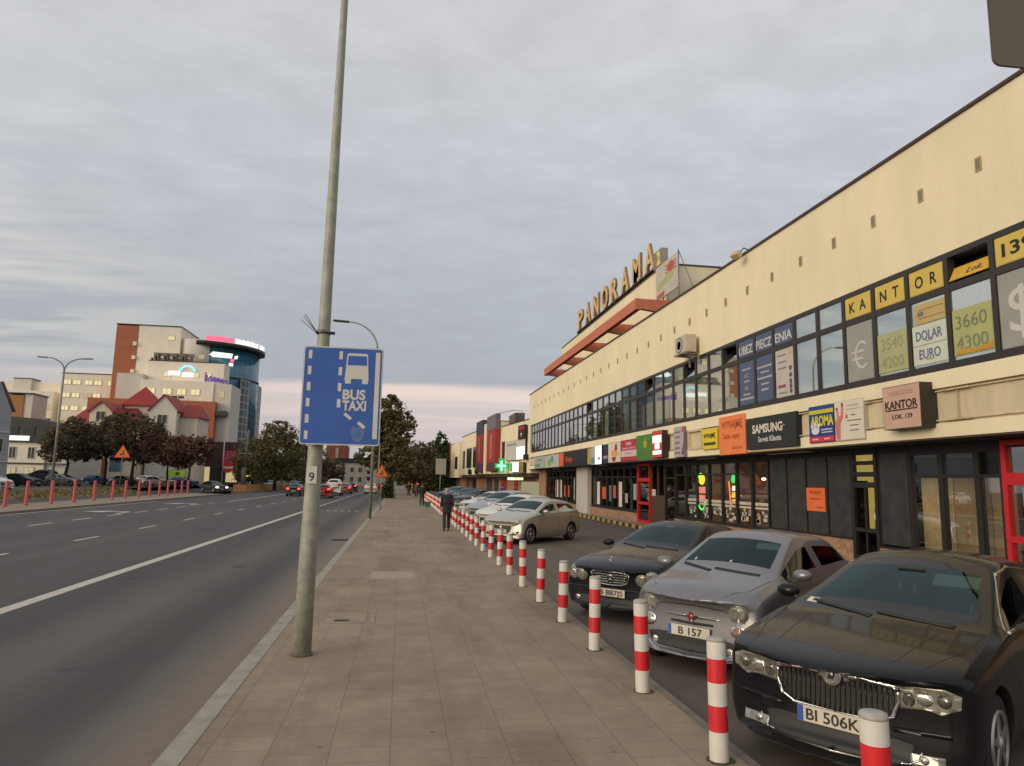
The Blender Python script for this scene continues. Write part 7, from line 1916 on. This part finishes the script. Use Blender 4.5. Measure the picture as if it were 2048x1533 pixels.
aboard('shop_sign', 'black box sign with red head and white star high on the parade wall', 'sign', 60.45, 62.6, 5.75, 7.0, (30, 22, 20), [('r', 'red_head', (150, 36, 30), -.95, .95, .2, .5), ('p', 'white_star', (180, 170, 160), [(0, .1), (.12, -.1), (.4, -.15), (.15, -.28), (0, -.5), (-.15, -.28), (-.4, -.15), (-.12, -.1)])])
aboard('billboard', 'large white poster on the parade wall above the lit signs', 'billboard', 60.55, 67.2, 3.95, 5.75, (200, 194, 184), [('r', 'grey_print', (150, 144, 140), -3, .4, .45, .65), ('r', 'lit_square', (255, 255, 250), .6, 3.2, -.85, .25)], d=.1)
aboard('shop_sign', 'glowing white and green sign beside the pharmacy cross', 'sign', 62.2, 65.2, 2.85, 3.75, (250, 255, 245), [('r', 'green_side', (60, 180, 70), -1.45, -.6, -.4, .4)], lit=1.5)
aboard('shop_sign', 'olive sign board right of the glowing green sign', 'sign', 60.7, 62.1, 2.8, 3.7, (150, 130, 60), [('r', 'rule', (110, 96, 50), -.4, .4, -.05, .05)])
aboard('shop_sign', 'long glowing pale green strip over the shop entrance', 'sign', 61.0, 66.4, 2.12, 2.38, (225, 250, 170), [('r', 'lit_bar', (240, 255, 210), -2.4, -.2, -.1, .1)], lit=1.2, d=.1)
aboard('shop_sign', 'bright yellowish box sign at the joint of hall and parade', 'sign', 59.75, 60.5, 3.9, 4.35, (250, 245, 200), [('r', 'lit_bar', (255, 250, 225), -.3, .3, -.1, .1)], lit=1.3, d=.5)
gc = empty('pharmacy_cross', (9.25, 66.6, 3.3), 'glowing green pharmacy cross projecting from the parade', 'sign')
fr = Frame((9.35, 66.4, 3.45), (1, 0, 0))
mb = MB(); fr.rect(mb, -.62, .62, -.24, .24, -.15, 0); fr.rect(mb, -.26, .26, .241, .72, -.15, 0); fr.rect(mb, -.26, .26, -.66, -.241, -.15, 0); mb.build('cross_body', emit('cross_green', (.0, .55, .10), 1.0), gc)
mb = MB(); fr.rect(mb, -.45, .45, -.12, .12, .001, .02); fr.rect(mb, -.12, .12, .121, .5, .001, .02); fr.rect(mb, -.12, .12, -.5, -.121, .001, .02); mb.build('cross_core', emit('cross_core', (.35, 1.0, .55), 1.6), gc)
mb = MB(); mb.box(9.9, 10.1, 66.42, 66.5, 3.5, 3.6); mb.build('bracket', M_slate, gc)
for y, lab in ((84.5, 'nearer dim green disc sign on the far parade fascia'), (90.0, 'farther dim green disc sign on the far parade fascia')):
    q = empty('shop_sign', (XB(y), y, 3.1), lab, 'sign')
    fr = Frame((XB(y) - .25, y, 3.15), (-.2, -1, 0)); mb = MB(); fr.ell(mb, 0, 0, 1.5, .38, -.1, 0, 20); mb.build('disc', mat('sign_green_dim', (.03, .16, .04), .5), q)
    mb = MB(); fr.rect(mb, -1.0, 1.0, -.1, .1, .001, .02); mb.build('pale_mark', mat('sign_pale_green', (.12, .34, .12), .5), q)
rbx = empty('rooftop_sign', (10.6, 66.5, 7.48), 'dark grey rooftop sign box with a thin lamp arm over it', 'sign')
vol('casing', mat('roof_box', (.085, .075, .08), .6), rbx, 10.3, 11.2, 64.6, 68.6, 7.5, 8.4)
vol('face_panel', mat('roof_box_face', (.12, .10, .11), .6), rbx, 10.27, 10.299, 64.8, 68.4, 7.6, 8.3)
mb = MB(); mb.tube([(10.9, 64.4, 7.5), (10.9, 64.4, 8.55), (10.4, 65.5, 8.75), (9.6, 71, 8.9)], .03, 6); mb.obox((9.55, 71.2, 8.86), (.2, .5, .15)); mb.build('lamp_arm', M_galvd, rbx)
# ------------------------------------------------------------------ trees: tapered trunk with limbs, crown of leaf clumps
def m_leaf(name, a, b, c):
    t = NT(name); g = t.n('ShaderNodeNewGeometry')
    n1 = t.noise(t.coord(), .7, 3, .6); rnd = g.outputs['Random Per Island']
    col = t.mix(1.0, t.ramp(n1, [(.32, a), (.5, b), (.68, c)]), t.ramp(rnd, [(0, .8), (1, 1.22)]), 'MULTIPLY')
    bs_ = t.bsdf(col, .7, 0, .25)
    tr = t.n('ShaderNodeBsdfTranslucent'); t.l(col, tr.inputs[0]); mx = t.n('ShaderNodeMixShader'); mx.inputs[0].default_value = .2
    t.l(bs_.outputs[0], mx.inputs[1]); t.l(tr.outputs[0], mx.inputs[2]); t.l(mx.outputs[0], t.out.inputs[0])
    return t.m
LEAF = [m_leaf('leaf_brown', (.085, .064, .038), (.13, .098, .056), (.17, .13, .072)), m_leaf('leaf_rust', (.09, .045, .03), (.13, .065, .042), (.155, .09, .055)),
        m_leaf('leaf_olive', (.085, .08, .034), (.135, .118, .048), (.185, .152, .066)), m_leaf('leaf_green', (.03, .046, .016), (.048, .078, .025), (.075, .11, .036))]
M_bark = mat('bark', (.045, .034, .026), .95, var=.3, nscale=3)
def tree(loc, h, blobs, leaf, label, seed=1, grow=1.2, trunk_r=.2, trunk_h=None, size=.30, dens=26, group='street trees', name='street_tree'):
    """blobs: (dx, dy, z, rx, ry, rz) lobes; each lobe is broken into leaf clumps of separate small blades"""
    rnd = random.Random(seed)
    T = empty(name, loc, label, 'tree', group)
    mb = MB(); th = trunk_h or h * .45
    pts = [(0, 0, 0), (rnd.uniform(-.1, .1), 0, th * .35), (rnd.uniform(-.2, .2), rnd.uniform(-.1, .1), th * .7), (rnd.uniform(-.2, .2), 0, th), (0, 0, h * .8)]
    mb.tube(pts, [trunk_r * 1.35, trunk_r, trunk_r * .8, trunk_r * .6, trunk_r * .15], 8)
    for bx, by, bz, rx, ry, rz_ in blobs:
        k = rnd.uniform(.45, .8); s = Vector(pts[2]).lerp(Vector(pts[3]), k); e = Vector((bx * .85, by * .85, bz))
        m_ = s.lerp(e, .5) + Vector((0, 0, .15 * (e - s).length))
        mb.tube([s, m_, e], [trunk_r * .5, trunk_r * .3, trunk_r * .08], 6)
    mb.build('trunk', M_bark, T, local=True)
    mb = MB(); bm = mb.bm
    for bx, by, bz, rx, ry, rz_ in blobs:
        rx, ry, rz_ = rx * grow, ry * grow, rz_ * grow
        nc = max(10, int(dens * (rx * ry * rz_) ** .5 * .62))
        for c in range(nc):
            while True:
                u_ = Vector((rnd.uniform(-1, 1), rnd.uniform(-1, 1), rnd.uniform(-1, 1)))
                if .15 < u_.length < 1: break
            u_ = u_.normalized() * (u_.length ** .5)
            cc = Vector((bx + u_.x * rx, by + u_.y * ry, bz + u_.z * rz_))
            cr = rnd.uniform(.35, .8) * min(rx, rz_) * .42
            for q in range(rnd.randint(18, 32)):
                p = cc + Vector((rnd.gauss(0, cr * .6), rnd.gauss(0, cr * .6), rnd.gauss(0, cr * .45)))
                a = Vector((rnd.gauss(0, 1), rnd.gauss(0, 1), rnd.gauss(0, .7))).normalized(); b = a.orthogonal().normalized()
                b = (b + a.cross(b) * rnd.uniform(-1, 1)).normalized()
                s = size * rnd.uniform(.5, 1.15)
                v = [bm.verts.new(p + a * s * .55), bm.verts.new(p + b * s * .33), bm.verts.new(p - a * s * .55), bm.verts.new(p - b * s * .33)]
                bm.faces.new(v)
    me = bpy.data.meshes.new('crown'); bm.to_mesh(me); bm.free(); me.materials.append(leaf)
    o = bpy.data.objects.new('crown', me); COL.objects.link(o); o.parent = T
    return T
TREES_A = [
    ((-43.3, 100, .36), 8.6, [(0, 0, 5.6, 2.7, 2.2, 1.9), (-1.5, 0, 4.4, 1.5, 1.5, 1.2), (.6, 0, 7.6, 1.4, 1.3, 1.2), (1.8, .5, 4.9, 1.4, 1.4, 1.3)], 0, 'leftmost brown street tree in front of the beige house', 1),
    ((-40.2, 104, .36), 9.6, [(0, 0, 6.4, 2.9, 2.2, 2.2), (1.2, 0, 8.2, 1.6, 1.5, 1.3), (-1.8, 0, 5.0, 1.6, 1.5, 1.3), (1.8, 0, 5.0, 1.7, 1.5, 1.4)], 0, 'second brown street tree, standing behind the across-road roadworks sign', 2),
    ((-35.2, 100, .36), 9.8, [(0, 0, 6.3, 2.8, 2.3, 2.3), (-1.2, 0, 8.4, 1.7, 1.5, 1.3), (1.6, 0, 7.0, 1.7, 1.5, 1.5), (-1.5, 0, 4.8, 1.6, 1.5, 1.2), (1.4, 0, 4.6, 1.6, 1.5, 1.2)], 0, 'tallest dark crown in the middle of the trees before the house', 3),
    ((-29.8, 97, -.06), 7.6, [(0, 0, 5.2, 2.6, 2.0, 1.6), (-1.7, 0, 6.0, 1.5, 1.4, 1.2), (1.5, 0, 4.6, 1.6, 1.4, 1.3)], 1, 'reddish brown tree left of the no entry sign', 4),
    ((-26.8, 95, -.06), 7.0, [(0, 0, 5.0, 2.1, 1.8, 1.6), (1.4, 0, 5.6, 1.3, 1.2, 1.1), (-1.2, 0, 4.4, 1.4, 1.2, 1.1)], 1, 'smaller rusty tree right beside the no entry sign', 5),
    ((-23.0, 115, 0), 8.2, [(0, 0, 4.6, 2.6, 2.3, 2.4), (1.3, 0, 6.6, 1.6, 1.4, 1.2), (-1.2, 0, 2.8, 1.6, 1.5, 1.4)], 2, 'rounded olive tree right of the blue glass block', 6),
    ((-18.7, 110, 0), 10.3, [(0, 0, 5.4, 3.2, 2.6, 3.0), (.2, 0, 8.4, 2.0, 1.8, 1.6), (-1.9, 0, 3.4, 1.7, 1.6, 1.8), (1.9, 0, 3.6, 1.7, 1.6, 1.9), (2.2, 0, 6.6, 1.2, 1.2, 1.1)], 2, 'big domed olive tree just left of the bus lane sign', 7),
    ((-15.2, 120, 0), 7.6, [(0, 0, 4.4, 2.6, 2.2, 2.6), (-1.2, 0, 6.0, 1.5, 1.4, 1.2), (1.3, 0, 2.6, 1.5, 1.4, 1.5)], 0, 'brown tree partly behind the bus lane sign pole', 8),
    ((-11.7, 124, 0), 5.6, [(0, 0, 3.4, 1.7, 1.6, 1.5), (.8, 0, 2.4, 1.0, 1.0, 1.0)], 0, 'small dark tree under the sign before the cream house', 9),
    ((-1.35, 76, 0), 11.0, [(0, 0, 8.8, 1.3, 1.3, 1.5), (.5, 0, 7.2, 1.5, 1.4, 1.3), (-.8, 0, 6.2, 1.5, 1.4, 1.3), (.6, 0, 5.2, 1.6, 1.5, 1.3), (-2.0, 0, 4.4, 1.4, 1.3, .9), (.9, 0, 3.4, 1.5, 1.4, 1.1), (-.3, 0, 10.2, .8, .8, .7), (1.2, 0, 8.2, 1.1, 1.1, 1.2), (-1.2, 0, 7.8, 1.1, 1.1, 1.0), (0, 0, 6.4, 1.6, 1.5, 2.4)], 2, 'tall loose olive tree right beside the bus lane sign', 10),
    ((-1.2, 92, 0), 8.4, [(.4, 0, 4.4, 2.6, 2.0, 2.0), (1.9, 0, 3.4, 2.0, 1.8, 1.6), (-.8, 0, 6.4, 1.6, 1.5, 1.5)], 0, 'dark broad tree behind the tall loose one on the pavement', 11),
    ((1.9, 104, 0), 8.0, [(0, 0, 4.6, 2.3, 2.0, 2.2), (1.4, 0, 6.2, 1.4, 1.3, 1.1), (-1.4, 0, 3.0, 1.6, 1.5, 1.5)], 0, 'brownish tree in the middle of the far pavement end', 12),
    ((5.9, 112, 0), 9.6, [(0, 0, 4.0, 2.4, 2.2, 2.6), (0, 0, 6.6, 1.5, 1.4, 1.5), (.1, 0, 8.4, .7, .7, .9), (1.5, 0, 3.0, 1.8, 1.6, 2.0)], 3, 'dark green pointed tree by the far end of the parade', 13),
    ((3.2, 124, 0), 7.4, [(0, 0, 4.4, 2.3, 2.0, 2.2), (-1.2, 0, 3.0, 1.5, 1.5, 1.6)], 3, 'dark green bushy tree left of the pointed one', 14)]
for loc, h, bl, li, lab, sd in TREES_A:
    tree(loc, h, bl, LEAF[li], lab, sd, trunk_r=.16 if h < 8 else .22, size=.42, dens=34)
# ivy-like dark growth at the foot of the tall tree
mb = MB(); rnd = random.Random(77)
for k in range(900):
    p = Vector((-1.45 + rnd.gauss(0, .35), 76 + rnd.gauss(0, .35), abs(rnd.gauss(0, .9)))); a = Vector((rnd.gauss(0, 1), rnd.gauss(0, 1), rnd.gauss(0, 1))).normalized(); b = a.orthogonal().normalized(); s = .14
    mb.face([p + a * s, p + b * s * .6, p - a * s, p - b * s * .6])
tag(mb.build('bush', LEAF[3]), 'low dark green bush at the foot of the tall pavement tree', 'bush')
# far woods closing the street and the horizon
mb = MB(); rnd = random.Random(99); bm = mb.bm
for k in range(26000):
    if k < 15000: x = rnd.uniform(-260, 150); y = 330 + rnd.uniform(0, 40); hh = 7 + 3.5 * math.sin(x * .09) + 2 * math.sin(x * .31)
    else: x = rnd.uniform(1, 14); y = 145 + rnd.uniform(-8, 3); hh = 6.0 + 1.2 * math.sin(x * .8)
    p = Vector((x, y, rnd.random() ** .7 * hh)); a = Vector((rnd.gauss(0, 1), rnd.gauss(0, 1), rnd.gauss(0, 1))).normalized(); b = a.orthogonal().normalized(); s = rnd.uniform(.5, 1.1) * (1.5 if k < 15000 else .55)
    bm.faces.new([bm.verts.new(q) for q in (p + a * s, p + b * s * .7, p - a * s, p - b * s * .7)])
o = mb.build('far_woods', LEAF[0]); o['kind'] = 'stuff'

# ------------------------------------------------------------------ traffic and the cars across the road
M_tail_on = emit('tail_glow', (1.0, .045, .02), 5.0); M_head_on = emit('head_glow', (1.0, .86, .62), 7.0)
def far_car(src, pm, label, loc, rz, lights=None, scale=(1, 1, 1), group='cars queuing on the road'):
    c = recolour(src, pm, label, loc, rz, group, scale)
    for o in kids(c):
        for s in o.material_slots:
            if lights == 'tail' and o.name.startswith('tail_light'): s.link = 'OBJECT'; s.material = M_tail_on
            if lights == 'head' and o.name.startswith('headlight'): s.link = 'OBJECT'; s.material = M_head_on
    return c
UP = PI / 2
far_car(hatch, P_red, 'red hatchback with glowing tail lights, nearest in the queue', (-8.0, 77, -.12), UP, 'tail')
far_car(merc, P_dark, 'dark saloon with tail lights on beside the red hatchback', (-11.9, 84, -.12), UP, 'tail')
far_car(hatch, P_white, 'white van ahead of the red hatchback in the queue', (-8.1, 90, -.12), UP, None, (1.15, 1.05, 1.38))
far_car(merc, P_red, 'red saloon with tail lights on beyond the white van', (-7.6, 101, -.12), UP, 'tail')
far_car(hatch, P_dark, 'dark hatchback with tail lights on further up the queue', (-7.8, 116, -.12), UP, 'tail')
far_car(merc, P_black, 'black saloon far up the middle lane with tail lights on', (-11.6, 112, -.12), UP, 'tail')
far_car(hatch, P_white, 'white hatchback driving away in the bus lane', (-4.3, 104, -.12), UP, 'tail')
far_car(hatch, P_red, 'red car with bright tail lights ahead in the bus lane', (-3.9, 130, -.12), UP, 'tail')
P_yel = paint('yellow_car_paint', (.48, .26, .02), .1, .35, .1)
far_car(hatch, P_yel, 'small yellow van with a red light at the end of the pavement', (2.6, 139, 0), UP, 'tail', (1, 1, 1.2), 'cars across the road')
far_car(merc, P_dark, 'dark saloon with headlights on turning by the ochre barrier', (-22.8, 92, -.05), R(-48), 'head', group='cars across the road')
G_ = 'cars parked across the road'
far_car(hatch, P_white, 'white hatchback at the left edge behind the red posts', (-36.0, 69, .36), R(-25), None, (1, 1, 1), G_)
for x, y, src, pm, rz_, lab in ((-44.5, 84, merc, P_green, R(-20), 'grey green saloon behind the verge right of the white hatchback'), (-47.5, 98, hatch, P_black, R(-10), 'black hatchback below the white house'), (-42.5, 88, hatch, P_dark, R(-15), 'charcoal hatchback beside the twin lamp post'),
                               (-41.2, 95, hatch, P_silver, R(-10), 'silver hatchback left of the first tree trunk'), (-41.8, 107, merc, P_blue, R(0), 'blue saloon under the first street tree'), (-38.0, 106, merc, P_dark, R(-12), 'dark saloon between the first two tree trunks'), (-35.6, 109, hatch, P_white, R(-10), 'small white hatchback between the middle trees'),
                               (-33.0, 104, merc, P_silver, R(-15), 'silver saloon under the tallest street tree'), (-31.0, 108, merc, P_blue, R(-15), 'bluish saloon right of the tallest street tree')):
    far_car(src, pm, lab, (x, y, .36), rz_, None, (1, 1, 1), G_)
far_car(hatch, P_green, 'boxy grey van left of the first tree', (-44.6, 96, .36), R(170), None, (1.05, 1, 1.35), G_)
for x, y, pm, lab in ((-24.5, 118, P_red, 'dull red car behind the ochre barrier'), (-21.5, 122, P_green, 'pale green car behind the squat concrete pole'), (-18.5, 126, P_black, 'black car behind the right end of the ochre barrier')):
    far_car(merc, pm, lab, (x, y, -.05), R(-90), None, (1, 1, 1), G_)
